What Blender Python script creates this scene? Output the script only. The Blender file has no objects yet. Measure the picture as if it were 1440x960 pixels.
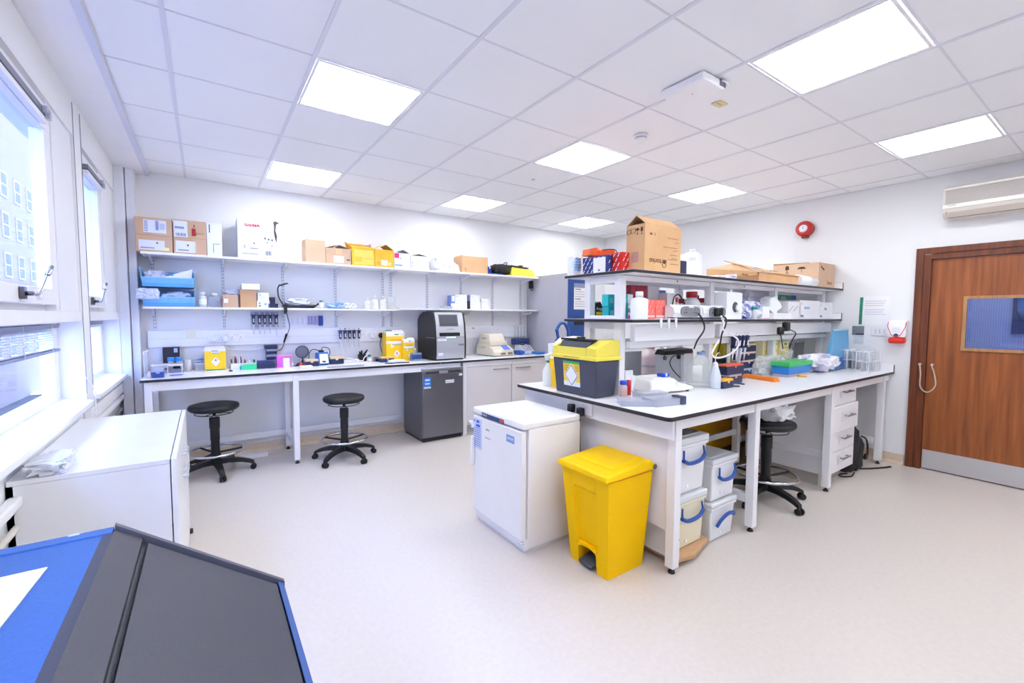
import bpy, bmesh, math, random
from mathutils import Vector, Matrix, noise, Quaternion
PI = math.pi
SC = bpy.context.scene
COL = SC.collection

# ------------------------------------------------------------------ camera
FPX, YAW, PITCH, ROLL = 623.0, 0.606325, -0.0589486, 0.00430922
CAM = Vector((0.7091, -2.4413, 1.4328))
_f = Vector((math.sin(YAW)*math.cos(PITCH), math.cos(YAW)*math.cos(PITCH), math.sin(PITCH)))
_r0 = Vector((math.cos(YAW), -math.sin(YAW), 0)); _u0 = _r0.cross(_f)
_r = _r0*math.cos(ROLL) + _u0*math.sin(ROLL); _u = -_r0*math.sin(ROLL) + _u0*math.cos(ROLL)
cd = bpy.data.cameras.new('camera'); cam = bpy.data.objects.new('camera', cd); COL.objects.link(cam)
cd.sensor_fit = 'HORIZONTAL'; cd.sensor_width = 36; cd.lens = 36*FPX/1440; cd.clip_start = .02; cd.clip_end = 200
cam.matrix_world = Matrix(((_r.x, _u.x, -_f.x, CAM.x), (_r.y, _u.y, -_f.y, CAM.y), (_r.z, _u.z, -_f.z, CAM.z), (0, 0, 0, 1)))
SC.camera = cam
# ------------------------------------------------------------------ world, lights, exposure
SC.view_settings.view_transform = 'Standard'; SC.view_settings.look = 'None'
SC.view_settings.gamma = 1; SC.view_settings.use_curve_mapping = False
SC.view_settings.exposure = 0.31
PANEL_STRENGTH = 12.5
SKY_STRENGTH = 17
w = bpy.data.worlds.new('sky'); SC.world = w; w.use_nodes = True
w.node_tree.nodes['Background'].inputs[0].default_value = (.29, .45, 1.0, 1)
w.node_tree.nodes['Background'].inputs[1].default_value = SKY_STRENGTH
SC.cycles.max_bounces = 10; SC.cycles.diffuse_bounces = 6; SC.cycles.transparent_max_bounces = 12
SC.cycles.sample_clamp_indirect = 8
def portal(y0, y1, z0, z1, x=-.14):
    l = bpy.data.lights.new('window_portal', 'AREA'); l.shape = 'RECTANGLE'; l.size = y1-y0; l.size_y = z1-z0
    l.cycles.is_portal = True
    o = bpy.data.objects.new('window_portal', l); COL.objects.link(o)
    o.location = (x, (y0+y1)/2, (z0+z1)/2); o.rotation_euler = (PI/2, 0, -PI/2)
UNITS = [(-2.5, -.8), (-.6, 1.2), (1.4, 2.6)]
for a, b in UNITS: portal(a, b, .95, 2.5)

# ------------------------------------------------------------------ geometry helpers
def W(x, y, ax, v):
    """point on the plane (axis ax = v) that the photograph shows at pixel x, y"""
    d = _r*((x-720)/FPX) - _u*((y-480)/FPX) + _f
    return CAM + d*((v-CAM[ax])/d[ax])
def srgb(h):
    h = h.lstrip('#'); c = [int(h[i:i+2], 16)/255 for i in (0, 2, 4)]
    return [(v/12.92 if v <= .04045 else ((v+.055)/1.055)**2.4) for v in c]
_M = {}
def M(h, rough=.5, metal=0, alpha=1, emit=0, bump=0, bscale=200, spec=.5, trans=0, coat=0):
    k = (h, rough, metal, alpha, emit, bump, bscale, spec, trans, coat)
    if k in _M: return _M[k]
    m = bpy.data.materials.new('m_'+h.lstrip('#')); m.use_nodes = True; nt = m.node_tree; b = nt.nodes['Principled BSDF']
    c = srgb(h)
    b.inputs['Base Color'].default_value = (*c, 1); b.inputs['Roughness'].default_value = rough
    b.inputs['Metallic'].default_value = metal; b.inputs['Alpha'].default_value = alpha
    b.inputs['Specular IOR Level'].default_value = spec; b.inputs['Coat Weight'].default_value = coat
    if emit:
        b.inputs['Emission Color'].default_value = (*c, 1); b.inputs['Emission Strength'].default_value = emit
    tc = nt.nodes.new('ShaderNodeTexCoord')
    n = nt.nodes.new('ShaderNodeTexNoise'); n.inputs['Scale'].default_value = bscale; nt.links.new(tc.outputs['Object'], n.inputs[0])
    if bump:
        bp = nt.nodes.new('ShaderNodeBump'); bp.inputs['Strength'].default_value = bump; bp.inputs['Distance'].default_value = .002
        nt.links.new(n.outputs[0], bp.inputs['Height']); nt.links.new(bp.outputs[0], b.inputs['Normal'])
    elif not emit and alpha == 1:      # faint tone variation
        mx = nt.nodes.new('ShaderNodeMix'); mx.data_type = 'RGBA'; n.inputs['Scale'].default_value = 6
        mx.inputs[6].default_value = (*c, 1); mx.inputs[7].default_value = (*[v*.94 for v in c], 1)
        nt.links.new(n.outputs[0], mx.inputs[0]); nt.links.new(mx.outputs[2], b.inputs['Base Color'])
    _M[k] = m; return m
def noise_mat(name, c1, c2, scale, rough=.5, stretch=(1, 1, 1), detail=6, bump=0, lo=.35, hi=.65, coat=0):
    m = bpy.data.materials.new(name); m.use_nodes = True; nt = m.node_tree; b = nt.nodes['Principled BSDF']
    tc = nt.nodes.new('ShaderNodeTexCoord'); mp = nt.nodes.new('ShaderNodeMapping'); mp.inputs['Scale'].default_value = stretch
    n = nt.nodes.new('ShaderNodeTexNoise'); n.inputs['Scale'].default_value = scale; n.inputs['Detail'].default_value = detail
    r = nt.nodes.new('ShaderNodeValToRGB'); r.color_ramp.elements[0].position = lo; r.color_ramp.elements[1].position = hi
    r.color_ramp.elements[0].color = (*srgb(c1), 1); r.color_ramp.elements[1].color = (*srgb(c2), 1)
    L = nt.links.new; L(tc.outputs['Object'], mp.inputs[0]); L(mp.outputs[0], n.inputs[0]); L(n.outputs[0], r.inputs[0]); L(r.outputs[0], b.inputs['Base Color'])
    b.inputs['Roughness'].default_value = rough; b.inputs['Coat Weight'].default_value = coat
    if bump:
        bp = nt.nodes.new('ShaderNodeBump'); bp.inputs['Strength'].default_value = bump; bp.inputs['Distance'].default_value = .002
        L(n.outputs[0], bp.inputs['Height']); L(bp.outputs[0], b.inputs['Normal'])
    return m
WALL = M('#ebebed', .85, bump=.04, bscale=90)
TILE = M("#f3f4f7", .9, bump=.15, bscale=350)
GRID = M("#e4e4ec", .6)
FLOORM = noise_mat('vinyl_floor', '#d0c6bf', '#d5ccc5', 40, .36, detail=9, lo=.3, hi=.7)
FLOORM.node_tree.nodes['Principled BSDF'].inputs['Specular IOR Level'].default_value = .3
SKIRT = noise_mat('vinyl_skirting', '#cdb8a2', '#d9c6b2', 55, .4)
WHITE = M('#f1eff2', .42)
WHITEG = M('#f6f5f8', .28)
LAM = M('#f2f1f4', .3)
FRAME = M('#f0eff3', .4)
EDGE = M('#23212b', .4)
BLACK = M('#17171b', .42)
BLACKR = M('#101114', .6)
CHROME = M('#d5d7dc', .14, 1)
STEEL = M('#c8c8cc', .3, 1)
KRAFT = noise_mat('cardboard', '#caa078', '#d0a67e', 5, .8, bump=.05)
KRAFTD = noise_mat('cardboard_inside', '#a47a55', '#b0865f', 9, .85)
KRAFT2 = noise_mat('cardboard_pale', '#c8a68a', '#cfae92', 5, .8)
YCARD = noise_mat('yellow_card', '#f0b62c', '#fbc945', 8, .6)
WCARD = M('#eef0f4', .55)
NAVY = M('#20294f', .35)
BLUE = M('#2f6cc4', .4)
YEL = M('#ffca00', .42, spec=.12)
CLEARP = M('#e9eef6', .12, alpha=.33)
CLEARF = M('#e6e9ef', .3, alpha=.72)
GLASSM = M('#dfe6e6', .05, alpha=.3)
BAG = M('#eceef4', .22, alpha=.75, bump=.5, bscale=40)
PAPER = M('#f4f3f6', .7)
INK = M('#5b5f78', .7)
WOOD = noise_mat('door_wood', '#7d4320', '#a9602f', 4.5, .36, (6, 6, .35), detail=9, bump=.05, lo=.3, hi=.7)
WOODD = noise_mat('frame_wood', '#5a2a14', '#7d4121', 4, .4, (7, 7, .5), detail=8, lo=.3, hi=.7)
WOODL = noise_mat('bead_wood', '#a87a4c', '#bd9060', 8, .4, (5, 5, .5))

def pane_mat(tint=(.93, .96, 1, 1), refl=.06):
    m = bpy.data.materials.new('window_glass'); m.use_nodes = True; nt = m.node_tree; nt.nodes.clear()
    o = nt.nodes.new('ShaderNodeOutputMaterial'); mx = nt.nodes.new('ShaderNodeMixShader'); t = nt.nodes.new('ShaderNodeBsdfTransparent'); g = nt.nodes.new('ShaderNodeBsdfGlossy')
    t.inputs[0].default_value = tint; g.inputs['Roughness'].default_value = .02; mx.inputs[0].default_value = refl
    nt.links.new(t.outputs[0], mx.inputs[1]); nt.links.new(g.outputs[0], mx.inputs[2]); nt.links.new(mx.outputs[0], o.inputs[0]); return m
PANE = pane_mat()
class MB:
    """collects shapes for one mesh; o is taken off every point given in world coordinates"""
    def __init__(s, o=(0, 0, 0)): s.b = bmesh.new(); s.o = Vector(o)
    def v(s, p): return s.b.verts.new(Vector(p)-s.o)
    def f(s, vs, m=0, sm=False):
        try:
            f = s.b.faces.new(vs); f.material_index = m; f.smooth = sm; return f
        except ValueError: return None
    def box(s, x0, x1, y0, y1, z0, z1, m=0, bev=0, seg=2):
        if x1 < x0: x0, x1 = x1, x0
        if y1 < y0: y0, y1 = y1, y0
        if z1 < z0: z0, z1 = z1, z0
        return s.hexa([(x0, y0, z0), (x1, y0, z0), (x1, y1, z0), (x0, y1, z0), (x0, y0, z1), (x1, y0, z1), (x1, y1, z1), (x0, y1, z1)], m, bev, seg)
    def hexa(s, P, m=0, bev=0, seg=2):
        V = [s.v(p) for p in P]
        F = [s.f([V[i] for i in q], m) for q in ((3, 2, 1, 0), (4, 5, 6, 7), (0, 1, 5, 4), (1, 2, 6, 5), (2, 3, 7, 6), (3, 0, 4, 7))]
        if bev:
            es = set(e for f in F if f for e in f.edges)
            r = bmesh.ops.bevel(s.b, geom=list(es), offset=bev, segments=seg, profile=.6, affect='EDGES', clamp_overlap=True)
            for f in r['faces']: f.material_index = m; f.smooth = seg > 1
        return s
    def prism(s, pts, axis, a, b, m=0, bev=0, sm=False):
        """polygon pts (two coordinates in axis order) run along axis from a to b"""
        def mk(p, t):
            q = list(p); q.insert(axis, t); return s.v(q)
        A = [mk(p, a) for p in pts]; B = [mk(p, b) for p in pts]; n = len(pts)
        F = [s.f(A, m), s.f(B[::-1], m)]
        F += [s.f([A[i], B[i], B[(i+1) % n], A[(i+1) % n]][::-1], m, sm) for i in range(n)]
        if bev:
            es = set(e for f in F[:2] if f for e in f.edges)
            r = bmesh.ops.bevel(s.b, geom=list(es), offset=bev, segments=2, affect='EDGES', clamp_overlap=True)
            for f in r['faces']: f.material_index = m
        return s
    def cyl(s, p0, p1, r0, r1=None, n=16, m=0, cap=True):
        r1 = r0 if r1 is None else r1
        p0, p1 = Vector(p0), Vector(p1); d = (p1-p0).normalized()
        a = d.orthogonal().normalized(); b = d.cross(a)
        A = [s.v(p0+(a*math.cos(t)+b*math.sin(t))*r0) for t in [2*PI*i/n for i in range(n)]]
        B = [s.v(p1+(a*math.cos(t)+b*math.sin(t))*r1) for t in [2*PI*i/n for i in range(n)]]
        for i in range(n): s.f([A[i], A[(i+1) % n], B[(i+1) % n], B[i]], m, True)
        if cap: s.f(A[::-1], m); s.f(B, m)
        return s
    def lathe(s, prof, c=(0, 0, 0), n=24, m=0, sx=1, sy=1, close=True):
        c = Vector(c); R = []
        for r, z in prof:
            if r < 1e-5: R.append([s.v(c+Vector((0, 0, z)))])
            else: R.append([s.v(c+Vector((sx*r*math.cos(2*PI*i/n), sy*r*math.sin(2*PI*i/n), z))) for i in range(n)])
        for A, B in zip(R, R[1:]):
            for i in range(n):
                j = (i+1) % n
                if len(A) == 1 and len(B) == 1: continue
                if len(A) == 1: s.f([A[0], B[j], B[i]][::-1], m, True)
                elif len(B) == 1: s.f([A[i], A[j], B[0]], m, True)
                else: s.f([A[i], A[j], B[j], B[i]], m, True)
        return s
    def tube(s, pts, r, n=8, m=0, closed=False, taper=None, smooth=True):
        P = [Vector(p) for p in pts]
        if smooth and len(P) > 2: P = spline(P, closed)
        N = len(P); rings = []; prev = None
        for i, p in enumerate(P):
            t = (P[(i+1) % N]-P[i-1]) if closed else (P[min(i+1, N-1)]-P[max(i-1, 0)])
            if t.length < 1e-9: t = Vector((0, 0, 1))
            t.normalize()
            a = (prev-t*prev.dot(t)) if prev else t.orthogonal()
            if a.length < 1e-6: a = t.orthogonal()
            a.normalize(); prev = a; b = t.cross(a)
            rr = r if taper is None else r+(taper-r)*i/(N-1)
            rings.append([s.v(p+(a*math.cos(2*PI*k/n)+b*math.sin(2*PI*k/n))*rr) for k in range(n)])
        for i in range(N if closed else N-1):
            A, B = rings[i], rings[(i+1) % N]
            for k in range(n): s.f([A[k], A[(k+1) % n], B[(k+1) % n], B[k]], m, True)
        if not closed: s.f(rings[0][::-1], m); s.f(rings[-1], m)
        return s
    def blob(s, x0, x1, y0, y1, z0, z1, seed=0, amp=.25, m=0, sub=3, freq=3.0, power=.6, angular=False):
        r = bmesh.ops.create_icosphere(s.b, subdivisions=sub, radius=1)
        c = Vector(((x0+x1)/2, (y0+y1)/2, (z0+z1)/2)); h = Vector(((x1-x0)/2, (y1-y0)/2, (z1-z0)/2))
        for v in r['verts']:
            p = v.co.copy(); q = Vector([math.copysign(abs(t)**power, t) for t in p])
            nn = noise.noise(p*freq+Vector((seed*7.3, seed*3.1, 0)))+.5*abs(noise.noise(p*freq*2.3+Vector((0, seed*5.7, 2))))
            q *= 1+amp*nn
            for k in range(3): q[k] = max(-1, min(1, q[k]))
            v.co = c+Vector((q[0]*h[0], q[1]*h[1], q[2]*h[2]))-s.o
        for v in r['verts']:
            for f in v.link_faces: f.material_index = m; f.smooth = not angular
        return s
    def xf(s, mat):
        bmesh.ops.transform(s.b, matrix=mat, verts=s.b.verts); return s
def spline(P, closed=False, k=6):
    out = []; N = len(P)
    for i in range(N if closed else N-1):
        g = lambda j: P[j % N] if closed else P[max(0, min(N-1, j))]
        a, b, c, d = g(i-1), g(i), g(i+1), g(i+2)
        for t in range(k):
            u = t/k
            out.append(.5*((2*b)+(c-a)*u+(2*a-5*b+4*c-d)*u*u+(3*b-a-3*c+d)*u**3))
    if not closed: out.append(P[-1])
    return out
def finish(name, mb, mats, parent=None, loc=None):
    bmesh.ops.recalc_face_normals(mb.b, faces=mb.b.faces)
    me = bpy.data.meshes.new(name); mb.b.to_mesh(me); mb.b.free()
    for m in (mats if isinstance(mats, (list, tuple)) else [mats]): me.materials.append(m)
    o = bpy.data.objects.new(name, me); COL.objects.link(o)
    if parent: o.parent = parent
    if loc is not None: o.location = loc
    return o
def tag(o, label, cat, group=None):
    o['label'] = label; o['category'] = cat
    if group: o['group'] = group
    return o
def thing(name, label, cat, loc, group=None):
    o = bpy.data.objects.new(name, None); COL.objects.link(o); o.location = loc; o.empty_display_size = .05
    return tag(o, label, cat, group)
def part(name, mb, mats, parent, label=None):
    o = finish(name, mb, mats, parent)
    if label: o['label'] = label
    return o
def solo(name, mb, mats, label, cat, group=None):
    """a thing that is one mesh; mb was made with o = its base point"""
    return tag(finish(name, mb, mats, loc=mb.o), label, cat, group)
def struct(name, mb, mats, parent=None, loc=(0, 0, 0)):
    o = finish(name, mb, mats, parent, None if parent else loc)
    if not parent: o['kind'] = 'structure'
    return o
def copy_tree(o, label=None, parent=None, loc=None, rotz=None):
    c = o.copy(); COL.objects.link(c)
    if parent: c.parent = parent
    if label: c['label'] = label
    if loc is not None: c.location = loc
    if rotz is not None: c.rotation_euler = (0, 0, rotz)
    for ch in [q for q in ALL() if q.parent == o]: copy_tree(ch, parent=c)
    return c
def ALL(): return list(COL.objects)
def inst(name, me, parent, loc=(0, 0, 0)):
    o = bpy.data.objects.new(name, me); COL.objects.link(o); o.parent = parent; o.location = loc; return o
_T = {}
def text_part(body, size, mat, parent, loc, rot, name='lettering', ext=.0006):
    cu = bpy.data.curves.new('t', 'FONT'); cu.body = body; cu.size = size; cu.extrude = ext; cu.resolution_u = 2
    cu.align_x = 'CENTER'; cu.align_y = 'CENTER'
    to = bpy.data.objects.new('t', cu); COL.objects.link(to)
    me = bpy.data.meshes.new_from_object(to); bpy.data.objects.remove(to)
    me.materials.clear(); me.materials.append(mat)
    o = bpy.data.objects.new(name, me); COL.objects.link(o); o.parent = parent
    o.location = Vector(loc); o.rotation_euler = rot
    return o
FACE_Y = (PI/2, 0, 0)          # reads from -Y
FACE_X = (PI/2, 0, -PI/2)      # reads from -X
def span(x0, x1, yb, Y, z):
    """world X range on plane Y of the pixel columns x0..x1 near pixel row yb"""
    return W(x0, yb, 1, Y).x, W(x1, yb, 1, Y).x
def top(x, y, Y): return W(x, y, 1, Y).z

# ================================================================== SETTING
XL, XR, YB, YF, ZC = .11, 6.24, 2.82, -4.2, 2.715
struct('floor', MB().box(-.35, XR+.1, YF-.1, YB+.1, -.1, 0), FLOORM)
struct('wall_back', MB().box(-.35, XR+.1, YB, YB+.12, 0, ZC+.1), WALL)
struct('wall_front', MB().box(-.35, XR+.1, YF-.12, YF, 0, ZC+.1), WALL)
DY0, DY1, DZ = -2.42, -1.215, 2.005        # door opening
mb = MB(); mb.box(XR, XR+.12, YF, DY0, 0, ZC+.1); mb.box(XR, XR+.12, DY1, YB, 0, ZC+.1); mb.box(XR, XR+.12, DY0, DY1, DZ, ZC+.1)
struct('wall_right', mb, WALL)
# coved vinyl skirting
mb = MB(); mb.prism([(XR, 0), (XR, .1), (XR-.006, .1), (XR-.008, .03), (XR-.03, .003), (XR-.03, 0)], 1, -1.14, YB-.01)
struct('baseboard_right', mb, SKIRT)
mb = MB(); mb.prism([(YB, 0), (YB, .1), (YB-.006, .1), (YB-.008, .03), (YB-.03, .003), (YB-.03, 0)], 0, .27, XR-.01)
struct('baseboard_back', mb, SKIRT)

# ---- ceiling: every tile and every grid bar by itself
ceil = struct('ceiling', MB().box(-.35, XR+.1, YF, YB+.1, ZC+.05, ZC+.15), TILE)
LIGHTS = [(u, v) for u in (2, 5, 8) for v in (-6, -3, 0, 3)]
XS = [.31]+[.6*i for i in range(1, 11)]+[XR]
YS = [YF]+[.6*j for j in range(-6, 5)]+[YB]
_tm = {}
for i in range(len(XS)-1):
    for j in range(len(YS)-1):
        if (i, j-7) in LIGHTS: continue
        a, b = XS[i+1]-XS[i], YS[j+1]-YS[j]; k = (round(a, 3), round(b, 3))
        if k not in _tm:
            o = finish('ceiling_tile', MB().box(-a/2+.004, a/2-.004, -b/2+.003, b/2-.003, 0, .012, bev=.001, seg=1), TILE, ceil)
            _tm[k] = o.data
        else: o = inst('ceiling_tile', _tm[k], ceil)
        o.location = ((XS[i]+XS[i+1])/2, (YS[j]+YS[j+1])/2, ZC+.002)
for x in XS[1:-1]: struct('grid_bar', MB().box(x-.010, x+.010, YF, YB, ZC-.003, ZC+.0018), GRID, ceil)
for y in YS[1:-1]: struct('grid_bar', MB().box(XS[0], XR, y-.005, y+.005, ZC-.001, ZC+.0018), GRID, ceil)
# soffit strip by the windows and its angle trim
struct('ceiling_soffit', MB().box(-.3, .31, YF, YB, ZC-.03, ZC+.05), WHITE, ceil)
struct('trim_1', MB().box(.305, .335, YF, YB-.01, ZC-.036, ZC-.001), M('#dadcec', .4))
# ---- ceiling lights
LP = M('#ffffff', .5, emit=PANEL_STRENGTH)
LP.node_tree.nodes['Principled BSDF'].inputs['Emission Color'].default_value = (.96, 1.01, 1.05, 1)
where = {(2, 0): 'bright square ceiling panel light nearest the windows and camera', (2, 3): 'square ceiling panel light above the left part of the back shelves',
 (5, 0): 'square ceiling panel light beside the smoke detector', (5, 3): 'square ceiling panel light above the black analyser by the back wall',
 (5, -3): 'largest looking square ceiling panel light, beside the white ceiling box', (8, -3): 'square ceiling panel light in front of the air conditioner',
 (8, 0): 'square ceiling panel light above the island shelf, beyond the smoke detector', (8, 3): 'smallest looking square ceiling panel light, in the far corner over the tall cupboard',
 (2, -3): 'square ceiling panel light overhead near the windows', (2, -6): 'square ceiling panel light behind the camera near the windows',
 (5, -6): 'square ceiling panel light behind the camera in mid room', (8, -6): 'square ceiling panel light behind the camera near the door wall'}
for (u, v) in LIGHTS:
    c = (.6*u+.3, .6*v+.3, ZC)
    t = thing('ceiling_light', where[(u, v)], 'ceiling light', c, 'square ceiling panel lights')
    mb = MB()
    for q in ((-.286, .286, -.286, -.272), (-.286, .286, .272, .286), (-.286, -.272, -.272, .272), (.272, .286, -.272, .272)): mb.box(*q, -.003, .03)
    part('frame', mb, WHITE, t)
    part('diffuser', MB().box(-.272, .272, -.272, .272, .0, .012), LP, t)

# ---- window wall
mb = MB()
mb.box(-.1, .075, YF, YB, 0, .86)                      # below the sills
mb.box(-.02, .11, YF, YB, 2.47, ZC-.03)                 # head
ed = [YF]+[v for u in UNITS for v in u]+[YB]
for a, b in zip(ed[::2], ed[1::2]): mb.box(-.02, .11, a, b, .86, 2.47)   # piers
struct('wall_left', mb, WALL)
WF = M('#f0eff4', .4)
for n, (a, b) in enumerate(UNITS):
    s1 = b-.5 if n == 1 else b-.6 if n == 2 else b-.4       # right edge of the opening sash
    root = struct('window_%d' % (n+1), MB().box(-.06, .105, a+.002, b-.002, 1.385, 1.445, bev=.004), WF)   # transom
    mb = MB(); mb.box(.045, .098, s1+.004, b-.002, 1.4455, 2.469); mb.box(.0985, .102, s1+.06, s1+.075, 1.45, 2.46); mb.box(.0, .085, a+.002, s1+.004, 2.452, 2.469)
    struct('window_frame', mb, WF, root)
    mb = MB()                                            # opening sash
    zA, zB = 1.475, 2.445
    for q in ((a+.01, s1, zA, zA+.075), (a+.01, s1, zB-.13, zB), (a+.01, a+.08, zA+.075, zB-.13), (s1-.07, s1, zA+.075, zB-.13)):
        mb.box(.05, .102, q[0], q[1], q[2], q[3], bev=.003)
    mb.box(.0, .06, a+.002, s1+.004, 1.4455, 1.474)
    struct('window_sash', mb, WF, root)
    struct('window_pane', MB().box(.068, .072, a+.07, s1-.06, zA+.07, zB-.12), PANE, root)
    mb = MB()                                            # lower light, recessed
    for q in ((a+.003, b-.003, .90, .97), (a+.003, b-.003, 1.33, 1.384), (a+.003, a+.09, .97, 1.33), (b-.09, b-.003, .97, 1.33)):
        mb.box(-.06, .0, q[0], q[1], q[2], q[3], bev=.003)
    struct('window_frame', mb, WF, root)
    struct('window_pane', MB().box(-.035, -.03, a+.08, b-.08, .96, 1.34), PANE, root)
    mb = MB(); mb.prism([(.0, .93), (.0, .905), (.10, .885), (.145, .885), (.145, .912), (.10, .917)], 1, a+.003, b-.003)
    mb.box(-.08, .076, a+.003, b-.003, .861, .884)
    struct('window_sill', mb, WHITEG, root)
    hy = {1: .16, 2: 1.53}.get(n, a+.6)                    # casement stay handle
    mb = MB(); mb.box(.103, .118, hy-.02, hy+.02, 1.49, 1.54, 1, .003); mb.cyl((.118, hy, 1.513), (.14, hy, 1.513), .009, m=1)
    mb.tube([(.138, hy, 1.513), (.142, hy+.05, 1.512), (.142, hy+.12, 1.545), (.142, hy+.2, 1.60)], .007, 10)
    mb.cyl((.142, hy+.2, 1.60), (.142, hy+.27, 1.645), .0105, .009)
    mb.box(.103, .115, hy+.21, hy+.24, 1.50, 1.53, 2); mb.box(.103, .112, hy+.26, hy+.29, 1.50, 1.53, 2)
    struct('window_handle', mb, [CHROME, M('#6d6a72', .3, 1), WHITE], root)
# pier joint strips (dark shadow gaps)
for n, y in enumerate((1.205, 1.395)): struct('trim_%d' % (n+2), MB().box(.105, .1125, y-.004, y+.004, .95, 2.66), M('#8c8b96', .7))
struct('trim_4', MB().box(.08, .12, -.6, 2.6, .70, .74, bev=.008), WHITE)
struct('trim_5', MB().box(.0755, .115, 1.3, 2.6, .755, .84, bev=.005), WHITE)
# boxed-in pipe column in the corner
mb = MB(); mb.box(.11, .175, 2.61, YB, 0, ZC-.03, bev=.003); mb.box(.18, .235, 2.66, YB, 0, ZC-.03, bev=.003)
struct('trim_6', mb, M('#e9eaf4', .5))
# venetian blinds
SLAT = M('#f2f4fb', .35)
def blind(name, label, a, b, zt, zb, x, n):
    t = thing(name, label, 'window blind', (x, (a+b)/2, zb), 'window blinds')
    o = t.location; h = (b-a)/2
    part('headrail', MB(o).box(x-.014, x+.014, a, b, zt-.022, zt, bev=.002), M('#8f93a6', .3, .6), t)
    for i in range(n):
        z = zt-.03-(zt-.03-zb-.014)*(i+.5)/n
        mb = MB(o); mb.hexa([(x-.012, a, z-.005), (x+.012, a, z+.003), (x+.012, b, z+.003), (x-.012, b, z-.005), (x-.012, a, z-.004), (x+.012, a, z+.004), (x+.012, b, z+.004), (x-.012, b, z-.004)])
        part('slat', mb, SLAT, t)
    part('bottom_rail', MB(o).box(x-.013, x+.013, a, b, zb, zb+.014, bev=.003), M('#8d9ac0', .4), t)
    for k in (.06, .3, .6, .9): part('ladder_cord', MB(o).cyl((x+.014, a+(b-a)*k, zb), (x+.014, a+(b-a)*k, zt), .0015, n=6), WHITE, t)
    mb = MB(o); mb.tube([(x+.016, b-.03, zt-.01), (x+.04, b+.02, zt-.2), (.15, b+.14, 1.0), (.152, b+.17, .86), (.155, b+.12, .83)], .0022, 6)
    part('pull_cord', mb, WHITE, t)
blind('venetian_blind', 'lowered white venetian blind with blue-grey bottom rail in the nearest low window', -.5, 1.0, 1.375, 1.225, .035, 9)
t = thing('venetian_blind', 'raised silver blind rail at the top of the far low window', 'window blind', (.03, 2.0, 1.34), 'window blinds')
part('headrail', MB(t.location).box(.015, .045, 1.45, 2.3, 1.352, 1.376, bev=.002), M('#70748a', .3, .7), t)
part('bottom_rail', MB(t.location).box(.017, .043, 1.45, 2.3, 1.334, 1.351, bev=.002), WHITE, t)
for lab, a, b in (('raised blind with grey headrail at the top of the nearest opening window', -.45, .56), ('raised blind with grey headrail at the top of the far opening window', 1.44, 1.93)):
    t = thing('venetian_blind', lab, 'window blind', (.12, (a+b)/2, 2.36), 'window blinds')
    o = t.location
    part('headrail', MB(o).box(.103, .133, a, b, 2.345, 2.375, bev=.002), M('#7f8190', .3, .7), t)
    part('bottom_rail', MB(o).box(.105, .131, a, b, 2.315, 2.34, bev=.003), WHITE, t)
    mb = MB(o); mb.box(.134, .15, b-.05, b-.02, 2.33, 2.37); mb.box(.134, .15, b-.09, b-.07, 2.35, 2.375)
    part('cord_lock', mb, M('#c5c8d4', .3, .5), t)
# ---- outside: pale building across the street
t = thing('building', 'pale rendered building seen through the windows', 'building', (-9, 20, -4))
o = t.location
fm = M('#756358', .95, spec=0)
part('wall', MB(o).box(-10, -9, -12, 75, -4, 10.8), fm, t)
part('wall', MB(o).box(-10, -9.02, 22, 75, 10.8, 24), fm, t)
part('cornice', MB(o).box(-9, -8.7, -12, 75, 2.95, 3.2), M('#8d7a6c', .9, spec=0), t)
for i in range(22):
    for z in (-1.2, 1.2, 3.6, 6.0, 8.4):
        y = -6.6+i*2.4
        p_ = part('window', MB(o).box(-9, -8.93, y, y+1.1, z, z+1.5), M('#97857a', .9, spec=0), t)
        part('pane', MB(o).box(-8.93, -8.92, y+.1, y+1.0, z+.1, z+.7), M('#544a46', .6, spec=.04), p_)
        part('pane', MB(o).box(-8.93, -8.92, y+.1, y+1.0, z+.78, z+1.4), M('#544a46', .6, spec=.04), p_)
struct('ground_outside', MB().box(-40, -.3, -30, 40, -4.1, -4), M('#4b443d', .9, spec=0))

# ---- door
root = struct('door_1', MB().box(XR+.045, XR+.085, DY0+.045, DY1-.045, .01, DZ-.04, bev=.002), WOOD)
# cut the glazed opening: rebuild the leaf as four boards
bpy.data.objects.remove(root)
wy0, wy1, wz0, wz1 = -2.19, -1.50, 1.155, 1.60
mb = MB(); a, b = DY0+.045, DY1-.045; X0, X1 = XR+.02, XR+.062
mb.box(X0, X1, a, b, .008, wz0); mb.box(X0, X1, a, b, wz1, DZ-.042); mb.box(X0, X1, a, wy0, wz0, wz1); mb.box(X0, X1, wy1, b, wz0, wz1)
root = struct('door_1', mb, WOOD)
mb = MB()
for q in ((wy0-.02, wy1+.02, wz0-.02, wz0+.006), (wy0-.02, wy1+.02, wz1-.006, wz1+.02), (wy0-.02, wy0+.006, wz0, wz1), (wy1-.006, wy1+.02, wz0, wz1)): mb.box(X0-.012, X0+.002, *q, bev=.002)
struct('glazing_bead', mb, WOODL, root)
struct('door_pane', MB().box(X0+.018, X0+.024, wy0, wy1, wz0, wz1), pane_mat((.68, .72, .82, 1), .05), root)
mb = MB()
for i in range(1, 46): y = wy0+(wy1-wy0)*i/46; mb.box(X0+.0245, X0+.0255, y-.0006, y+.0006, wz0, wz1)
for i in range(1, 4): z = wz0+(wz1-wz0)*i/4; mb.box(X0+.0245, X0+.0255, wy0, wy1, z-.0004, z+.0004)
wires = struct('glass_wires', mb, M('#6b7aa8', .5), root)
struct('kick_plate', MB().box(X0-.003, X0-.0005, a+.005, b-.005, .012, .187), M('#d0cfd2', .38, .55), root)
mb = MB()
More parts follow.
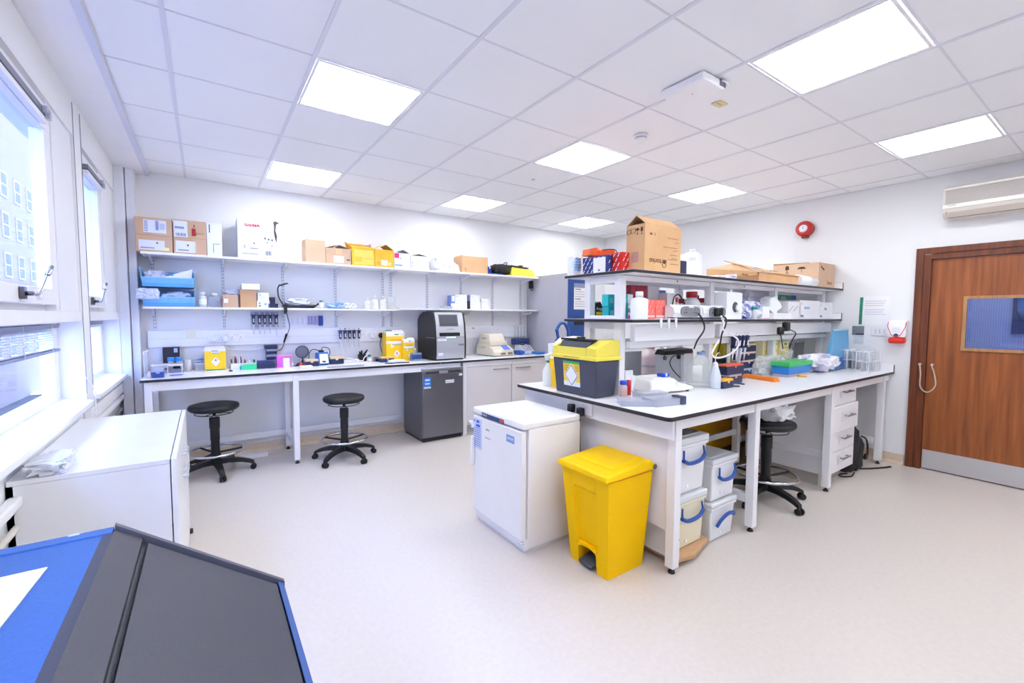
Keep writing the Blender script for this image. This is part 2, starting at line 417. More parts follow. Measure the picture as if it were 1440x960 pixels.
for y in (-1.222, -1.30): mb.cyl((X0-.001 if y < -1.25 else XR-.024, y, .992), (X0-.03 if y < -1.25 else XR-.05, y, .992), .012, .009)
mb.tube([(X0-.03, -1.30, .99), (X0-.034, -1.325, .90), (X0-.04, -1.335, .80), (X0-.045, -1.285, .735), (X0-.05, -1.235, .78), (X0-.055, -1.232, .90), (XR-.045, -1.226, .99)], .0055, 8)
struct('door_rope', mb, M('#c9bfae', .5), root)
# architrave and lining
mb = MB()
fy0, fy1, fz = DY0-.06, -1.15, 2.07
mb.box(XR-.022, XR+.0, fy1-.055, fy1, 0, fz, bev=.004); mb.box(XR-.022, XR+.0, fy0, fy0+.055, 0, fz, bev=.004); mb.box(XR-.022, XR, fy0+.055, fy1-.055, fz-.055, fz, bev=.004)
struct('trim_7', mb, WOODD)
mb = MB(); mb.box(XR-.01, XR+.119, DY1-.042, DY1+.009, 0, DZ); mb.box(XR-.01, XR+.119, DY0-.005, DY0+.042, 0, DZ); mb.box(XR-.01, XR+.119, DY0+.042, DY1-.042, DZ-.038, DZ+.008)
struct('trim_8', mb, WOODD)
# corridor beyond the door
mb = MB(); mb.box(7.75, 7.85, -4.5, .2, 0, 2.6); mb.box(6.36, 7.85, .2, .3, 0, 2.6); mb.box(6.36, 7.85, -4.6, -4.5, 0, 2.6)
struct('corridor_wall', mb, M('#d5def5', .8)); struct('corridor_floor', MB().box(6.34, 7.85, -4.6, .3, -.1, 0), FLOORM)
struct('corridor_ceiling', MB().box(6.34, 7.85, -4.6, .3, 2.6, 2.7), M('#dbe0f0', .8))
t = thing('ceiling_light', 'corridor light behind the glazed wooden door', 'ceiling light', (7.1, -1.9, 2.58))
part('diffuser', MB(t.location).box(6.9, 7.3, -2.6, -1.2, 2.56, 2.59), M('#e8eeff', .5, emit=6.0), t)
t = thing('poster', 'dark blue poster on the corridor wall behind the door glass', 'poster', (7.74, -2.7, 1.2))
py = W(1424, 440, 0, 7.74)
part('sheet', MB(t.location).box(7.735, 7.749, py.y-.6, py.y, py.z-.22, py.z+.22), M('#1d3a6e', .3), t)
part('picture', MB(t.location).blob(7.728, 7.7345, py.y-.4, py.y-.03, py.z-.1, py.z+.16, 4, .4, sub=2), M('#3f8fd0', .4), t)

# ================================================================== FURNITURE
# ---- white cabinet below the windows
cz = .80
t = thing('low_cabinet', 'low white cupboard under the window with a plastic bag on its corner', 'cabinet', (.32, .58, 0)); o = t.location
x0, x1, y0, y1 = .125, .565, -.03, 1.19
x0 = .078
mb = MB(o); mb.box(x0, x0+.018, y0, y1, .0, cz-.02); mb.box(x0, x1, y0, y0+.018, 0, cz-.02); mb.box(x0, x1, y1-.018, y1, 0, cz-.02); mb.box(x0, x1, y0, y1, .03, .05)
part('body', mb, LAM, t)
part('cabinet_top', MB(o).box(x0, x1, y0, y1, cz-.019, cz, bev=.0015), LAM, t)
for k in range(2):
    a = y0+.002+k*(y1-y0)/2; b = a+(y1-y0)/2-.004
    d = part('door', MB(o).box(x1+.004, x1+.024, a, b, .02, cz-.001, bev=.0015), LAM, t)
    hy = b-.06 if k == 0 else a+.06
    mb = MB(o); mb.box(x1+.024, x1+.05, hy-.012, hy+.012, cz-.13, cz-.12); mb.box(x1+.024, x1+.05, hy-.012, hy+.012, cz-.25, cz-.24); mb.box(x1+.044, x1+.05, hy-.012, hy+.012, cz-.25, cz-.12)
    part('handle', mb, M('#e6ebfa', .1, alpha=.5), d)
mb = MB(o)
for yy in (y0+.1, y1-.12): mb.cyl((x1+.03, yy, .002), (x1+.03, yy, .03), .012, n=10)
part('foot', mb, BLACK, t)
a = W(3, 668, 2, cz); 
solo('plastic_bag', MB((.2, .06, cz)).blob(.115, .24, -.03, .2, cz, cz+.05, 3, .5, angular=True, sub=4), BAG, 'crumpled clear plastic bag on the near corner of the low white cupboard', 'bag')
# pipe run behind it
solo('heating_pipe', MB((.1, .3, .62)).cyl((.1, -.9, .62), (.1, 2.55, .62), .012), M('#d9d2c8', .5), 'pale painted pipe running along the window wall behind the low cupboard', 'pipe')

# ---- grey sloped cabinet in the foreground
GM = noise_mat('grey_metal', '#3f3f47', '#46464f', 300, .42, bump=.12)
BM = noise_mat('top_reflection_blue', '#3763a4', '#3e6aad', 260, .5, bump=.1)  # blue of the windows reflected on grey metal, put into the colour
Yb, Z1 = -1.26, 1.0
t = thing('sloped_cabinet', 'dark grey metal cabinet, window reflection coloured blue on top, sloping front panel, in the foreground', 'cabinet', (.5, -2.0, 0)); o = t.location
pr = [(.16, 0), (.16, Z1-.012), (.548, Z1-.012), (.848, .767), (.848, 0)]
YN = -2.95
part('body', MB(o).prism(pr, 1, YN, Yb-.004), GM, t)
part('top_panel', MB(o).box(.162, .532, YN, Yb-.03, Z1-.012, Z1-.002), BM, t, 'top panel with blue window reflection in its colour')
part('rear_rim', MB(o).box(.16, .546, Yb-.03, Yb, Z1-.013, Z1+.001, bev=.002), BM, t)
mb = MB(o)
def slope(x, h=0): return Z1-(x-.548)*(.221/.30)+h
def strip(mb, xa, xb, ya, yb, h, m=0, th=.012):
    mb.hexa([(xa, ya, slope(xa, h-th)), (xb, ya, slope(xb, h-th)), (xb, yb, slope(xb, h-th)), (xa, yb, slope(xa, h-th)), (xa, ya, slope(xa, h)), (xb, ya, slope(xb, h)), (xb, yb, slope(xb, h)), (xa, yb, slope(xa, h))], m)
mb = MB(o); strip(mb, .548, .590, YN, Yb-.012, .0); mb.box(.532, .549, YN, Yb-.030, Z1-.012, Z1-.001)
part('ridge_strip', mb, GM, t)
mb = MB(o); strip(mb, .548, .85, Yb-.012, Yb, .008, th=.02); part('rear_rim', mb, M('#5c5b66', .4), t)
mb = MB(o); strip(mb, .60, .832, YN, Yb-.024, -.001); part('sloping_door', mb, GM, t)
mb = MB(o); strip(mb, .590, .60, YN, Yb-.012, -.016); strip(mb, .60, .832, Yb-.024, Yb-.012, -.012); part('door_groove', mb, M('#27416f', .4), t)  # groove coloured blue for the window light caught on its edge
mb = MB(o); strip(mb, .836, .848, YN, Yb-.012, .002); part('front_edge', mb, M('#3b5c9c', .35), t)  # edge colour holds the blue window light reflected along it
a = W(104, 753, 2, Z1)
part('slot', MB(o).box(a.x-.008, a.x+.008, a.y-.004, a.y+.004, Z1-.002, Z1+.002), M('#c9d4ea', .4), t)
P = [W(0, 812, 2, Z1), W(67, 797, 2, Z1), W(0, 882, 2, Z1)]
a, b, c = P; d = a+(a-b)*.8; e = c+(c-b)*.35
mb = MB((a.x, a.y, Z1))
V = [(q.x, q.y) for q in (b, d, e)]
mb.prism([(b.x, b.y), (a.x-.12, a.y+(a.y-b.y)*1.4), (a.x-.14, c.y-.13), (c.x, c.y)], 2, Z1-.0015, Z1+.0005)
solo('sheet_of_paper', mb, PAPER, 'white sheet of paper lying on the top of the sloped cabinet', 'paper')

# ---- stools
t = thing('lab_stool', 'black round lab stool nearest the low white cupboard, partly hidden by it', 'stool', (0, 0, 0), 'black lab stools')
PAD = M('#1a1b20', .45, bump=.1)
part('seat', MB().lathe([(0, .572), (.13, .572), (.175, .578), (.192, .592), (.196, .61), (.188, .626), (.16, .634), (.10, .636), (0, .634)], n=40), PAD, t)
mb = MB(); R = .145
mb.tube([(R*math.cos(q), R*math.sin(q), .55) for q in [2*PI*i/12 for i in range(12)]], .004, 6, closed=True)
for q in (0, PI/2, PI, 1.5*PI): mb.tube([(.02*math.cos(q), .02*math.sin(q), .552), (R*math.cos(q), R*math.sin(q), .55)], .004, 6)
part('lever_ring', mb, BLACK, t)
part('seat_plate', MB().box(-.09, .09, -.05, .05, .553, .572, bev=.006), BLACK, t)
part('gas_lift', MB().cyl((0, 0, .47), (0, 0, .556), .014), CHROME, t)
part('column', MB().lathe([(.0, .12), (.042, .12), (.044, .16), (.034, .2), (.034, .30), (.037, .31), (.037, .41), (.041, .415), (.041, .505), (.036, .512), (0, .512)], n=24), BLACK, t)
mb = MB(); R = .215
mb.tube([(R*math.cos(q), R*math.sin(q), .205) for q in [2*PI*i/16 for i in range(16)]], .011, 10, closed=True)
part('foot_ring', mb, CHROME, t)
for i in range(3):
    q = .5+2*PI*i/3; c, s_ = math.cos(q), math.sin(q)
    part('ring_spoke', MB().tube([(.03*c, .03*s_, .19), (.12*c, .12*s_, .195), (.212*c, .212*s_, .203)], .010, 8), BLACK, t)
part('hub', MB().lathe([(0, .085), (.05, .085), (.055, .10), (.05, .135), (0, .14)], n=20), BLACK, t)
for i in range(5):
    q = 2*PI*i/5+.3; c, s_ = math.cos(q), math.sin(q)
    mb = MB(); prev = None
    R_ = Matrix.Rotation(q, 4, 'Z')
    secs = [(.03, .112, .032, .024), (.12, .112, .029, .02), (.20, .10, .026, .017), (.26, .082, .024, .015), (.295, .064, .022, .014), (.30, .055, .018, .008)]
    rings = []
    for (r, z, hw, hh) in secs: rings.append([mb.v(R_ @ Vector(p)) for p in ((r, -hw, z-hh), (r, hw, z-hh), (r, hw*.75, z+hh), (r, -hw*.75, z+hh))])
    for A, B in zip(rings, rings[1:]):
        for k in range(4): mb.f([A[k], A[(k+1) % 4], B[(k+1) % 4], B[k]])
    mb.f(rings[0][::-1]); mb.f(rings[-1])
    lg = part('leg', mb, BLACK, t)
    mb = MB(); cx, cy = .293*c, .293*s_; sx, sy = -s_, c
    for sg in (-1, 1): mb.cyl((cx+sx*.006*sg, cy+sy*.006*sg, .025), (cx+sx*.024*sg, cy+sy*.024*sg, .025), .025, .023, n=16)
    mb.cyl((cx, cy, .02), (cx, cy, .056), .009, n=8)
    part('caster', mb, BLACKR, lg)
STOOL = t
STOOL.location = (.755, 2.30, 0); STOOL.rotation_euler = (0, 0, -.47)
copy_tree(STOOL, 'black round lab stool standing free between the bench leg and the grey fridge', loc=(1.82, 2.08, 0), rotz=-.23)
copy_tree(STOOL, 'black lab stool under the island bench with a crumpled white bag on its seat', loc=(4.28, -.78, 0), rotz=-.894)
mb = MB((4.3, -.78, .638)).blob(4.16, 4.47, -.92, -.62, .638, .80, 11, .5, sub=4, angular=True, power=.8)
solo('plastic_bag', mb, M('#f0f0f4', .35, bump=.4, bscale=50), 'crumpled white plastic bag lying on the stool seat under the island bench', 'bag')

# ---- back bench
def top_slab(mb, x0, x1, y0, y1, z, th=.022, front=True, left=False, right=False, edge=.0035):
    mb.box(x0, x1, y0, y1, z-th, z, 0)
    if front: mb.box(x0, x1, y0-edge, y0, z-th, z-.0015, 1)
    if left: mb.box(x0-edge, x0, y0-edge, y1, z-th, z-.0015, 1)
    if right: mb.box(x1, x1+edge, y0-edge, y1, z-th, z-.0015, 1)
BY = 2.14
t = thing('lab_bench', 'long white lab bench with dark edge along the back wall, on square legs', 'bench', (1.5, 2.48, 0)); o = t.location
mb = MB(o); top_slab(mb, .27, 2.90, BY, YB-.002, .9, left=True); part('worktop', mb, [WHITEG, EDGE], t)
part('apron', MB(o).box(.33, 3.17, BY+.03, BY+.05, .80, .877), FRAME, t)
def leg(mb, x, y, z1, r=.025, m=0): mb.box(x-r, x+r, y-r, y+r, .035, z1, m, .003)
def foot(mb, x, y): mb.lathe([(0, 0), (.02, 0), (.018, .012), (.009, .016), (.007, .04), (0, .04)], (x, y, 0), n=12)
for x in (.315, 1.405):
    for y in (BY+.05, YB-.07):
        mb = MB(o); leg(mb, x, y, .877); l = part('leg', mb, FRAME, t)
        mb = MB(o); foot(mb, x, y); part('foot', mb, BLACK, l)
    part('side_rail', MB(o).box(x-.018, x+.018, BY+.075, YB-.095, .14, .19, bev=.002), FRAME, t)
part('rear_rail', MB(o).box(.34, 2.62, YB-.065, YB-.04, .155, .215, bev=.002), FRAME, t)
part('end_post', MB(o).box(3.205, 3.255, BY+.03, BY+.09, .0, .877, bev=.002), FRAME, t)
for x in (1.2,): part('gusset', MB(o).prism([(BY+.1, .20), (BY+.1, .34), (BY+.26, .20)], 0, 1.387, 1.393), FRAME, t)
t = thing('bench_section', 'white bench top over the cream cupboards and grey fridge', 'bench', (3.7, 2.48, .878)); o = t.location
mb = MB(o); top_slab(mb, 2.904, 3.98, BY, YB-.002, .9); part('worktop', mb, [WHITEG, EDGE], t)
mb = MB(o); top_slab(mb, 3.985, 4.585, BY, YB-.002, .9); part('worktop', mb, [WHITEG, EDGE], t)
CREAM = M('#e2dee0', .5)
for k, (a, b, lab) in enumerate(((3.262, 3.915, 'cream base cupboard beside the grey fridge'), (3.919, 4.572, 'cream base cupboard nearest the tall grey cupboard'))):
    t = thing('base_cupboard', lab+', under the back bench', 'cupboard', ((a+b)/2, 2.48, 0), 'cream base cupboards'); o = t.location
    part('body', MB(o).box(a, b, BY+.07, YB-.01, .1, .876), CREAM, t)
    part('plinth', MB(o).box(a, b, BY+.12, BY+.14, 0, .1), M('#d3cfd2', .5), t)
    part('top_rail', MB(o).box(a, b, BY+.04, BY+.07, .815, .877), FRAME, t)
    d = part('door', MB(o).box(a+.004, b-.004, BY+.048, BY+.068, .11, .81, bev=.001), CREAM, t)
    hx = (b-.17) if k == 0 else (a+.17)
    part('handle', MB(o).box(hx-.11, hx+.11, BY+.014, BY+.024, .759, .771, bev=.002).box(hx-.10, hx-.09, BY+.024, BY+.048, .76, .77).box(hx+.09, hx+.10, BY+.024, BY+.048, .76, .77), M('#a9a7ab', .35, .7), d)
# grey fridge
t = thing('grey_fridge', 'grey metallic undercounter fridge below the back bench', 'fridge', (2.93, 2.45, 0)); o = t.location
GF = M('#74747c', .38, .65); a, b, y0, y1 = 2.675, 3.18, 2.13, 2.70
part('body', MB(o).box(a, b, y0+.06, y1, .03, .83, bev=.004), GF, t)
mb = MB(o); mb.box(a, b, y0, y0+.055, .05, .805, bev=.008); d = part('door', mb, M('#7b7b83', .34, .7), t)
part('top_trim', MB(o).box(a+.002, b-.002, y0+.004, y0+.06, .81, .832, bev=.004), M('#a9aab0', .3, .6), t)
part('grip_recess', MB(o).box(a+.04, b-.03, y0-.001, y0+.01, .775, .800), M('#3c3c42', .4), d)
part('handle', MB(o).box(a+.20, a+.31, y0-.006, y0+.004, .77, .80, bev=.004), M('#b9bac0', .3, .7), d)
part('plinth', MB(o).box(a+.01, b-.01, y0+.03, y1-.02, 0, .045), BLACK, t)
mb = MB(o); mb.box(a+.015, a+.10, y0-.0015, y0+.001, .635, .735); mb.box(a+.015, a+.10, y0-.0015, y0+.001, .612, .630, 1)
mb.box(a+.03, a+.085, y0-.0025, y0-.001, .70, .715, 1); mb.box(a+.03, a+.085, y0-.0025, y0-.001, .66, .672, 1)
part('sticker', mb, [M('#2f7fd6', .4), M('#e9eefa', .4)], d, 'blue sticker')
part('label', MB(o).box(a+.28, a+.39, y0-.0015, y0+.001, .655, .69), PAPER, d); part('label', MB(o).box(a+.455, a+.495, y0-.0015, y0+.001, .73, .755), PAPER, d)
text_part('LABORATORY USE', .014, INK, d, (a+.335-o.x, y0-.002-o.y, .672), FACE_Y)
part('indicator', MB(o).box(a+.262, a+.278, y0-.0015, y0+.001, .715, .725), M('#c84a3a', .4), d)
# ---- wall shelving
for i, x in enumerate((.33, .87, 1.40, 1.93, 2.47, 2.57, 3.04, 3.52, 4.02, 4.50)):
    t = thing('shelf_upright', 'slotted white shelf upright on the back wall, number %s from the window' % ['one', 'two', 'three', 'four', 'five', 'six', 'seven', 'eight', 'nine', 'ten'][i], 'shelf upright', (x, YB-.01, 1.25), 'slotted wall uprights')
    o = t.location
    part('channel', MB(o).box(x-.015, x+.015, YB-.014, YB-.001, 1.285, 1.93), M('#e2e3ea', .4), t)
    mb = MB(o); z = 1.30
    while z < 1.92:
        for s_ in (-.006, .006): mb.box(x+s_-.003, x+s_+.003, YB-.0155, YB-.0138, z, z+.018)
        z += .032
    q = part('slots', mb, M('#9b9eaa', .6), t); q['kind'] = 'stuff'
    for zz in (1.497, 1.968):
        if abs(x-2.57) < .01 and zz < 1.6: continue
        z0 = zz-.026; d = .26
        mb = MB(o); mb.prism([(YB-.016, z0+.004), (YB-.016, z0-.06), (YB-.03, z0-.06), (YB-d, z0-.012), (YB-d, z0+.004)], 0, x-.004, x+.004)
        part('bracket', mb, M('#e6e7ec', .4), t)
def shelf(label, x0, x1, y0, z):
    solo('wall_shelf', MB(((x0+x1)/2, YB-.14, z-.02)).box(x0, x1, y0, YB-.016, z-.02, z, bev=.0015), WHITE, label, 'shelf', 'white wall shelves')
shelf('long top white shelf on the back wall carrying cardboard boxes, left half', .275, 2.50, 2.50, 1.968)
shelf('top white shelf on the back wall carrying the black and yellow bags, right half', 2.505, 4.58, 2.50, 1.968)
shelf('lower white shelf on the back wall holding the blue crates and bottles', .275, 2.56, 2.50, 1.497)
shelf('lower white shelf on the back wall above the black analyser', 2.565, 4.60, 2.52, 1.512)
# dado trunking
t = thing('cable_trunking', 'wide white cable trunking with sockets along the back wall', 'trunking', (2.4, YB, 1.1)); o = t.location
part('channel', MB(o).box(.275, 4.58, YB-.045, YB-.001, 1.12, 1.278, bev=.006), M('#f0f0f6', .4), t)
part('cover_line', MB(o).box(.275, 4.58, YB-.046, YB-.0445, 1.198, 1.2), M('#c5c6d2', .5), t)
part('lower_panel', MB(o).box(.275, 4.58, YB-.012, YB-.001, .90, 1.12), M('#e9e8ee', .5), t)
def socket(x, z, label, y=YB-.045, double=True, ax='Y'):
    wd = .146 if double else .086
    t = thing('wall_socket', label, 'socket', (x, y, z)); o = t.location
    part('face_plate', MB(o).box(x-wd/2, x+wd/2, y-.009, y, z-.043, z+.043, bev=.003), WHITEG, t)
    mb = MB(o)
    for cx in ((x-.036, x+.036) if double else (x,)):
        mb.box(cx-.003, cx+.003, y-.0105, y-.009, z+.0, z+.012); mb.box(cx-.014, cx-.007, y-.0105, y-.009, z-.018, z-.013); mb.box(cx+.007, cx+.014, y-.0105, y-.009, z-.018, z-.013)
    part('pin_holes', mb, M('#8b8c98', .6), t)
    mb = MB(o)
    for cx in ((x-.012, x+.012) if double else (x+.03,)): mb.box(cx-.005, cx+.005, y-.0125, y-.009, z+.018, z+.034)
    part('switch', mb, M('#e3e3ea', .3), t)
    return t
socket(.80, 1.197, 'white double wall socket with a white plug, above the yellow box on the left bench')
socket(.965, 1.197, 'white double wall socket above the pen box, nothing plugged in')
socket(2.31, 1.197, 'white double wall socket beside the round black plug')
def plug(x, z, y, label, mat, r=.026, cable=None, round_=False):
    t = thing('mains_plug', label, 'plug', (x, y, z)); o = t.location
    mb = MB(o)
    if round_: mb.lathe([(0, 0), (r, 0), (r*1.15, .012), (r*.9, .03), (0, .034)], (x, y, z), n=16); mb.b.transform(Matrix.Rotation(PI/2, 4, 'X'))
    else: mb.box(x-r, x+r, y-.034, y, z-r, z+r, bev=.006)
    part('body', mb, mat, t)
    if cable: part('cable', MB(o).tube(cable, .004, 8), mat, t)
plug(.875, 1.190, YB-.055, 'white plug in the trunking with black cable along the left bench', WHITEG, cable=[(.875, YB-.07, 1.165), (.88, YB-.06, 1.10), (.95, YB-.05, 1.075), (1.1, YB-.05, 1.07), (1.22, YB-.06, 1.085), (1.32, YB-.09, 1.06)])
plug(.775, 1.19, YB-.055, 'white plug at the left end of the trunking', WHITEG)
plug(2.31, 1.185, YB-.055, 'white plug hanging in the socket by the five right-hand pipettes', WHITEG, cable=[(2.31, YB-.075, 1.16), (2.30, YB-.06, 1.08), (2.31, YB-.05, .95)])
plug(2.42, 1.19, YB-.06, 'round black plug with cable left of the yellow sharps cartons', BLACK, .028, [(2.42, YB-.07, 1.165), (2.41, YB-.07, 1.06), (2.43, YB-.1, .97), (2.44, YB-.10, .915)], True)
# sticky note
a, b = span(262, 276, 470, YB-.045, 0); z = top(269, 470, YB-.046)
solo('sticky_note', MB(((a+b)/2, YB-.046, z)).box(a, b, YB-.047, YB-.0455, z-.042, z+.042), M('#ece9d2', .7), 'pale yellow note stuck on the trunking at the left', 'note')

# ---- tall cupboard right of the shelves
t = thing('tall_cupboard', 'tall grey storage cupboard with blue door beside the back wall', 'cupboard', (4.8, 2.3, 0)); o = t.location
tz = 1.99; TX, TY = 4.62, 1.93
TW = W(831, 420, 1, TY-.02).x-TX; part('body', MB(o).box(TX, TX+TW, TY, YB-.01, .02, tz, bev=.003), M('#bcbac6', .5), t)
BL = M('#1f4b98', .4)
for k in range(1):
    a = TX+.003; d = part('door', MB(o).box(a, a+TW-.006, TY-.022, TY-.002, .06, tz-.005, bev=.003), BL, t)
    part('handle', MB(o).box(a+TW-.06, a+TW-.035, TY-.04, TY-.022, 1.0, 1.12, bev=.004), BLACK, d)
    if k == 0:
        mb = MB(o); mb.box(a+.09, a+.33, TY-.0235, TY-.0215, 1.60, 1.86); part('notice', mb, M('#8e93b8', .5), d)
        mb = MB(o); mb.box(a+.09, a+.33, TY-.0245, TY-.0235, 1.515, 1.80, 0)
        for q in range(8): mb.box(a+.11, a+(.21 if q in (0, 4) else .30), TY-.0255, TY-.0245, 1.775-q*.032, 1.785-q*.032, 1 if q in (0, 4) else 2)
        part('notice', mb, [PAPER, M('#2b3f8f', .5), M('#b9bccb', .5)], d)
        part('label_holder', MB(o).box(a+.1, a+.31, TY-.025, TY-.0215, 1.31, 1.40), BLACK, d)
# phone-like clip on its corner
a = W(748, 400, 0, TX)
t = thing('handset', 'small black handset hung on the side of the tall grey cupboard', 'handset', (TX-.01, 2.70, 1.86)); o = t.location
part('cradle', MB(o).box(TX-.03, TX-.001, 2.66, 2.74, 1.82, 1.93, bev=.006), BLACK, t)
part('cord_loop', MB(o).tube([(TX-.02, 2.67, 1.90), (TX-.035, 2.645, 1.87), (TX-.035, 2.64, 1.82), (TX-.025, 2.66, 1.79), (TX-.02, 2.70, 1.80), (TX-.02, 2.70, 1.85)], .006, 8), BLACK, t)

# ---- island bench
IX0, IX1, IY0, IY1 = 2.695, XR-.002, -1.03, .34
t = thing('island_bench', 'large white island bench with dark edge, reaching out from the door wall', 'bench', (4.4, -.35, 0)); o = t.location
mb = MB(o)
r = .03; corner = [(IX0, IY0+r)]+[(IX0+r-r*math.cos(q), IY0+r-r*math.sin(q)) for q in (PI/8, PI/4, 3*PI/8)]+[(IX0+r, IY0)]
outl = corner+[(IX1, IY0), (IX1, IY1), (IX0, IY1)]
mb.prism(outl, 2, .8785, .90, 0)
oe = [(x-(.0035 if x < 3 and x < IX0+r-.001 else 0), y-(.0035 if y < IY0+r-.001 else 0)) for x, y in outl]
mb.prism(oe, 2, .8775, .8985, 1)
part('worktop', mb, [WHITEG, EDGE], t)
mb = MB(o); mb.box(IX1-.022, IX1-.001, IY0, IY1, .90, .965, 0); mb.box(IX1-.022, IX1-.001, IY0-.003, IY0, .90, .966, 1)
part('upstand', mb, [WHITEG, EDGE], t)
part('apron', MB(o).box(IX0+.10, IX1-.005, IY0+.035, IY0+.055, .81, .877), FRAME, t)
part('end_fascia', MB(o).box(IX0+.055, IX0+.075, IY0+.02, IY1-.02, .765, .877, bev=.003), M('#f1f1f8', .35), t)
part('end_panel', MB(o).box(IX0+.108, IX0+.12, IY0+.085, IY1-.05, .235, .765), M('#ecebf2', .4), t)
for i, x in enumerate((2.815, 3.668, 4.875, 6.085)):
    for y in ((IY0+.05, -.22) if i == 2 else (IY0+.05, -.22, IY1-.06)):
        mb = MB(o); leg(mb, x, y, .877, .027); l = part('leg', mb, FRAME, t)
        mb = MB(o); foot(mb, x, y); part('foot', mb, BLACK, l)
    if i in (1, 3): part('side_rail', MB(o).box(x-.02, x+.02, IY0+.08, -.25, .19, .25, bev=.002), FRAME, t)
part('cross_rail', MB(o).box(2.85, 4.84, -.235, -.205, .31, .36, bev=.002), FRAME, t)
part('cross_rail', MB(o).box(4.91, 6.05, -.235, -.205, .22, .28, bev=.002), FRAME, t)
part('back_panel', MB(o).box(4.93, 6.21, -.30, -.285, .1, .875), M('#dcdae0', .5), t)
# sockets on the end fascia with two black plugs
t2 = thing('wall_socket', 'white double socket on the end fascia of the island bench, behind the white fridge', 'socket', (IX0+.05, -.27, .83)); oo = t2.location
part('face_plate', MB(oo).box(IX0+.043, IX0+.054, -.42, -.18, .785, .87, bev=.003), WHITEG, t2)
for k, (y, z) in enumerate(((-.245, .81), (-.335, .80))):
    t3 = thing('mains_plug', 'black plug in the island end socket, %s' % ('farther one' if k == 0 else 'nearer one'), 'plug', (IX0+.04, y, z))
    part('body', MB(t3.location).box(IX0+.005, IX0+.043, y-.024, y+.024, z-.026, z+.03, bev=.01), BLACK, t3)
    part('cable', MB(t3.location).tube([(IX0+.02, y, z-.02), (IX0+.022, y, z-.12), (IX0+.03, y, z-.4)], .004, 6), BLACK, t3)
# drawer pedestal
t = thing('drawer_pedestal', 'white drawer pedestal with four drawers under the island bench', 'drawers', (5.15, -.7, 0)); o = t.location
a, b = 4.93, 5.46
part('carcass', MB(o).box(a, b, IY0+.075, -.31, .105, .868), M('#ecebee', .45), t)
part('plinth_rail', MB(o).box(a-.012, a-.001, IY0+.09, -.36, .25, .31, bev=.002), FRAME, t)
part('base_plinth', MB(o).box(a+.03, b-.03, IY0+.14, -.36, 0, .104), M('#b9b3ad', .6), t)
for k, (z0, z1, out) in enumerate(((.69, .862, 0), (.47, .684, .02), (.295, .465, .0), (.115, .29, .0))):
    yf = IY0+.055-out
    d = part('drawer', MB(o).box(a+.004, b-.004, yf, yf+.019+out, z0, z1, bev=.002), WHITE, t)
    zc = (z0+z1)/2+.02; hx = (a+b)/2+.03
    part('handle', MB(o).box(hx-.085, hx+.085, yf-.034, yf-.024, zc-.006, zc+.006, bev=.002).box(hx-.07, hx-.06, yf-.024, yf, zc-.005, zc+.005).box(hx+.06, hx+.07, yf-.024, yf, zc-.005, zc+.005), M('#9b999e', .3, .8), d)
    part('label', MB(o).box(hx-.13, hx-.09, yf-.0015, yf+.001, zc-.05, zc+.03), M('#dcdadf', .4), d)
# ---- island shelving
SX0, SX1, SY0, SY1 = 2.93, XR-.005, -.575, .07
t = thing('island_shelving', 'two-tier white shelf unit with dark edges on the island bench', 'shelving', (4.5, -.33, .9)); o = t.location
def ishelf(z, nm):
    mb = MB(o); top_slab(mb, SX0, SX1, SY0, SY1, z, th=.02, left=True)
    mb.box(SX1-.014, SX1, SY0, SY1, z, z+.06, 0); mb.box(SX1-.014, SX1, SY0-.003, SY0, z, z+.062, 1); mb.box(SX1, SX1+.003, SY0, SY1, z-.02, z+.062, 1)
    part(nm, mb, [WHITEG, EDGE], t)
ishelf(1.727, 'upper_shelf'); ishelf(1.41, 'lower_shelf')
PN, PF = -.40, -.115
POSTX = (3.007, W(997.5, 420, 1, PN).x, W(1087.5, 420, 1, PN).x, W(1155, 420, 1, PN).x)
for x in POSTX:
    for y in (PN, PF):
        part('post', MB(o).box(x-.026, x+.026, y-.028, y+.028, .901, 1.389, bev=.003), FRAME, t)
        part('post', MB(o).box(x-.026, x+.026, y-.028, y+.028, 1.411, 1.706, bev=.003), FRAME, t)
    part('end_beam', MB(o).box(x-.024, x+.024, PN+.029, PF-.029, 1.655, 1.704, bev=.003), FRAME, t)
    part('end_beam', MB(o).box(x-.024, x+.024, PN+.029, PF-.029, 1.411, 1.435, bev=.003), FRAME, t)
    part('end_beam', MB(o).box(x-.024, x+.024, PN+.029, PF-.029, 1.34, 1.389, bev=.003), FRAME, t)
for y in (PN, PF):
    for a, b in zip(POSTX, POSTX[1:]): part('beam', MB(o).box(a+.029, b-.029, y-.02, y+.02, 1.668, 1.704, bev=.003), FRAME, t)
mb = MB(o); mb.box(3.04, 3.98, -.505, -.46, 1.262, 1.375, bev=.006); mb.box(4.05, 6.18, -.505, -.46, 1.27, 1.375, bev=.006)
part('trunking', mb, M('#f0f0f5', .35), t)
part('trunking_lid', MB(o).box(3.04, 6.18, -.46, -.43, 1.215, 1.26, bev=.003), M('#ededf2', .4), t)
part('lower_beam', MB(o).box(3.04, 6.18, PF-.06, PF-.03, 1.18, 1.26), FRAME, t)
# small round clips on the shelf underside posts
for x in (3.6, 4.55): part('screw', MB(o).cyl((x, PN-.02, 1.69), (x, PN-.023, 1.69), .006, n=8), BLACK, t)
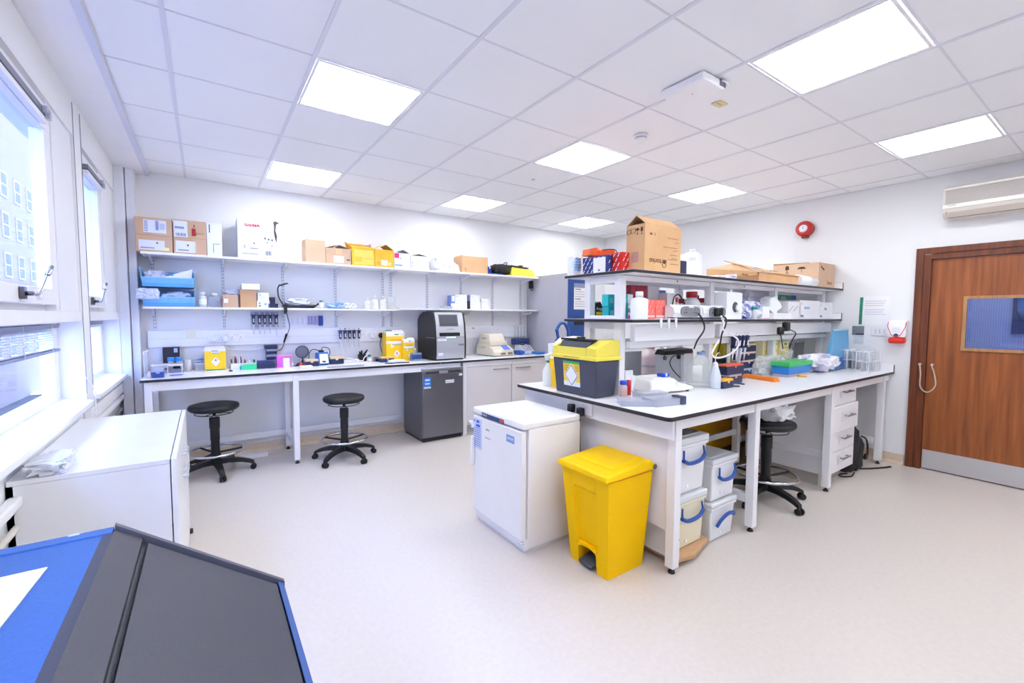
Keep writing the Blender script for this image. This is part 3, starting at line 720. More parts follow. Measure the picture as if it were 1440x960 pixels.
# ---- white fridge
t = thing('white_fridge', 'white undercounter fridge standing against the end of the island bench', 'fridge', (2.45, -.08, 0)); o = t.location
a, b, y0, y1, H = 2.225, 2.685, -.37, .215, .80
part('body', MB(o).box(a+.045, b, y0, y1, .025, H-.045, bev=.004), WHITEG, t)
part('fridge_top', MB(o).box(a, b, y0-.003, y1+.003, H-.045, H, bev=.014, seg=3), WHITEG, t)
part('plinth', MB(o).box(a+.03, b-.03, y0+.01, y1-.01, 0, .06), M('#e6e7ee', .5), t)
part('side_plinth', MB(o).box(a+.02, a+.05, y0, y1, .02, .085, bev=.004), WHITEG, t)
d = part('door', MB(o).box(a, a+.04, y0+.012, y1-.002, .075, H-.055, bev=.009, seg=3), WHITEG, t)
part('hinge', MB(o).box(a-.005, a+.03, y0+.005, y0+.04, .06, .074, bev=.003), M('#d0d3de', .4), t)
zt = H-.032
mb = MB(o); mb.box(a-.002, a+.002, .1-.27, .10, zt-.013, zt+.013); part('control_panel', mb, M('#41506b', .35), t)
mb = MB(o)
for k in range(5): mb.box(a-.0035, a-.002, .085-k*.026, .098-k*.026, zt-.005, zt+.006, 0 if k < 3 else 1)
mb.box(a-.0035, a-.002, -.10, -.06, zt-.009, zt+.009, 1); mb.box(a-.0035, a-.002, -.165, -.125, zt-.009, zt+.009, 2)
part('buttons', mb, [M('#d6dfef', .3), M('#2a57b8', .3), M('#d65a66', .3)], t)
mb = MB(o); mb.box(a-.0015, a+.001, .10, .208, .52, .725)
for k in range(9): mb.box(a-.0025, a-.0015, .112, .198, .66-k*.015, .664-k*.015, 2)
mb.box(a-.0028, a-.0015, .13, .165, .70, .716, 1); mb.box(a-.0028, a-.0015, .185, .2, .70, .716, 2); mb.box(a-.0028, a-.0015, .12, .17, .672, .688, 1)
part('notice', mb, [M('#cfdaf6', .5), M('#2456d6', .5), M('#6f86c9', .5)], d, 'blue printed notice')
mb = MB(o); mb.box(a-.0015, a+.001, -.285, -.20, .655, .70); part('badge', mb, M('#7fa2e0', .4), d)
text_part('HEPAPE', .022, M('#e9f0ff', .4), d, (a-.002-o.x, -.243-o.y, .678), FACE_X)
text_part('INCU-C', .013, INK, d, (a-.001-o.x, .02-o.y, .675), FACE_X)
text_part('FRIDGE ONLY', .011, M('#b7bdd2', .5), d, (a-.001-o.x, .02-o.y, .62), FACE_X)
part('door_handle', MB(o).box(a-.028, a-.003, y1-.03, y1-.008, .40, .60, bev=.008, seg=3), WHITEG, d)
mb = MB(o); mb.box(a-.016, a+.004, y1-.02, y1+.012, .655, .70, bev=.004); mb.box(a-.03, a-.004, y1-.004, y1+.012, .69, .705, bev=.003); mb.cyl((a-.017, y1, .668), (a-.02, y1, .668), .004, m=1, n=8)
part('latch', mb, [WHITEG, M('#7c859d', .3, .6)], d)
# ---- yellow pedal bin
t = thing('pedal_bin', 'bright yellow plastic pedal bin with grey pedal beside the white fridge', 'bin', (2.6, -.68, 0)); o = t.location
X0, X1, Y0, Y1 = 2.458, 2.742, -.835, -.545
TX0, TX1, TY0, TY1, TZ = 2.415, 2.77, -.872, -.505, .555
def lp(x0, x1, y0, y1, z): return (x0, x1, y0, y1, z)
def at_z(z): k = z/TZ; return [X0+(TX0-X0)*k, X1+(TX1-X1)*k, Y0+(TY0-Y0)*k, Y1+(TY1-Y1)*k]
mb = MB(o); d1, d2 = .022, .0
def ring(z, dep):
    x0, x1, y0, y1 = at_z(z); w_ = y1-y0; ya, yb = y0+w_*.28, y1-w_*.24
    return [(x0, y0), (x1, y0), (x1, y1), (x0, y1), (x0, yb+.008), (x0+dep, yb-.006), (x0+dep, ya+.006), (x0, ya-.008)]
zs = [(.115, .03), (.15, .022), (.40, .02), (.455, .018), (.47, .004), (TZ, .002)]
R = [[mb.v((x, y, z)) for x, y in ring(z, dp)] for z, dp in zs]
for A, B in zip(R, R[1:]):
    for k in range(8): mb.f([A[k], A[(k+1) % 8], B[(k+1) % 8], B[k]])
mb.f(R[-1]); mb.f(R[0][::-1])
x0, x1, y0, y1 = at_z(.06); w_ = y1-y0
for q in ((X0, X1, Y0, Y0+w_*.27), (X0, X1, Y1-w_*.23, Y1)): mb.hexa([(q[0], q[2], 0), (q[1], q[2], 0), (q[1], q[3], 0), (q[0], q[3], 0), *[(xx, yy, .116) for xx, yy in ((at_z(.116)[0], max(q[2], at_z(.116)[2]) if q[2] != Y0 else at_z(.116)[2]), (at_z(.116)[1], at_z(.116)[2] if q[2] == Y0 else q[2]), (at_z(.116)[1], q[3] if q[3] != Y1 else at_z(.116)[3]), (at_z(.116)[0], q[3] if q[3] != Y1 else at_z(.116)[3]))]])
mb.box(X0+.14, X1, Y0+w_*.25, Y1-w_*.2, 0, .118)
body = part('bin_body', mb, YEL, t)
mb = MB(o); ya, yb = Y0+w_*.27, Y1-w_*.23     # arch over the pedal
for k in range(6):
    q0, q1 = PI*k/6, PI*(k+1)/6; ym, rr = (ya+yb)/2, (yb-ya)/2
    mb.hexa([(X0-.006, ym+rr*math.cos(q1), .10+.022*math.sin(q1)), (X0+.02, ym+rr*math.cos(q1), .10+.022*math.sin(q1)), (X0+.02, ym+rr*math.cos(q0), .10+.022*math.sin(q0)), (X0-.006, ym+rr*math.cos(q0), .10+.022*math.sin(q0)),
             (X0-.006, ym+rr*math.cos(q1), .135), (X0+.02, ym+rr*math.cos(q1), .135), (X0+.02, ym+rr*math.cos(q0), .135), (X0-.006, ym+rr*math.cos(q0), .135)])
part('pedal_arch', mb, YEL, t)
mb = MB(o); mb.hexa([(X0-.02, ya+.02, .02), (X0+.10, ya+.02, .045), (X0+.10, yb-.015, .045), (X0-.02, yb-.015, .02), (X0-.02, ya+.02, .036), (X0+.10, ya+.02, .062), (X0+.10, yb-.015, .062), (X0-.02, yb-.015, .036)], bev=.006)
part('pedal', mb, M('#4a515e', .45), t, 'dark grey pedal')
mb = MB(o); mb.box(TX0+.006, TX1-.012, TY0+.006, TY1-.006, TZ-.004, TZ+.012); part('liner_band', mb, M('#ee8b3c', .5), t, 'orange band under lid')
lx0, lx1, ly0, ly1 = TX0-.022, TX1+.012, TY0-.01, TY1+.03
mb = MB(o)
mb.hexa([(lx0, ly0, TZ+.004), (lx1-.01, ly0, TZ+.012), (lx1-.01, ly1, TZ+.012), (lx0, ly1, TZ+.004), (lx0+.012, ly0+.012, TZ+.036), (lx1-.01, ly0+.012, TZ+.062), (lx1-.01, ly1-.012, TZ+.062), (lx0+.012, ly1-.012, TZ+.036)], bev=.011, seg=3)
mb.hexa([(lx0+.10, ly0+.05, TZ+.044), (lx1-.03, ly0+.05, TZ+.058), (lx1-.03, ly1-.05, TZ+.058), (lx0+.10, ly1-.05, TZ+.044), (lx0+.13, ly0+.08, TZ+.053), (lx1-.05, ly0+.08, TZ+.069), (lx1-.05, ly1-.08, TZ+.069), (lx0+.13, ly1-.08, TZ+.053)], bev=.004)
part('lid', mb, M('#ffce00', .4, spec=.18), t)
mb = MB(o); mb.cyl((lx1-.006, ly0+.0, TZ+.028), (lx1-.006, ly1, TZ+.028), .019, n=20); h = part('hinge_barrel', mb, YEL, t)
part('hinge_cap', MB(o).cyl((lx1-.004, ly0-.003, TZ+.028), (lx1-.004, ly0+.003, TZ+.028), .015, n=20), M('#5b5f6c', .5), t)

# ================================================================== LOOSE THINGS
def carton(label, x0, x1, y0, y1, z0, z1, mat=KRAFT, inside=KRAFTD, flaps=None, fl=None, decals=(), texts=(), group=None, cat='box', name='cardboard_box', left=(), tape=None, rz=0):
    """open or closed box; flaps: side -> angle (0 lies shut, 90 stands up, >90 leans out); decals on the front: u0,u1,v0,v1,material"""
    c = Vector(((x0+x1)/2, (y0+y1)/2, z0)); t = thing(name, label, cat, c, group); hx, hy, h = (x1-x0)/2, (y1-y0)/2, z1-z0; th = .004
    if rz: t.rotation_euler = (0, 0, rz)
    mb = MB()
    if flaps is None: mb.box(-hx, hx, -hy, hy, 0, h, bev=.002, seg=1)
    else:
        mb.box(-hx, hx, -hy, -hy+th, 0, h); mb.box(-hx, hx, hy-th, hy, 0, h)
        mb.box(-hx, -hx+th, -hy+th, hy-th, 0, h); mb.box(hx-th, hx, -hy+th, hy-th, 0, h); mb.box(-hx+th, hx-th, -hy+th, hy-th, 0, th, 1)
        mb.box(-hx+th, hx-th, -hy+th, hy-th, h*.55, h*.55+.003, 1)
    part('body', mb, [mat, inside], t)
    for side, ang in (flaps or {}).items():
        q = math.radians(ang); L = fl or (hx if side in 'lr' else hy)*.96; co, si = math.cos(q)*L, math.sin(q)*L
        mb = MB()
        if side in 'lr':
            s = 1 if side == 'l' else -1; X = -s*(hx-.002)
            P = [(X, -hy+.002, h), (X+s*co, -hy+.004, h+si), (X+s*co, hy-.004, h+si), (X, hy-.002, h)]; n = Vector((-s*si, 0, co)).normalized()*.003
        else:
            s = 1 if side == 'f' else -1; Y = -s*(hy-.002)
            P = [(-hx+.002, Y, h), (-hx+.004, Y+s*co, h+si), (hx-.004, Y+s*co, h+si), (hx-.002, Y, h)]; n = Vector((0, -s*si, co)).normalized()*.003
        A = [Vector(p) for p in P]; mb.hexa([*A, *[p+n for p in A]]); part('flap', mb, [mat], t)
    W_, H_ = 2*hx, h
    for k, (u0, u1, v0, v1, mm) in enumerate(decals):
        part('label' if mm in (PAPER, WCARD) else 'print', MB().box(-hx+u0*W_, -hx+u1*W_, -hy-.0008-.0003*k, -hy, v0*H_, v1*H_), mm, t)
    D_ = 2*hy
    for k, (u0, u1, v0, v1, mm) in enumerate(left):     # on the -X face, u from far to near
        part('print', MB().box(-hx-.0008-.0003*k, -hx, hy-u1*D_, hy-u0*D_, v0*H_, v1*H_), mm, t)
    for (body, size, u, v, mm, *rot) in texts:
        text_part(body, size, mm, t, (-hx+u*W_, -hy-.0022, v*H_), (PI/2, rot[0] if rot else 0, 0))
    return t
def barcode(u0, u1, v0, v1, n=9, mm=None):
    mm = mm or INK; w_ = (u1-u0)/n
    return [(u0+i*w_, u0+i*w_+w_*(.3+.35*((i*7) % 3)/2), v0, v1, mm) for i in range(n)]
# ---- top shelf at the back, z 1.968
ZT = 1.969; FY = 2.53
def sp(x0, x1, y, Y=FY): a, b = span(x0, x1, y, Y, 0); return a+.001, b-.001
LB = M('#e3e8f8', .6); PR = M('#8d92b4', .6)
a, b = sp(191, 243.5, 356); z = top(217, 306, FY); zm = ZT+(z-ZT)*.49
lab2 = [(.08, .78, .12, .70, LB), (.12, .5, .2, .27, PR), (.55, .6, .5, .6, M('#9b2a3c', .5)), (.72, .9, .12, .3, M('#f2e7a8', .6))]
carton('lower of two brown parcels stacked at the left end of the top shelf', a, b, FY, 2.78, ZT, zm-.001, KRAFT2, decals=lab2, group='brown parcels with white labels')
lab1 = [(.22, .84, .14, .86, LB)]+[(.24+.04*0, .34, .2+.09*i, .25+.09*i, PR) for i in range(7)]+[(.55, .63, .3, .82, PR), (.66, .8, .35, .7, M('#c3c8dd', .6))]
carton('upper of two brown parcels at the left end of the top shelf, wide label', a, b, FY, 2.78, zm, z, KRAFT2, decals=lab1, group='brown parcels with white labels')
a, b = sp(244.5, 291, 357); z = top(267, 310, FY); zm = ZT+(z-ZT)*.47
carton('lower brown parcel beside the white flat carton on the top shelf', a, b, FY, 2.78, ZT, zm-.001, KRAFT2, decals=[(.06, .66, .1, .82, LB), (.13, .45, .2, .28, PR), (.4, .45, .5, .62, M('#9b2a3c', .5))], group='brown parcels with white labels')
carton('upper brown parcel with red mark beside the white flat carton on the top shelf', a, b, FY, 2.78, zm, z, KRAFT2, decals=[(.03, .43, .05, .93, LB), (.05, .33, .5, .62, PR), *barcode(.07, .38, .1, .26), (.56, .68, .16, .56, M('#b51f24', .5)), (.62, .65, .62, .78, M('#7d3030', .5)), (.75, .93, .3, .8, M('#cba993', .7))], group='brown parcels with white labels')
a, b = sp(291.5, 313, 360)
carton('tall narrow white flat carton right of the brown parcels on the top shelf', a, b, FY, 2.72, ZT, top(302, 314, FY), WCARD, decals=[(.15, .22, .7, .95, INK), (.4, .45, .1, .38, PR), (.5, .85, .36, .38, PR)])
a, b = sp(335, 391, 364); z = top(363, 309, FY)
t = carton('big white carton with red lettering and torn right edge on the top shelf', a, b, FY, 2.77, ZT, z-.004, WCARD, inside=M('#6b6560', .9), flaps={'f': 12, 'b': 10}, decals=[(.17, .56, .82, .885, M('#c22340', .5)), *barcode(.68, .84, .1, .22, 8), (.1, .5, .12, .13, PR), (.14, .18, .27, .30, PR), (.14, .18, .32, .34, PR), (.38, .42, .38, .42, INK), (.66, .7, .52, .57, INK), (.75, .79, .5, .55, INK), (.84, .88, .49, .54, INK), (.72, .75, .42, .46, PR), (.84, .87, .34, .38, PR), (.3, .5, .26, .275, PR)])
hx, hz = (b-a)/2, z-ZT
text_part('BANTO', .042, M('#f3d5da', .5), t, (-hx*.32, -(2.77-FY)/2-.0035, hz*.852), FACE_Y)
mb = MB(); y_ = -(2.77-FY)/2-.003
tp = [(hx-.035, hz-.005), (hx-.012, hz+.004), (hx+.012, hz-.01), (hx-.008, hz-.03), (hx-.015, hz-.09), (hx-.002, hz-.14), (hx-.01, hz-.21), (hx-.02, hz-.17), (hx-.03, hz-.11), (hx-.028, hz-.05)]
mb.prism(tp, 1, y_, y_+.002); part('torn_edge', mb, M('#4a4446', .9), t)
mb = MB(); mb.hexa([(hx-.12, y_+.03, hz), (hx+.02, y_+.03, hz-.004), (hx+.02, .09, hz+.004), (hx-.12, .09, hz+.012), (hx-.12, y_+.03, hz+.004), (hx+.02, y_+.03, hz), (hx+.02, .09, hz+.008), (hx-.12, .09, hz+.016)])
part('torn_flap', mb, M('#6b6560', .9), t)
a, b = sp(430, 458, 369)
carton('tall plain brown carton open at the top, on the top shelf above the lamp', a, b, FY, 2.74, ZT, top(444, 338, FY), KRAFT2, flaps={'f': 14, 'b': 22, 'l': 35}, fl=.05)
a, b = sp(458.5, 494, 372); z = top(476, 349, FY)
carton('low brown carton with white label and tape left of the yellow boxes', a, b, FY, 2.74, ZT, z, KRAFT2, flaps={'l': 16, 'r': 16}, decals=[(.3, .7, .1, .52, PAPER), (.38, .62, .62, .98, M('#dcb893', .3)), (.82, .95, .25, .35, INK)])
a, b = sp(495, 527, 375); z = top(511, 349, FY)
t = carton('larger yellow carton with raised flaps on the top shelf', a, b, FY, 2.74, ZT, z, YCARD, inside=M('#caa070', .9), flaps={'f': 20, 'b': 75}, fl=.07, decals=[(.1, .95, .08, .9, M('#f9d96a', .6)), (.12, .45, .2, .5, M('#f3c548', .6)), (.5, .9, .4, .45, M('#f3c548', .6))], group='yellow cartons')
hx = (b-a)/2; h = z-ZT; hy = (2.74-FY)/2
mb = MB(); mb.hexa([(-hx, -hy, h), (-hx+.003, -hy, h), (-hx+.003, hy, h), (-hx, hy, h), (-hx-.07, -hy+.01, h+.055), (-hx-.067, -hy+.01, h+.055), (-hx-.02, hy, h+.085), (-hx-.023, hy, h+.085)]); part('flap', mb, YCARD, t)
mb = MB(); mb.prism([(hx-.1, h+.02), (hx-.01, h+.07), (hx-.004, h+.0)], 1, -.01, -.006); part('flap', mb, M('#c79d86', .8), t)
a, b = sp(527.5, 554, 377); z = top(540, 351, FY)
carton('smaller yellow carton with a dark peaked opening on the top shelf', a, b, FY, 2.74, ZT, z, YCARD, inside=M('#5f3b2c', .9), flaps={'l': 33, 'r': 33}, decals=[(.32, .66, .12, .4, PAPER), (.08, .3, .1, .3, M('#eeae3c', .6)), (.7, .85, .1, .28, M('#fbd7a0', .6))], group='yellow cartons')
a, b = sp(554.5, 577, 378); z = top(566, 356, FY)
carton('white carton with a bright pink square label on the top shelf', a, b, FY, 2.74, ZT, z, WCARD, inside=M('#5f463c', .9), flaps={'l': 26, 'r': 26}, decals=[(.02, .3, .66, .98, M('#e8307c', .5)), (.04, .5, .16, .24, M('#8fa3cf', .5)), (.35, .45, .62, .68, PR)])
a, b = sp(577.5, 602, 380); z = top(590, 360, FY)
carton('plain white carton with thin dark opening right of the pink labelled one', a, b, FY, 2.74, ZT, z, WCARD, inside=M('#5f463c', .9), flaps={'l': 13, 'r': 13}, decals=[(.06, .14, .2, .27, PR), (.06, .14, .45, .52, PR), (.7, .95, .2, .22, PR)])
a, b = sp(613, 634, 382); solo('plastic_bag', MB(((a+b)/2, 2.62, ZT)).blob(a, b, 2.54, 2.74, ZT, ZT+.16, 21, .6, sub=3, angular=True), M('#eef0f2', .3, alpha=.85, bump=.4), 'crumpled white bag on the top shelf, left of two', 'bag')
a, b = sp(631, 648, 383)
t = thing('paper_sack', 'upright white paper bag with folded top on the top shelf, beside a brown carton', 'bag', ((a+b)/2, 2.6, ZT)); o = t.location
part('bag', MB(o).hexa([(a, 2.55, ZT), (b, 2.55, ZT), (b, 2.66, ZT), (a, 2.66, ZT), (a+.01, 2.57, ZT+.09), (b-.01, 2.57, ZT+.085), (b-.01, 2.64, ZT+.085), (a+.01, 2.64, ZT+.09)], bev=.004), PAPER, t)
part('folded_top', MB(o).hexa([(a+.01, 2.57, ZT+.09), (b-.01, 2.57, ZT+.085), (b-.01, 2.64, ZT+.085), (a+.01, 2.64, ZT+.09), (a+.02, 2.6, ZT+.155), (a+.05, 2.6, ZT+.16), (a+.05, 2.61, ZT+.16), (a+.02, 2.61, ZT+.155)]), PAPER, t)
part('print', MB(o).box(a+.01, a+.03, 2.548, 2.5495, ZT+.05, ZT+.07), M('#3a4fa8', .5), t)
a, b = sp(650, 686, 384); z = top(668, 361, FY)
carton('wide plain brown carton near the right end of the top shelf', a, b, FY, 2.76, ZT, z, KRAFT, flaps={'f': 4, 'b': 4, 'l': 30}, fl=.06, decals=[(.1, .16, .1, .3, M('#b98d62', .7))])
a, b = sp(688, 694, 385)
mb = MB((a, 2.6, ZT)); mb.box(a, a+.012, 2.55, 2.70, ZT, ZT+.1); mb.box(a+.03, a+.04, 2.55, 2.7, ZT, ZT+.075); mb.box(a-.01, a+.2, 2.545, 2.72, ZT, ZT+.018)
solo('blue_rack', mb, M('#2c49b5', .4), 'small blue plastic rack left of the black bag on the top shelf', 'rack')
a, b = sp(699, 721, 386)
t = thing('black_bag', 'soft black bag slumped on the top shelf beside the yellow bag', 'bag', ((a+b)/2, 2.62, ZT+.019)); o = t.location
part('bag', MB(o).blob(a, b, 2.55, 2.74, ZT+.019, ZT+.15, 33, .35, sub=3), BLACKR, t)
part('strap', MB(o).tube([(b-.08, 2.6, ZT+.13), (b-.03, 2.62, ZT+.175), (b-.05, 2.64, ZT+.18), (b-.09, 2.66, ZT+.14)], .006, 6), BLACK, t)
a, b = sp(720, 756, 388); b = min(b, 4.575)
t = thing('yellow_case', 'yellow plastic case with black lid strip at the right end of the top shelf', 'case', ((a+b)/2, 2.62, ZT)); o = t.location
part('body', MB(o).hexa([(a, 2.54, ZT), (b, 2.54, ZT), (b, 2.77, ZT), (a, 2.77, ZT), (a+.02, 2.56, ZT+.125), (b-.05, 2.56, ZT+.10), (b-.05, 2.75, ZT+.10), (a+.02, 2.75, ZT+.125)], bev=.01), M('#f6df3f', .4), t)
part('lid', MB(o).hexa([(a-.0, 2.55, ZT+.128), (b-.12, 2.55, ZT+.113), (b-.12, 2.74, ZT+.113), (a-.0, 2.74, ZT+.128), (a, 2.55, ZT+.145), (b-.13, 2.55, ZT+.128), (b-.13, 2.74, ZT+.128), (a, 2.74, ZT+.145)], bev=.003), M('#2d2c30', .4), t)
part('catch', MB(o).box((a+b)/2-.06, (a+b)/2-.02, 2.545, 2.6, ZT+.135, ZT+.15), BLACK, t)
# ---- lower shelf at the back, z 1.498
ZL = 1.498
def crate(label, x0, x1, z0, z1):
    t = thing('stacking_crate', label, 'crate', ((x0+x1)/2, 2.63, z0), 'light blue stacking crates'); o = t.location
    cm = M('#7fc0f2', .35, alpha=.94); y0, y1 = 2.51, 2.79
    mb = MB(o); h = z1-z0
    mb.box(x0+.02, x1-.02, y0+.01, y1-.01, z0, z0+.004)
    mb.hexa([(x0+.02, y0+.01, z0), (x1-.02, y0+.01, z0), (x1-.02, y0+.014, z0), (x0+.02, y0+.014, z0), (x0+.008, y0, z0+h*.5), (x1-.008, y0, z0+h*.5), (x1-.008, y0+.004, z0+h*.5), (x0+.008, y0+.004, z0+h*.5)])
    mb.box(x0+.02, x1-.02, y1-.014, y1-.01, z0, z0+h*.9)
    for s, X in ((1, x0), (-1, x1)):
        mb.hexa([(X+s*.02, y0+.01, z0), (X+s*.024, y0+.01, z0), (X+s*.024, y1-.01, z0), (X+s*.02, y1-.01, z0), (X, y0+.02, z1), (X+s*.004, y0+.02, z1), (X+s*.004, y1-.01, z1), (X, y1-.01, z1)])
    part('tray', mb, cm, t)
    mb = MB(o); mb.box(x0+.006, x1-.006, y0-.004, y0+.001, z0+h*.46, z0+h*.5, bev=.001); part('rim', mb, M('#9bd2f8', .3), t)
    for k in range(5): part('rib', MB(o).box(x0+.03+k*(x1-x0-.07)/4, x0+.036+k*(x1-x0-.07)/4, y0-.001, y0+.010, z0+h*.2, z0+h*.46), M('#6fb4ea', .35), t)
    part('front_band', MB(o).box(x0+.014, x1-.014, y0+.002, y0+.0135, z0+.002, z0+h*.19), M('#5aa6e6', .35), t)
    return t
a, b = sp(195, 277, 431, 2.52); a = max(a, .262)
zc = ZL+.172
crate('lower light blue stacking crate with plastic bags at the left of the lower shelf', a, b, ZL+.001, zc-.002)
crate('upper light blue stacking crate with white bag at the left of the lower shelf', a, b, zc, zc+.165)
def bag(label, x0, x1, y0, y1, z0, z1, seed, mat=BAG, amp=.5, sub=3, name='plastic_bag', power=.8, angular=True, cat='bag'):
    return solo(name, MB(((x0+x1)/2, (y0+y1)/2, z0)).blob(x0, x1, y0, y1, z0, z1, seed, amp, sub=sub, power=power, angular=angular), mat, label, cat)
bag('crumpled clear bag hanging out of the lower blue crate at its left', a-.03, a+.13, 2.46, 2.57, ZL+.06, ZL+.155, 5, M('#dbe3fa', .2, alpha=.85, bump=.5, bscale=60), sub=4)
bag('flat clear plastic sleeves lying in the lower blue crate', a+.14, b-.03, 2.53, 2.72, ZL+.02, ZL+.135, 6, M('#c7d3f0', .2, alpha=.8, bump=.5, bscale=60), .5)
bag('crumpled clear bag at the left in the upper blue crate', a+.02, a+.19, 2.54, 2.74, zc+.01, zc+.145, 7, M('#dfe3f6', .25, alpha=.85, bump=.4), .6)
mb = MB((b-.13, 2.62, zc+.01)); mb.hexa([(a+.17, 2.545, zc+.012), (b-.03, 2.545, zc+.012), (b-.03, 2.70, zc+.012), (a+.17, 2.70, zc+.012), (a+.15, 2.56, zc+.085), (b-.02, 2.56, zc+.17), (b-.03, 2.68, zc+.18), (a+.19, 2.68, zc+.09)], bev=.01)
solo('paper_bag', mb, M('#eceaf4', .6, bump=.3, bscale=30), 'folded white paper bag rising to the right in the upper blue crate', 'bag')
mb = MB((a+.2, 2.53, zc+.09)); mb.lathe([(0, 0), (.045, .004), (.04, .012), (0, .014)], (a+.22, 2.60, zc+.1), sx=1.2, n=18)
solo('blue_dish', mb, M('#2c86c8', .3), 'round blue dish lying between the bags in the upper crate', 'dish')
def bottle(label, x, y, z, r, h, body, cap, neck=.45, caph=.18, liquid=None, group=None, name='bottle', capr=None, capz=None, nsh=.62, lab=None):
    """screw-cap bottle: r body radius, h whole height"""
    t = thing(name, label, 'bottle', (x, y, z), group)
    hs = h*nsh; nr = r*neck; hc = h*(1-caph)
    part('body', MB().lathe([(0, 0), (r*.93, 0), (r, r*.1), (r, hs), (r*.88, hs+(hc-hs)*.35), (nr, hs+(hc-hs)*.75), (nr, hc), (0, hc)], n=20), body, t)
    if liquid: part('liquid', MB().lathe([(0, .003), (r*.9, .004), (r*.94, hs*.8), (0, hs*.8)], n=18), liquid, t)
    cr = capr or nr*1.15
    part('cap', MB().lathe([(0, hc-h*.02), (cr, hc-h*.02), (cr, h-.003), (cr*.9, h), (0, h)], n=18), cap, t)
    if lab: part('label', MB().lathe([(r*1.012, hs*.25), (r*1.012, hs*.8)], n=20), lab, t)
    return t
def atp(px, py, Y): q = W(px, py, 1, Y); return q.x, q.z
x, _ = atp(285.5, 432, 2.58); bottle('glass bottle with red and white cap beside the blue crates', x, 2.58, ZL, .032, .137, CLEARF, M('#f1e4e2', .4), neck=.62, nsh=.66, lab=PAPER, caph=.2)
solo('red_sticker', MB((x, 2.58, ZL+.137)).cyl((x, 2.58, ZL+.1372), (x, 2.58, ZL+.139), .012, n=14), M('#d6493a', .5), 'small red dot on the cap of the bottle by the blue crates', 'sticker')
x, _ = atp(302, 432, 2.6)
t = thing('bottle', 'square clear bottle half full of dark blue liquid on the lower shelf', 'bottle', (x, 2.6, ZL)); o = t.location
part('body', MB(o).box(x-.046, x+.046, 2.56, 2.65, ZL, ZL+.095, bev=.008), M('#dbe3f3', .1, alpha=.4), t); part('liquid', MB(o).box(x-.043, x+.043, 2.563, 2.647, ZL+.003, ZL+.062), M('#1c3566', .2), t)
part('neck', MB(o).lathe([(.035, .094), (.02, .105), (.018, .118), (0, .118)], (x, 2.605, ZL), n=16), CLEARP, t); part('cap', MB(o).lathe([(0, .108), (.026, .108), (.026, .132), (0, .134)], (x, 2.605, ZL), n=16), M('#eef0f6', .3), t)
a, b = sp(313, 335, 431); carton('small brown carton with white sticker on the lower shelf, bag on top', a, b, FY, 2.68, ZL, ZL+.118, KRAFT2, decals=[(.08, .36, .35, .68, PAPER), (.0, .06, .45, .66, M('#c9586a', .5))])
bag('crumpled pale plastic bag lying on the small brown carton', a, b+.03, 2.55, 2.67, ZL+.119, ZL+.17, 9, M('#d3d9ee', .25, alpha=.8, bump=.4), .6)
a, b = sp(338, 361, 432); carton('brown carton wearing a white foam lid on the lower shelf', a, b, FY, 2.72, ZL, ZL+.168, KRAFT)
solo('foam_lid', MB(((a+b)/2, 2.62, ZL+.169)).box(a+.012, b+.03, 2.51, 2.74, ZL+.169, ZL+.226, bev=.006), M('#f4f5fb', .7), 'white polystyrene foam lid resting on the brown carton', 'foam lid')
a, b = sp(361.5, 372, 432); a2, b2 = sp(370, 380, 432)
carton('lower white tip box of the white stack beside the foam lid carton', a, b2, 2.56, 2.68, ZL, ZL+.07, WCARD, decals=[(.08, .9, .1, .9, LB), (.15, .3, .5, .7, M('#6fae9a', .5)), (.6, .75, .4, .6, M('#6a86b4', .5)), (.15, .3, .15, .35, INK)], name='tip_box')
carton('upper white tip box of the white stack beside the foam lid carton', a+.01, b2-.004, 2.57, 2.68, ZL+.071, ZL+.145, WCARD, decals=[(.1, .7, .2, .6, LB), (.15, .3, .65, .8, M('#9aa9c8', .5))], name='tip_box')
a, b = sp(377.5, 392, 432); carton('small navy box lying at the foot of the black desk lamp', a, b, 2.56, 2.66, ZL, ZL+.042, NAVY, name='tip_box', decals=[(.0, .12, 0, 1, M('#6f7896', .4))])
a, b = sp(380.5, 388.5, 422); carton('small navy box set on top of the white tip boxes by the lamp', a, b, 2.60, 2.66, ZL+.0425, ZL+.105, NAVY, name='tip_box')
# desk lamp clipped to the shelf edge
x, _ = atp(393, 432, 2.52)
t = thing('desk_lamp', 'black gooseneck lamp clamped to the lower shelf with cable hanging down', 'lamp', (x, 2.52, ZL)); o = t.location
q1, q2 = W(391.5, 400, 1, 2.52), W(404, 396, 1, 2.52)
part('neck', MB(o).tube([(x+.05, 2.50, ZL-.01), (x+.03, 2.49, ZL+.03), (x-.005, 2.5, ZL+.10), (x-.012, 2.51, ZL+.18), (q1.x, 2.51, q1.z-.02), (q1.x+.01, 2.5, q1.z)], .006, 8), BLACK, t)
mb = MB(o); mb.lathe([(0, .01), (.03, .008), (.044, -.003), (.04, -.009), (0, -.007)], n=20); mb.b.transform(Matrix.Translation((q1.x+.05-o.x, 0, q1.z+.006-o.z)) @ Matrix.Rotation(-.35, 4, 'Y') @ Matrix.Translation(o)); part('lamp_head', mb, M('#33343c', .35), t)
mb = MB(o); mb.box(x+.035, x+.065, 2.485, 2.54, ZL+.001, ZL+.012, bev=.003); mb.box(x+.035, x+.065, 2.483, 2.497, ZL-.04, ZL+.01); mb.box(x+.035, x+.065, 2.497, 2.54, ZL-.045, ZL-.038); mb.cyl((x+.05, 2.53, ZL-.06), (x+.05, 2.53, ZL-.021), .008)
part('clamp', mb, BLACK, t)
cb = [(x+.05, 2.485, ZL-.02), (x+.07, 2.50, ZL-.1), (x+.10, 2.62, ZL-.2), (x+.08, 2.72, ZL-.3), (x+.04, 2.74, ZL-.42), (x-.02, 2.74, ZL-.45)]
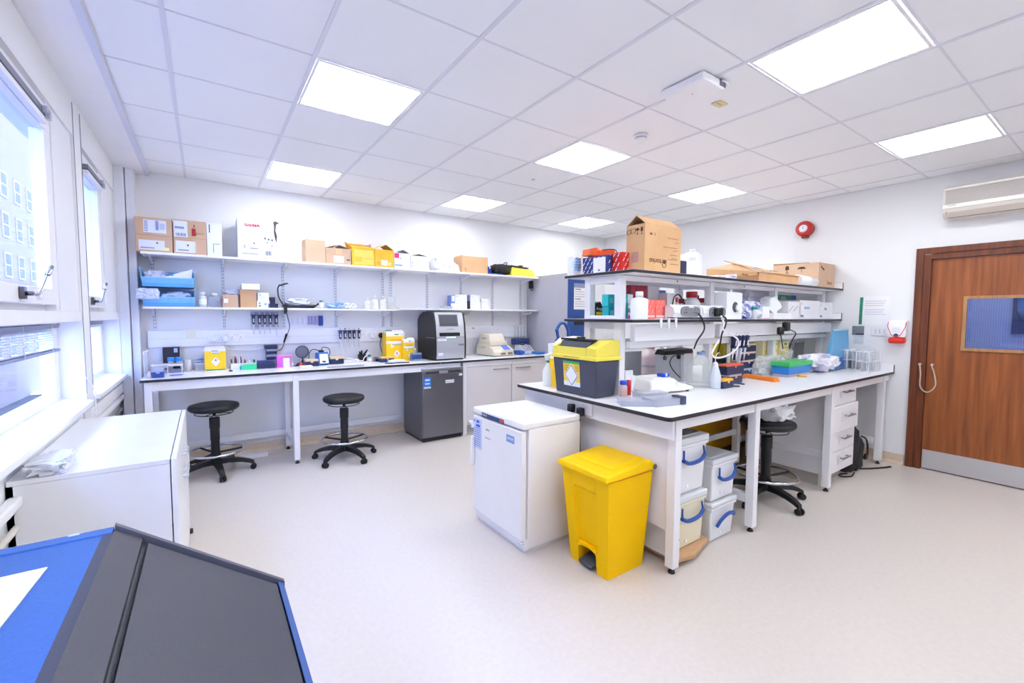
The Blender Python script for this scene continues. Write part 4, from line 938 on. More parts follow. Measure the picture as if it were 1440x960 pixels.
part('cable', MB(o).tube(cb, .004, 8), BLACK, t); part('inline_switch', MB(o).tube([(x+.085, 2.715, ZL-.27), (x+.075, 2.73, ZL-.31), (x+.06, 2.74, ZL-.36)], .012, 8, taper=.008), BLACK, t)
a, b = sp(399, 446, 433); bag('pile of clear bags in a dark tray on the lower shelf, right of the lamp', a+.02, b-.01, 2.53, 2.74, ZL+.028, ZL+.10, 12, M('#e6e6ea', .25, alpha=.85, bump=.5, bscale=50), .4, sub=4)
t = thing('black_tray', 'shallow black tray under the pile of clear bags', 'tray', ((a+b)/2, 2.62, ZL)); o = t.location
part('tray', MB(o).hexa([(a+.03, 2.53, ZL), (b-.03, 2.53, ZL), (b-.03, 2.74, ZL), (a+.03, 2.74, ZL), (a, 2.51, ZL+.028), (b, 2.51, ZL+.028), (b, 2.75, ZL+.028), (a, 2.75, ZL+.028)], bev=.004), M('#2c2d36', .35), t)
part('handle', MB(o).tube([(b-.06, 2.51, ZL+.02), (b-.0, 2.50, ZL+.035), (b+.012, 2.53, ZL+.05), (b, 2.56, ZL+.03)], .006, 6), BLACK, t)
x, _ = atp(452, 433, 2.58); bottle('small white bottle with green cap on the lower shelf', x, 2.58, ZL, .026, .083, M('#eef0f3', .3, alpha=.9), M('#3f9a86', .4), neck=.6, lab=PAPER)
a, b = sp(461, 472, 433); bag('left bag of pale blue gloves on the lower shelf', a, b+.02, 2.54, 2.66, ZL, ZL+.062, 13, M('#a8c6e8', .4, bump=.5, bscale=60), .6)
a, b = sp(474, 485, 433); bag('right bag of pale blue gloves on the lower shelf', a-.005, b, 2.54, 2.66, ZL, ZL+.068, 14, M('#9fbfe4', .4, bump=.5, bscale=60), .6)
a, b = sp(486, 500, 433); bag('small clear bag right of the pale blue gloves', a, b+.02, 2.54, 2.66, ZL, ZL+.062, 15, BAG, .6)
wb = M('#f3f2ec', .35, alpha=.75)
for i, (px, r, h, lab) in enumerate(((517, .03, .135, 'squat pale bottle at the left of the clear wash bottles'), (527, .038, .165, 'taller clear wash bottle, second from left, on the lower shelf'), (538.5, .040, .168, 'clear wash bottle left of the glass beaker on the lower shelf'))):
    x, _ = atp(px, 433, 2.6); t = bottle(lab, x, 2.6, ZL, r, h-.02, wb, M('#f6f6f4', .3), neck=.3, nsh=.66, group='clear wash bottles')
    part('nozzle', MB().tube([(0, 0, h-.03), (0, 0, h+.0), (.02, 0, h+.004), (.035, 0, h-.012)], .003, 6), M('#e8e6c8', .3), t)
x, _ = atp(550, 433, 2.6)
t = thing('glass_beaker', 'clear glass beaker with tan base at the right end of the lower shelf', 'beaker', (x, 2.6, ZL))
part('cup', MB().lathe([(0, .012), (.042, .012), (.046, .02), (.046, .14), (.05, .145), (.047, .145), (.044, .139), (.043, .022), (0, .02)], n=24), GLASSM, t)
part('coaster', MB().lathe([(0, 0), (.046, 0), (.046, .010), (0, .010)], n=20), M('#c9b297', .7), t)
# right part of the lower shelf
ZR = 1.513
a, b = sp(634, 640, 424, 2.6)
carton('small blue and white box leaning out left of the white box stack', a, b, 2.6, 2.7, ZR, ZR+.17, M('#7d93d8', .5), decals=[(.2, .9, .55, .95, LB), (.0, 1, .0, .4, WCARD)], name='reagent_box')
for lab, x0, x1, zz, hh in (('lower left white box of the stacked white boxes on the lower shelf', 640, 657, 0, .09), ('upper left white box of the stacked white boxes on the lower shelf', 640, 657, .091, .09), ('lower middle white box right of the thin black case', 661.5, 676, 0, .09), ('upper middle white box right of the thin black case', 661.5, 675, .091, .09), ('low wide white box at the right of the white box stack', 677, 688, 0, .135)):
    a, b = sp(x0, x1, 432, 2.6); carton(lab, a, b, 2.6, 2.74, ZR+zz, ZR+zz+hh, WCARD, decals=[(.08, .3, .7, .74, PR), (.08, .5, .2, .23, M('#c9cdd9', .6))], name='reagent_box', group='white boxes stacked on the lower shelf')
a, b = sp(657.5, 661, 432, 2.6); solo('black_case', MB((a, 2.65, ZR)).box(a, b, 2.6, 2.72, ZR, ZR+.1, bev=.004), BLACK, 'thin black case standing between the white boxes', 'case')
a, b = sp(657.5, 661, 432, 2.6); solo('blue_folder', MB((a, 2.65, ZR+.1)).box(a+.008, b-.008, 2.62, 2.72, ZR+.101, ZR+.18), M('#5f6fa8', .5), 'thin blue-grey folder above the thin black case between white boxes', 'folder')
x, _ = atp(629, 432, 2.6)
solo('glass_dish', MB((x, 2.62, ZR)).lathe([(0, 0), (.07, 0), (.078, .012), (.078, .03), (.074, .03), (.073, .013), (0, .006)], (x, 2.62, ZR), n=28), M('#c9cdd0', .1, alpha=.55), 'shallow glass dish left of the white boxes on the lower shelf', 'dish')
# ---- pipettes
def pipette(label, x, z, y, group, knob, long=False, body=NAVY):
    t = thing('pipette', label, 'pipette', (x, y, z), group)
    part('handle', MB().hexa([(-.011, -.012, -.075), (.011, -.012, -.075), (.011, .012, -.075), (-.011, .012, -.075), (-.015, -.016, .02), (.015, -.016, .02), (.015, .014, .02), (-.015, .014, .02)], bev=.004), body, t)
    part('finger_hook', MB().box(-.022, .022, -.014, .006, .012, .022, bev=.003), body, t)
    part('display', MB().box(-.0045, .0045, -.0165, -.0125, -.055, -.015), M('#eef1fb', .3), t)
    part('plunger', MB().cyl((0, 0, .02), (0, 0, .04), .005, n=10).cyl((0, 0, .038), (0, 0, .046), .009, n=12), knob, t)
    part('shaft', MB().cyl((0, 0, -.20 if long else -.175), (0, 0, -.074), .003, .008, n=10), M('#d9dbea', .3), t)
    return t
KN = M('#c7ccdc', .4)
t = thing('pipette_rack', 'clear pipette rack under the lower shelf left of the lamp cable', 'rack', (1.23, 2.76, 1.42)); o = t.location
a, b = span(353, 392, 446, 2.76, 0)
part('bar', MB(o).box(a, b, 2.765, 2.80, 1.428, 1.436), M('#9fa4bd', .3, alpha=.7), t); part('back', MB(o).box(a, b, 2.80, 2.806, 1.30, 1.46), M('#b9bfdc', .3, alpha=.25), t)
order = ('first', 'second', 'third', 'fourth', 'fifth')
for k, px in enumerate((356.5, 365, 372.3, 380, 388.3)):
    x, _ = atp(px, 450, 2.75); z = 1.405
    pipette('%s from the left of the five navy pipettes hanging under the shelf' % order[k], x, z, 2.75, 'navy pipettes in the left rack', KN, k == 4)
t = thing('pipette_rack', 'white pipette bar on the trunking holding five navy pipettes', 'rack', (2.1, 2.76, 1.23)); o = t.location
a, b = span(475, 508, 463, 2.765, 0)
part('bar', MB(o).box(a, b, 2.745, 2.774, 1.252, 1.26, bev=.002), M('#e4e6f0', .3), t)
for k, px in enumerate((478.5, 485.2, 491.5, 498, 504.8)):
    x, _ = atp(px, 470, 2.735)
    pipette('%s from the left of the five navy pipettes on the trunking' % order[k], x, 1.235, 2.735, 'navy pipettes on the trunking', M('#8f93a8', .4) if k in (1, 4) else KN, False, NAVY if k else M('#33407e', .35))
# magnetic slide boxes on the wall
for k in range(3):
    a, b = span(433.5+k*4.8, 438+k*4.8, 450, 2.79, 0)
    solo('slide_box', MB(((a+b)/2, 2.80, 1.32)).box(a, b, 2.79, 2.819, 1.325, 1.415, bev=.002), M('#a8a3cf', .5), '%s lilac striped slip on the wall under the lower shelf' % ('left', 'middle', 'right')[k], 'wall holder', 'lilac slips on the wall')
a, b = span(448.5, 454, 450, 2.79, 0)
solo('blue_holder', MB(((a+b)/2, 2.80, 1.31)).box(a, b, 2.785, 2.819, 1.312, 1.42, bev=.003), M('#2c53a6', .45), 'dark blue holder on the wall right of the lilac slips', 'wall holder')
for k in range(4):
    a, b = span(405+k*7, 409+k*7, 450, 2.795, 0)
    solo('wall_hook', MB(((a+b)/2, 2.80, 1.33)).box(a, b, 2.80, 2.819, 1.33, 1.39, bev=.003), M('#e9ebfb', .3), '%s clear hook on the wall right of the lamp cable' % order[k], 'hook', 'clear wall hooks')

# ---- things on the back bench, z .900
ZB = .901
def bsp(x0, x1, y, Y): a, b = span(x0, x1, y, Y, 0); return a, b
a = W(203, 527, 2, .9)
t = thing('acrylic_stand', 'tall clear acrylic sheet stand at the left end of the back bench', 'stand', (.30, 2.5, ZB)); o = t.location
part('sheet', MB(o).box(.283, .289, 2.28, 2.62, ZB+.004, ZB+.20), M('#eef2ff', .1, alpha=.45), t)
part('foot', MB(o).box(.278, .32, 2.28, 2.62, ZB, ZB+.004), CLEARP, t)
part('top_edge', MB(o).box(.281, .291, 2.27, 2.63, ZB+.20, ZB+.215, bev=.003), WHITEG, t)
t = thing('document_tray', 'grey letter tray with papers behind the blue tip box', 'tray', (.36, 2.66, ZB)); o = t.location
part('tray', MB(o).box(.30, .46, 2.56, 2.78, ZB, ZB+.025, bev=.003), M('#a7a9c6', .4), t); part('papers', MB(o).box(.305, .455, 2.565, 2.775, ZB+.0255, ZB+.07), M('#cfc9d0', .6), t)
part('cover', MB(o).box(.305, .455, 2.562, 2.775, ZB+.0705, ZB+.075), PAPER, t); part('clip', MB(o).box(.37, .42, 2.555, 2.562, ZB+.035, ZB+.045), BLACK, t)
def tipbox(label, x0, x1, y0, y1, z0, h, body=NAVY, lid=None, lidh=.35, group=None, tips=None, name='tip_box'):
    t = thing(name, label, 'tip box', ((x0+x1)/2, (y0+y1)/2, z0), group); o = t.location; zl = z0+h*(1-lidh)
    part('base', MB(o).box(x0, x1, y0, y1, z0, zl, bev=.003), body, t)
    if lid: part('lid', MB(o).box(x0+.003, x1-.003, y0+.003, y1-.003, zl+.0005, z0+h, bev=.004), lid, t)
    part('clasp', MB(o).box((x0+x1)/2-.012, (x0+x1)/2+.012, y0-.002, y0+.002, zl-.012, zl+.004), lid or M('#dfe3ee', .3), t)
    return t
LIDC = M('#c3cdec', .15, alpha=.7)
a, b = bsp(214, 231, 528, 2.27); tipbox('dark blue tip box with clear lid at the left front of the back bench', a, b, 2.25, 2.36, ZB, .078, M('#1f4a9c', .3), LIDC, .4)
a, b = bsp(207, 214, 528, 2.3); tipbox('small clear and tan box left of the dark blue tip box', a, b-.005, 2.26, 2.34, ZB, .05, M('#d9dbe6', .3, alpha=.8), M('#d8c6c4', .4), .3)
a, b = bsp(229, 253, 505, 2.74)
t = thing('box_file', 'black box file standing against the wall behind the blue-capped bottles', 'file', ((a+b)/2, 2.75, ZB)); o = t.location
zz = top(241, 488, 2.74); part('cover', MB(o).box(a, b, 2.742, 2.772, ZB, zz, bev=.002), M('#2c2b38', .5), t); part('label', MB(o).box(a+(b-a)*.66, a+(b-a)*.88, 2.7385, 2.7395, zz-.05, zz-.01), M('#c3cbe6', .5), t)
part('lower_flap', MB(o).box(a+.002, b-.002, 2.736, 2.7395, ZB, ZB+.06), M('#1d2430', .4), t)
a, b = bsp(235, 257, 525, 2.48)
t = thing('wire_rack', 'white rack of bottles with blue caps near the left end of the back bench', 'rack', ((a+b)/2, 2.53, ZB)); o = t.location
part('shelf_plate', MB(o).box(a, b, 2.48, 2.60, ZB+.07, ZB+.085, bev=.002), M('#eef0fb', .3), t); part('base_plate', MB(o).box(a, b, 2.48, 2.60, ZB, ZB+.008), M('#eef0fb', .3), t)
for x_ in (a+.004, b-.004):
    for y_ in (2.484, 2.596): part('upright', MB(o).cyl((x_, y_, ZB+.008), (x_, y_, ZB+.07), .003, n=6), WHITE, t)
part('tube_row', MB(o).box(a+.01, b-.01, 2.50, 2.58, ZB+.009, ZB+.04), M('#8a93b8', .3, alpha=.8), t)
for k, x_ in enumerate((a+.028, b-.028)): bottle('%s bottle with round blue cap standing in the white rack' % ('left' if k == 0 else 'right'), x_, 2.54, ZB+.086, .024, .058, CLEARP, M('#3490e8', .3), neck=.85, caph=.55, capr=.026, group='blue-capped bottles in the white rack')
a, b = bsp(238, 258, 526, 2.36)
solo('blue_ring', MB(((a+b)/2, 2.36, ZB)).tube([((a+b)/2+.046*math.cos(q), 2.36+.03*math.sin(q), ZB+.003) for q in [2*PI*i/12 for i in range(12)]], .003, 6, closed=True), M('#6d86d8', .3), 'thin blue ring lying in front of the white rack', 'ring')
x, _ = atp(264, 520, 2.66)
solo('paper_cup', MB((x, 2.66, ZB)).lathe([(0, 0), (.027, 0), (.032, .105), (.033, .108), (.030, .106), (.026, .006), (0, .006)], (x, 2.66, ZB), n=24), M('#eeedf3', .5), 'white paper cup between the white rack and the yellow sharps carton', 'cup')
a, b = bsp(274, 289, 514, 2.70)
t = thing('clear_box', 'small clear box with a blue scoop on its lid, left of the yellow sharps carton', 'box', ((a+b)/2, 2.72, ZB)); o = t.location
part('box', MB(o).box(a, b, 2.68, 2.78, ZB, ZB+.055, bev=.002), M('#d5dcee', .15, alpha=.6), t); part('lid', MB(o).box(a-.002, b+.002, 2.678, 2.782, ZB+.0555, ZB+.065, bev=.002), M('#e9edf8', .2, alpha=.8), t)
part('jar', MB(o).cyl(((a+b)/2, 2.73, ZB+.0655), ((a+b)/2, 2.73, ZB+.09), .018), CLEARP, t)
part('scoop', MB(o).hexa([(a-.01, 2.72, ZB+.09), (b-.01, 2.72, ZB+.092), (b-.01, 2.75, ZB+.092), (a-.01, 2.75, ZB+.09), (a+.015, 2.72, ZB+.098), (b-.02, 2.72, ZB+.112), (b-.02, 2.75, ZB+.112), (a+.015, 2.75, ZB+.098)], bev=.003), M('#2d93e6', .3), t)
# yellow sharps cartons
SY = M('#ffd21c', .5); GRN = M('#2f9a4c', .5); LIL = M('#f3eef8', .5)
def sharps(label, x0, x1, y0, y1, z0, z1, style=0, group='yellow sharps cartons', rz=0):
    c = Vector(((x0+x1)/2, (y0+y1)/2, z0)); t = thing('sharps_carton', label, 'sharps box', c, group); hx, hy, h = (x1-x0)/2, (y1-y0)/2, z1-z0
    if rz: t.rotation_euler = (0, 0, rz)
    part('body', MB().box(-hx, hx, -hy, hy, 0, h*.9, bev=.002), SY if style != 2 else M('#fbf2c4', .5), t)
    mb = MB(); y_ = -hy-.0012; w_ = 2*hx
    if style == 0:      # small short carton: white top, green strip at the foot, diamond
        mb.box(-hx, hx, y_, -hy, h*.8, h*.9, 1); mb.box(-hx*.35, hx*.4, y_-.0005, -hy, h*.7, h*.88, 1); mb.box(-hx*.9, hx*.9, y_-.0002, -hy, 0, h*.04, 2)
        mb.box(-hx*.3, hx*.35, y_-.0012, -hy, h*.71, h*.735, 2)
        for k in range(5): mb.box(-hx*.3+k*hx*.13, -hx*.24+k*hx*.13, y_-.0012, -hy, h*.77, h*.86, 3)
        mb.prism([(-hx*.42, h*.36), (hx*.05, h*.17), (hx*.46, h*.36), (hx*.05, h*.56)], 1, y_-.0008, -hy, 1)
        mb.prism([(-hx*.06, h*.42), (hx*.05, h*.38), (hx*.14, h*.42), (hx*.05, h*.48)], 1, y_-.0016, -hy, 3)
    elif style == 1:    # two tier carton
        mb.box(-hx, hx, y_, -hy, h*.56, h*.64, 1); mb.box(-hx, hx, y_, -hy, h*.80, h*.9, 1); mb.box(-hx*.1, hx*.35, y_-.0006, -hy, h*.84, h*.875, 2)
        mb.box(-hx*.4, hx*.75, y_-.0006, -hy, h*.50, h*.55, 4); mb.box(-hx*.5, -hx*.2, y_-.0005, -hy, h*.44, h*.62, 1)
        mb.box(-hx*.55, hx*.7, y_-.0007, -hy, h*.66, h*.70, 5)
        mb.prism([(-hx*.2, h*.22), (hx*.15, h*.1), (hx*.5, h*.22), (hx*.15, h*.35)], 1, y_-.0008, -hy, 1)
        mb.box(hx*.1, hx*.2, y_-.0016, -hy, h*.2, h*.27, 3)
    else:
        mb.box(-hx, hx, y_, -hy, h*.30, h*.38, 6); mb.box(-hx*.8, hx*.8, y_, -hy, h*.5, h*.58, 6); mb.box(-hx*.1, hx*.9, y_, -hy, h*.68, h*.74, 6); mb.box(hx*.0, hx*.5, y_-.0005, -hy, h*.80, h*.86, 2)
        mb.box(-hx*.9, hx*.9, y_, -hy, .0, h*.16, 1)
    part('print', mb, [SY, LIL, GRN, M('#5a53a0', .5), M('#b9c4a0', .5), M('#f39a2c', .5), M('#ffe14a', .5)], t)
    # folded handle top
    part('carton_top', MB().hexa([(-hx, -hy, h*.9), (hx, -hy, h*.9), (hx, hy, h*.9), (-hx, hy, h*.9), (-hx*.9, -hy*.35, h), (hx*.9, -hy*.35, h), (hx*.9, hy*.35, h), (-hx*.9, hy*.35, h)]), LIL if style != 2 else M('#f0ead0', .5), t)
    if style: part('top_flap', MB().box(-hx*.95, -hx*.3, -hy*.55-.002, -hy*.55, h*.82, h*1.0), GRN, t)
    return t
a, b = bsp(288, 318, 517, 2.60); sharps('single yellow sharps carton with white diamond on the left half of the back bench', a, b, 2.60, 2.72, ZB, top(303, 487, 2.62), 0, None)
x, _ = atp(324.5, 520, 2.42); solo('rubber_stopper', MB((x, 2.42, ZB)).lathe([(0, 0), (.016, 0), (.016, .008), (.012, .011), (0, .011)], (x, 2.42, ZB), n=18), BLACK, 'small black stopper lying in front of the pen box', 'stopper')
a, b = bsp(325, 362, 516, 2.60)
t = thing('pen_box', 'long white box full of red and green pens behind the green tube rack', 'box', ((a+b)/2, 2.64, ZB)); o = t.location
mb = MB(o); mb.box(a, b, 2.60, 2.603, ZB, ZB+.055); mb.box(a, b, 2.687, 2.69, ZB, ZB+.055); mb.box(a, a+.003, 2.603, 2.687, ZB, ZB+.055); mb.box(b-.003, b, 2.603, 2.687, ZB, ZB+.055); mb.box(a+.003, b-.003, 2.603, 2.687, ZB, ZB+.004)
part('box', mb, M('#f0f0f4', .5), t)
random.seed(4)
pc = [M('#8c2138', .4), M('#a83348', .4), M('#225a50', .4), M('#5b1f38', .4), M('#e9e9ef', .4)]
for k in range(11):
    x = a+.012+k*(b-a-.024)/10; col = (2, 0, 3, 4, 3, 1, 1, 4, 4, 2, 2)[k]; hh = (.05, .085, .06, .075, .08, .04, .03, .03, .02, .035, .03)[k]
    solo('marker_pen', MB((x, 2.645, ZB+.006)).cyl((x, 2.645, ZB+.006), (x+(.008 if k % 2 else -.008), 2.655, ZB+.055+hh*.75), .0065, .006, n=8), pc[col], '%s pen from the left of the pens standing in the white box' % (order+('sixth', 'seventh', 'eighth', 'ninth', 'tenth', 'last'))[k], 'pen', 'pens in the white box')
a, b = bsp(339, 361, 517, 2.50)
t = thing('tube_rack', 'bright green tube rack in front of the white pen box', 'rack', ((a+b)/2, 2.53, ZB)); o = t.location
part('rack', MB(o).box(a, b, 2.49, 2.57, ZB, ZB+.045, bev=.003), M('#35d88e', .35, alpha=.95), t)
mb = MB(o)
for i in range(8):
    for j in range(4): mb.cyl((a+.012+i*(b-a-.024)/7, 2.50+.02*j, ZB+.0452), (a+.012+i*(b-a-.024)/7, 2.50+.02*j, ZB+.047), .005, n=8)
q = part('tube_caps', mb, M('#8ce9c0', .3), t); q['kind'] = 'stuff'
part('end_clip', MB(o).box(a-.006, a, 2.50, 2.56, ZB, ZB+.03), M('#2c55b8', .4), t)
a, b = bsp(362, 387, 515, 2.52); tipbox('wide navy tip box with lid right of the green rack', a, b, 2.50, 2.62, ZB, .075, NAVY, M('#28386e', .3, alpha=.9), .3)
a, b = bsp(373, 391, 505, 2.68)
t = thing('tip_rack_tower', 'tower of navy tip racks standing behind the navy tip box', 'tip rack', ((a+b)/2, 2.72, ZB)); o = t.location
zt_ = top(381, 485, 2.68)
for k, (q0, q1, mm) in enumerate(((0, .30, M('#c3cbe0', .3)), (.31, .44, NAVY), (.45, .56, M('#b9c4e2', .2, alpha=.7)), (.57, .70, NAVY), (.71, .80, M('#b9c4e2', .2, alpha=.7)), (.81, 1.0, NAVY))):
    h = zt_-ZB; e = .0 if k == 5 else .012; part('rack_tray', MB(o).box(a+e, b-e*.5, 2.68, 2.78, ZB+q0*h, ZB+q1*h, bev=.002), mm, t)
a, b = bsp(389.5, 408, 512, 2.50)
t = thing('pink_box', 'magenta tube box beside the navy boxes on the back bench', 'box', ((a+b)/2, 2.55, ZB)); o = t.location
part('box', MB(o).box(a, a+.075, 2.50, 2.60, ZB, ZB+.105, bev=.003), M('#e86be0', .35), t); part('lid', MB(o).box(a+.0, b+.03, 2.505, 2.60, ZB+.1055, ZB+.118, bev=.003), M('#f27fd8', .35), t)
part('inner_rack', MB(o).box(a+.0755, b+.02, 2.52, 2.59, ZB+.0, ZB+.105), M('#e9a8e4', .35, alpha=.7), t)
a, b = bsp(399, 407.5, 519, 2.38); carton('small upright white carton standing before the magenta box', a, b, 2.38, 2.43, ZB, ZB+.10, WCARD, name='reagent_box', decals=[(.0, 1, .62, .66, M('#efb9c9', .5))])
x, _ = atp(411, 512, 2.55); bottle('tiny white bottle right of the magenta box', x, 2.55, ZB, .012, .06, M('#eff0f6', .3), M('#f2f2f8', .3))
# round grille fan
x, _ = atp(425, 500, 2.70)
t = thing('desk_fan', 'small round grey desk fan behind the orange tool', 'fan', (x, 2.70, ZB)); o = t.location
zc_ = top(425, 494.5, 2.70); r = .062
part('rim', MB(o).tube([(x+r*math.cos(q), 2.70, zc_+r*math.sin(q)) for q in [2*PI*i/16 for i in range(16)]], .005, 8, closed=True), M('#4b4c5a', .4), t)
part('dish', MB(o).cyl((x, 2.705, zc_), (x, 2.712, zc_), r*.97, n=28), M('#9c9db0', .35, .3), t)
for k in range(5): part('grille_ring', MB(o).tube([(x+r*(.2+.15*k)*math.cos(q), 2.698, zc_+r*(.2+.15*k)*math.sin(q)) for q in [2*PI*i/10 for i in range(10)]], .0012, 5, closed=True), M('#5d5e6e', .4), t)
part('stand', MB(o).tube([(x, 2.705, zc_-r), (x+.02, 2.70, ZB+.02), (x+.05, 2.69, ZB+.006)], .007, 8), BLACK, t); part('base', MB(o).lathe([(0, 0), (.05, 0), (.045, .01), (0, .014)], (x+.04, 2.69, ZB), n=20), BLACK, t)
a, b = bsp(414, 426, 508, 2.55)
t = thing('hand_tool', 'orange and black hand tool lying by the round fan', 'tool', ((a+b)/2, 2.56, ZB)); o = t.location
part('grip', MB(o).hexa([(a+.045, 2.53, ZB), (b+.01, 2.53, ZB), (b+.01, 2.58, ZB), (a+.045, 2.58, ZB), (a+.045, 2.54, ZB+.04), (b-.02, 2.54, ZB+.03), (b-.02, 2.57, ZB+.03), (a+.045, 2.57, ZB+.04)], bev=.004), M('#ee5a2a', .4), t)
part('nose', MB(o).hexa([(a-.0, 2.545, ZB), (a+.044, 2.53, ZB), (a+.044, 2.58, ZB), (a, 2.565, ZB), (a, 2.55, ZB+.006), (a+.044, 2.54, ZB+.038), (a+.044, 2.57, ZB+.038), (a, 2.56, ZB+.006)], bev=.003), BLACK, t)
TANL = M('#e2c9a6', .45)
a, b = bsp(428.5, 448, 512, 2.47); tipbox('navy tip box with tan lid left of the blue power pack', a, b, 2.45, 2.56, ZB, .07, NAVY, TANL, .3, 'navy tip boxes with tan lids')
solo('white_pads', MB((a+.02, 2.4, ZB)).box(a-.06, a+.05, 2.32, 2.43, ZB, ZB+.018, bev=.003), M('#ece6ee', .6), 'low pile of white pads in front of the navy tip box with tan lid', 'pads')
# blue power pack
a, b = bsp(447, 464, 512, 2.49); zt_ = ZB+.135
t = thing('power_pack', 'bright blue power pack with white front panel and black looping cables', 'power pack', ((a+b)/2, 2.56, ZB)); o = t.location
part('case', MB(o).hexa([(a, 2.49, ZB+.008), (b, 2.49, ZB+.008), (b, 2.66, ZB+.008), (a, 2.66, ZB+.008), (a+.008, 2.53, zt_), (b-.008, 2.53, zt_), (b-.008, 2.66, zt_-.01), (a+.008, 2.66, zt_-.01)], bev=.008), M('#2e6fc6', .35), t)
part('front_panel', MB(o).hexa([(a+.022, 2.486, ZB+.02), (b-.012, 2.486, ZB+.02), (b-.012, 2.50, ZB+.02), (a+.022, 2.50, ZB+.02), (a+.024, 2.515, zt_-.018), (b-.016, 2.515, zt_-.018), (b-.016, 2.53, zt_-.018), (a+.024, 2.53, zt_-.018)]), M('#f0f4fc', .3), t)
part('display', MB(o).box((a+b)/2-.014, (a+b)/2+.018, 2.484, 2.492, ZB+.032, ZB+.046), BLACK, t)
part('feet', MB(o).box(a+.01, b-.01, 2.51, 2.64, ZB, ZB+.008), BLACK, t)
part('socket_block', MB(o).box((a+b)/2-.03, (a+b)/2+.015, 2.55, 2.62, zt_-.004, zt_+.018, bev=.003), BLACK, t)
for k, pts in enumerate(([((a+b)/2-.02, 2.58, zt_+.012), (a-.02, 2.60, zt_+.028), (a-.055, 2.62, zt_-.01), (a-.06, 2.63, ZB+.05), (a-.05, 2.62, ZB+.004)], [((a+b)/2, 2.60, zt_+.012), ((a+b)/2+.02, 2.62, zt_+.045), (b+.02, 2.64, zt_+.03), (b+.04, 2.66, zt_-.02), (b+.02, 2.67, ZB+.06), (b+.03, 2.70, ZB+.004)])):
    part('cable', MB(o).tube(pts, .004, 8), BLACK, t)
mb = MB((a-.08, 2.6, ZB)); random.seed(8)
pts = [(a-.13+.09*random.random(), 2.58+.08*random.random(), ZB+.012+.045*random.random()) for _ in range(14)]
mb.tube(pts, .008, 6); solo('cable_bundle', mb, BLACK, 'tangled black cable bundle between the round fan and the blue power pack', 'cable')
a, b = bsp(463.5, 483, 509, 2.56); tipbox('navy tip box with tan lid right of the blue power pack', a, b, 2.54, 2.66, ZB, .08, NAVY, TANL, .32, 'navy tip boxes with tan lids')
# oval grey mat at the front edge
a, b = bsp(460, 512, 513, 2.24)
mb = MB(((a+b)/2, 2.24, ZB)); n_ = 28; hw = (b-a)/2
mb.prism([((a+b)/2+hw*math.copysign(abs(math.cos(2*PI*i/n_))**.6, math.cos(2*PI*i/n_)), 2.24+.065*math.copysign(abs(math.sin(2*PI*i/n_))**.6, math.sin(2*PI*i/n_))) for i in range(n_)], 2, ZB, ZB+.007)
solo('grey_mat', mb, M('#a9abb8', .5), 'oval grey mat at the front edge of the back bench', 'mat')
a, b = bsp(476, 507, 506, 2.62)
t = thing('power_strip', 'white extension strip with white cables behind the grey mat', 'power strip', ((a+b)/2, 2.62, ZB)); o = t.location
part('strip', MB(o).box(a, b-.02, 2.60, 2.66, ZB, ZB+.035, bev=.004), M('#f1edf0', .4), t)
part('cable', MB(o).tube([(b-.02, 2.63, ZB+.02), (b+.02, 2.60, ZB+.015), (b+.03, 2.58, ZB+.05), (b+.09, 2.60, ZB+.10)], .006, 8), WHITE, t)
part('cable', MB(o).tube([(a+.03, 2.64, ZB+.04), (a+.1, 2.6, ZB+.05), (a+.17, 2.58, ZB+.03), (b-.04, 2.56, ZB+.01), (b+.03, 2.55, ZB+.006), (b+.06, 2.58, ZB+.006)], .006, 8), M('#e9dfe4', .4), t)
a, b = bsp(505, 516, 505, 2.66)
t = thing('pen_holder', 'black pen holder with black tools beside the green-capped bottle', 'holder', ((a+b)/2, 2.68, ZB)); o = t.location
part('cup', MB(o).box(a, b, 2.66, 2.72, ZB, ZB+.08, bev=.006), BLACKR, t)
for x_, dx, hh in ((a+.02, -.005, .115), (a+.035, .005, .125), (b-.02, .035, .13)): part('tool', MB(o).cyl((x_, 2.69, ZB+.08), (x_+dx, 2.69, ZB+hh), .011, .008, n=8), BLACKR, t)
x, _ = atp(519.5, 506, 2.60); bottle('white-labelled bottle with dark green cap beside the black pen holder', x, 2.60, ZB, .024, .078, M('#e4e8ea', .2, alpha=.8), M('#2e7d6e', .4), neck=.75, lab=PAPER, caph=.25)
x, _ = atp(526, 507, 2.58); bottle('small grey bottle right of the green-capped bottle', x, 2.58, ZB, .014, .05, M('#7d818e', .3), M('#4c5162', .3))
a, b = bsp(527, 533, 505, 2.6); tipbox('small dark box left of the yellow-lidded tip box', a, b+.01, 2.56, 2.63, ZB, .05, M('#30334a', .3), M('#6a6d80', .3), .3)
a, b = bsp(535, 554, 506, 2.45); tipbox('navy tip box with yellow lid in front of the tall sharps carton', a, b, 2.43, 2.53, ZB, .058, M('#253579', .3), M('#f2c95e', .4), .3)
a, b = bsp(543.5, 569, 502, 2.56); sharps('taller of the two yellow sharps cartons beside the black analyser', a, b, 2.56, 2.70, ZB, top(556, 464, 2.58), 1)
a, b = bsp(568, 583, 504, 2.48); sharps('shorter of the two yellow sharps cartons beside the black analyser', a, b, 2.48, 2.555, ZB, top(576, 475, 2.49), 1)
a, b = bsp(540, 580, 509, 2.3); bag('crumpled white tissue and glove pile in front of the yellow sharps cartons', a+.06, b-.08, 2.28, 2.38, ZB, ZB+.035, 41, M('#eeeef4', .5, bump=.3), .6, name='tissue_pile', cat='tissue')
solo('black_strap', MB(((a+b)/2, 2.3, ZB)).tube([(a, 2.27, ZB+.006), (a+.07, 2.25, ZB+.006), (a+.13, 2.26, ZB+.006), (b-.06, 2.24, ZB+.006)], .006, 6), M('#2a2d3e', .5), 'black strap lying before the white tissue pile', 'strap')
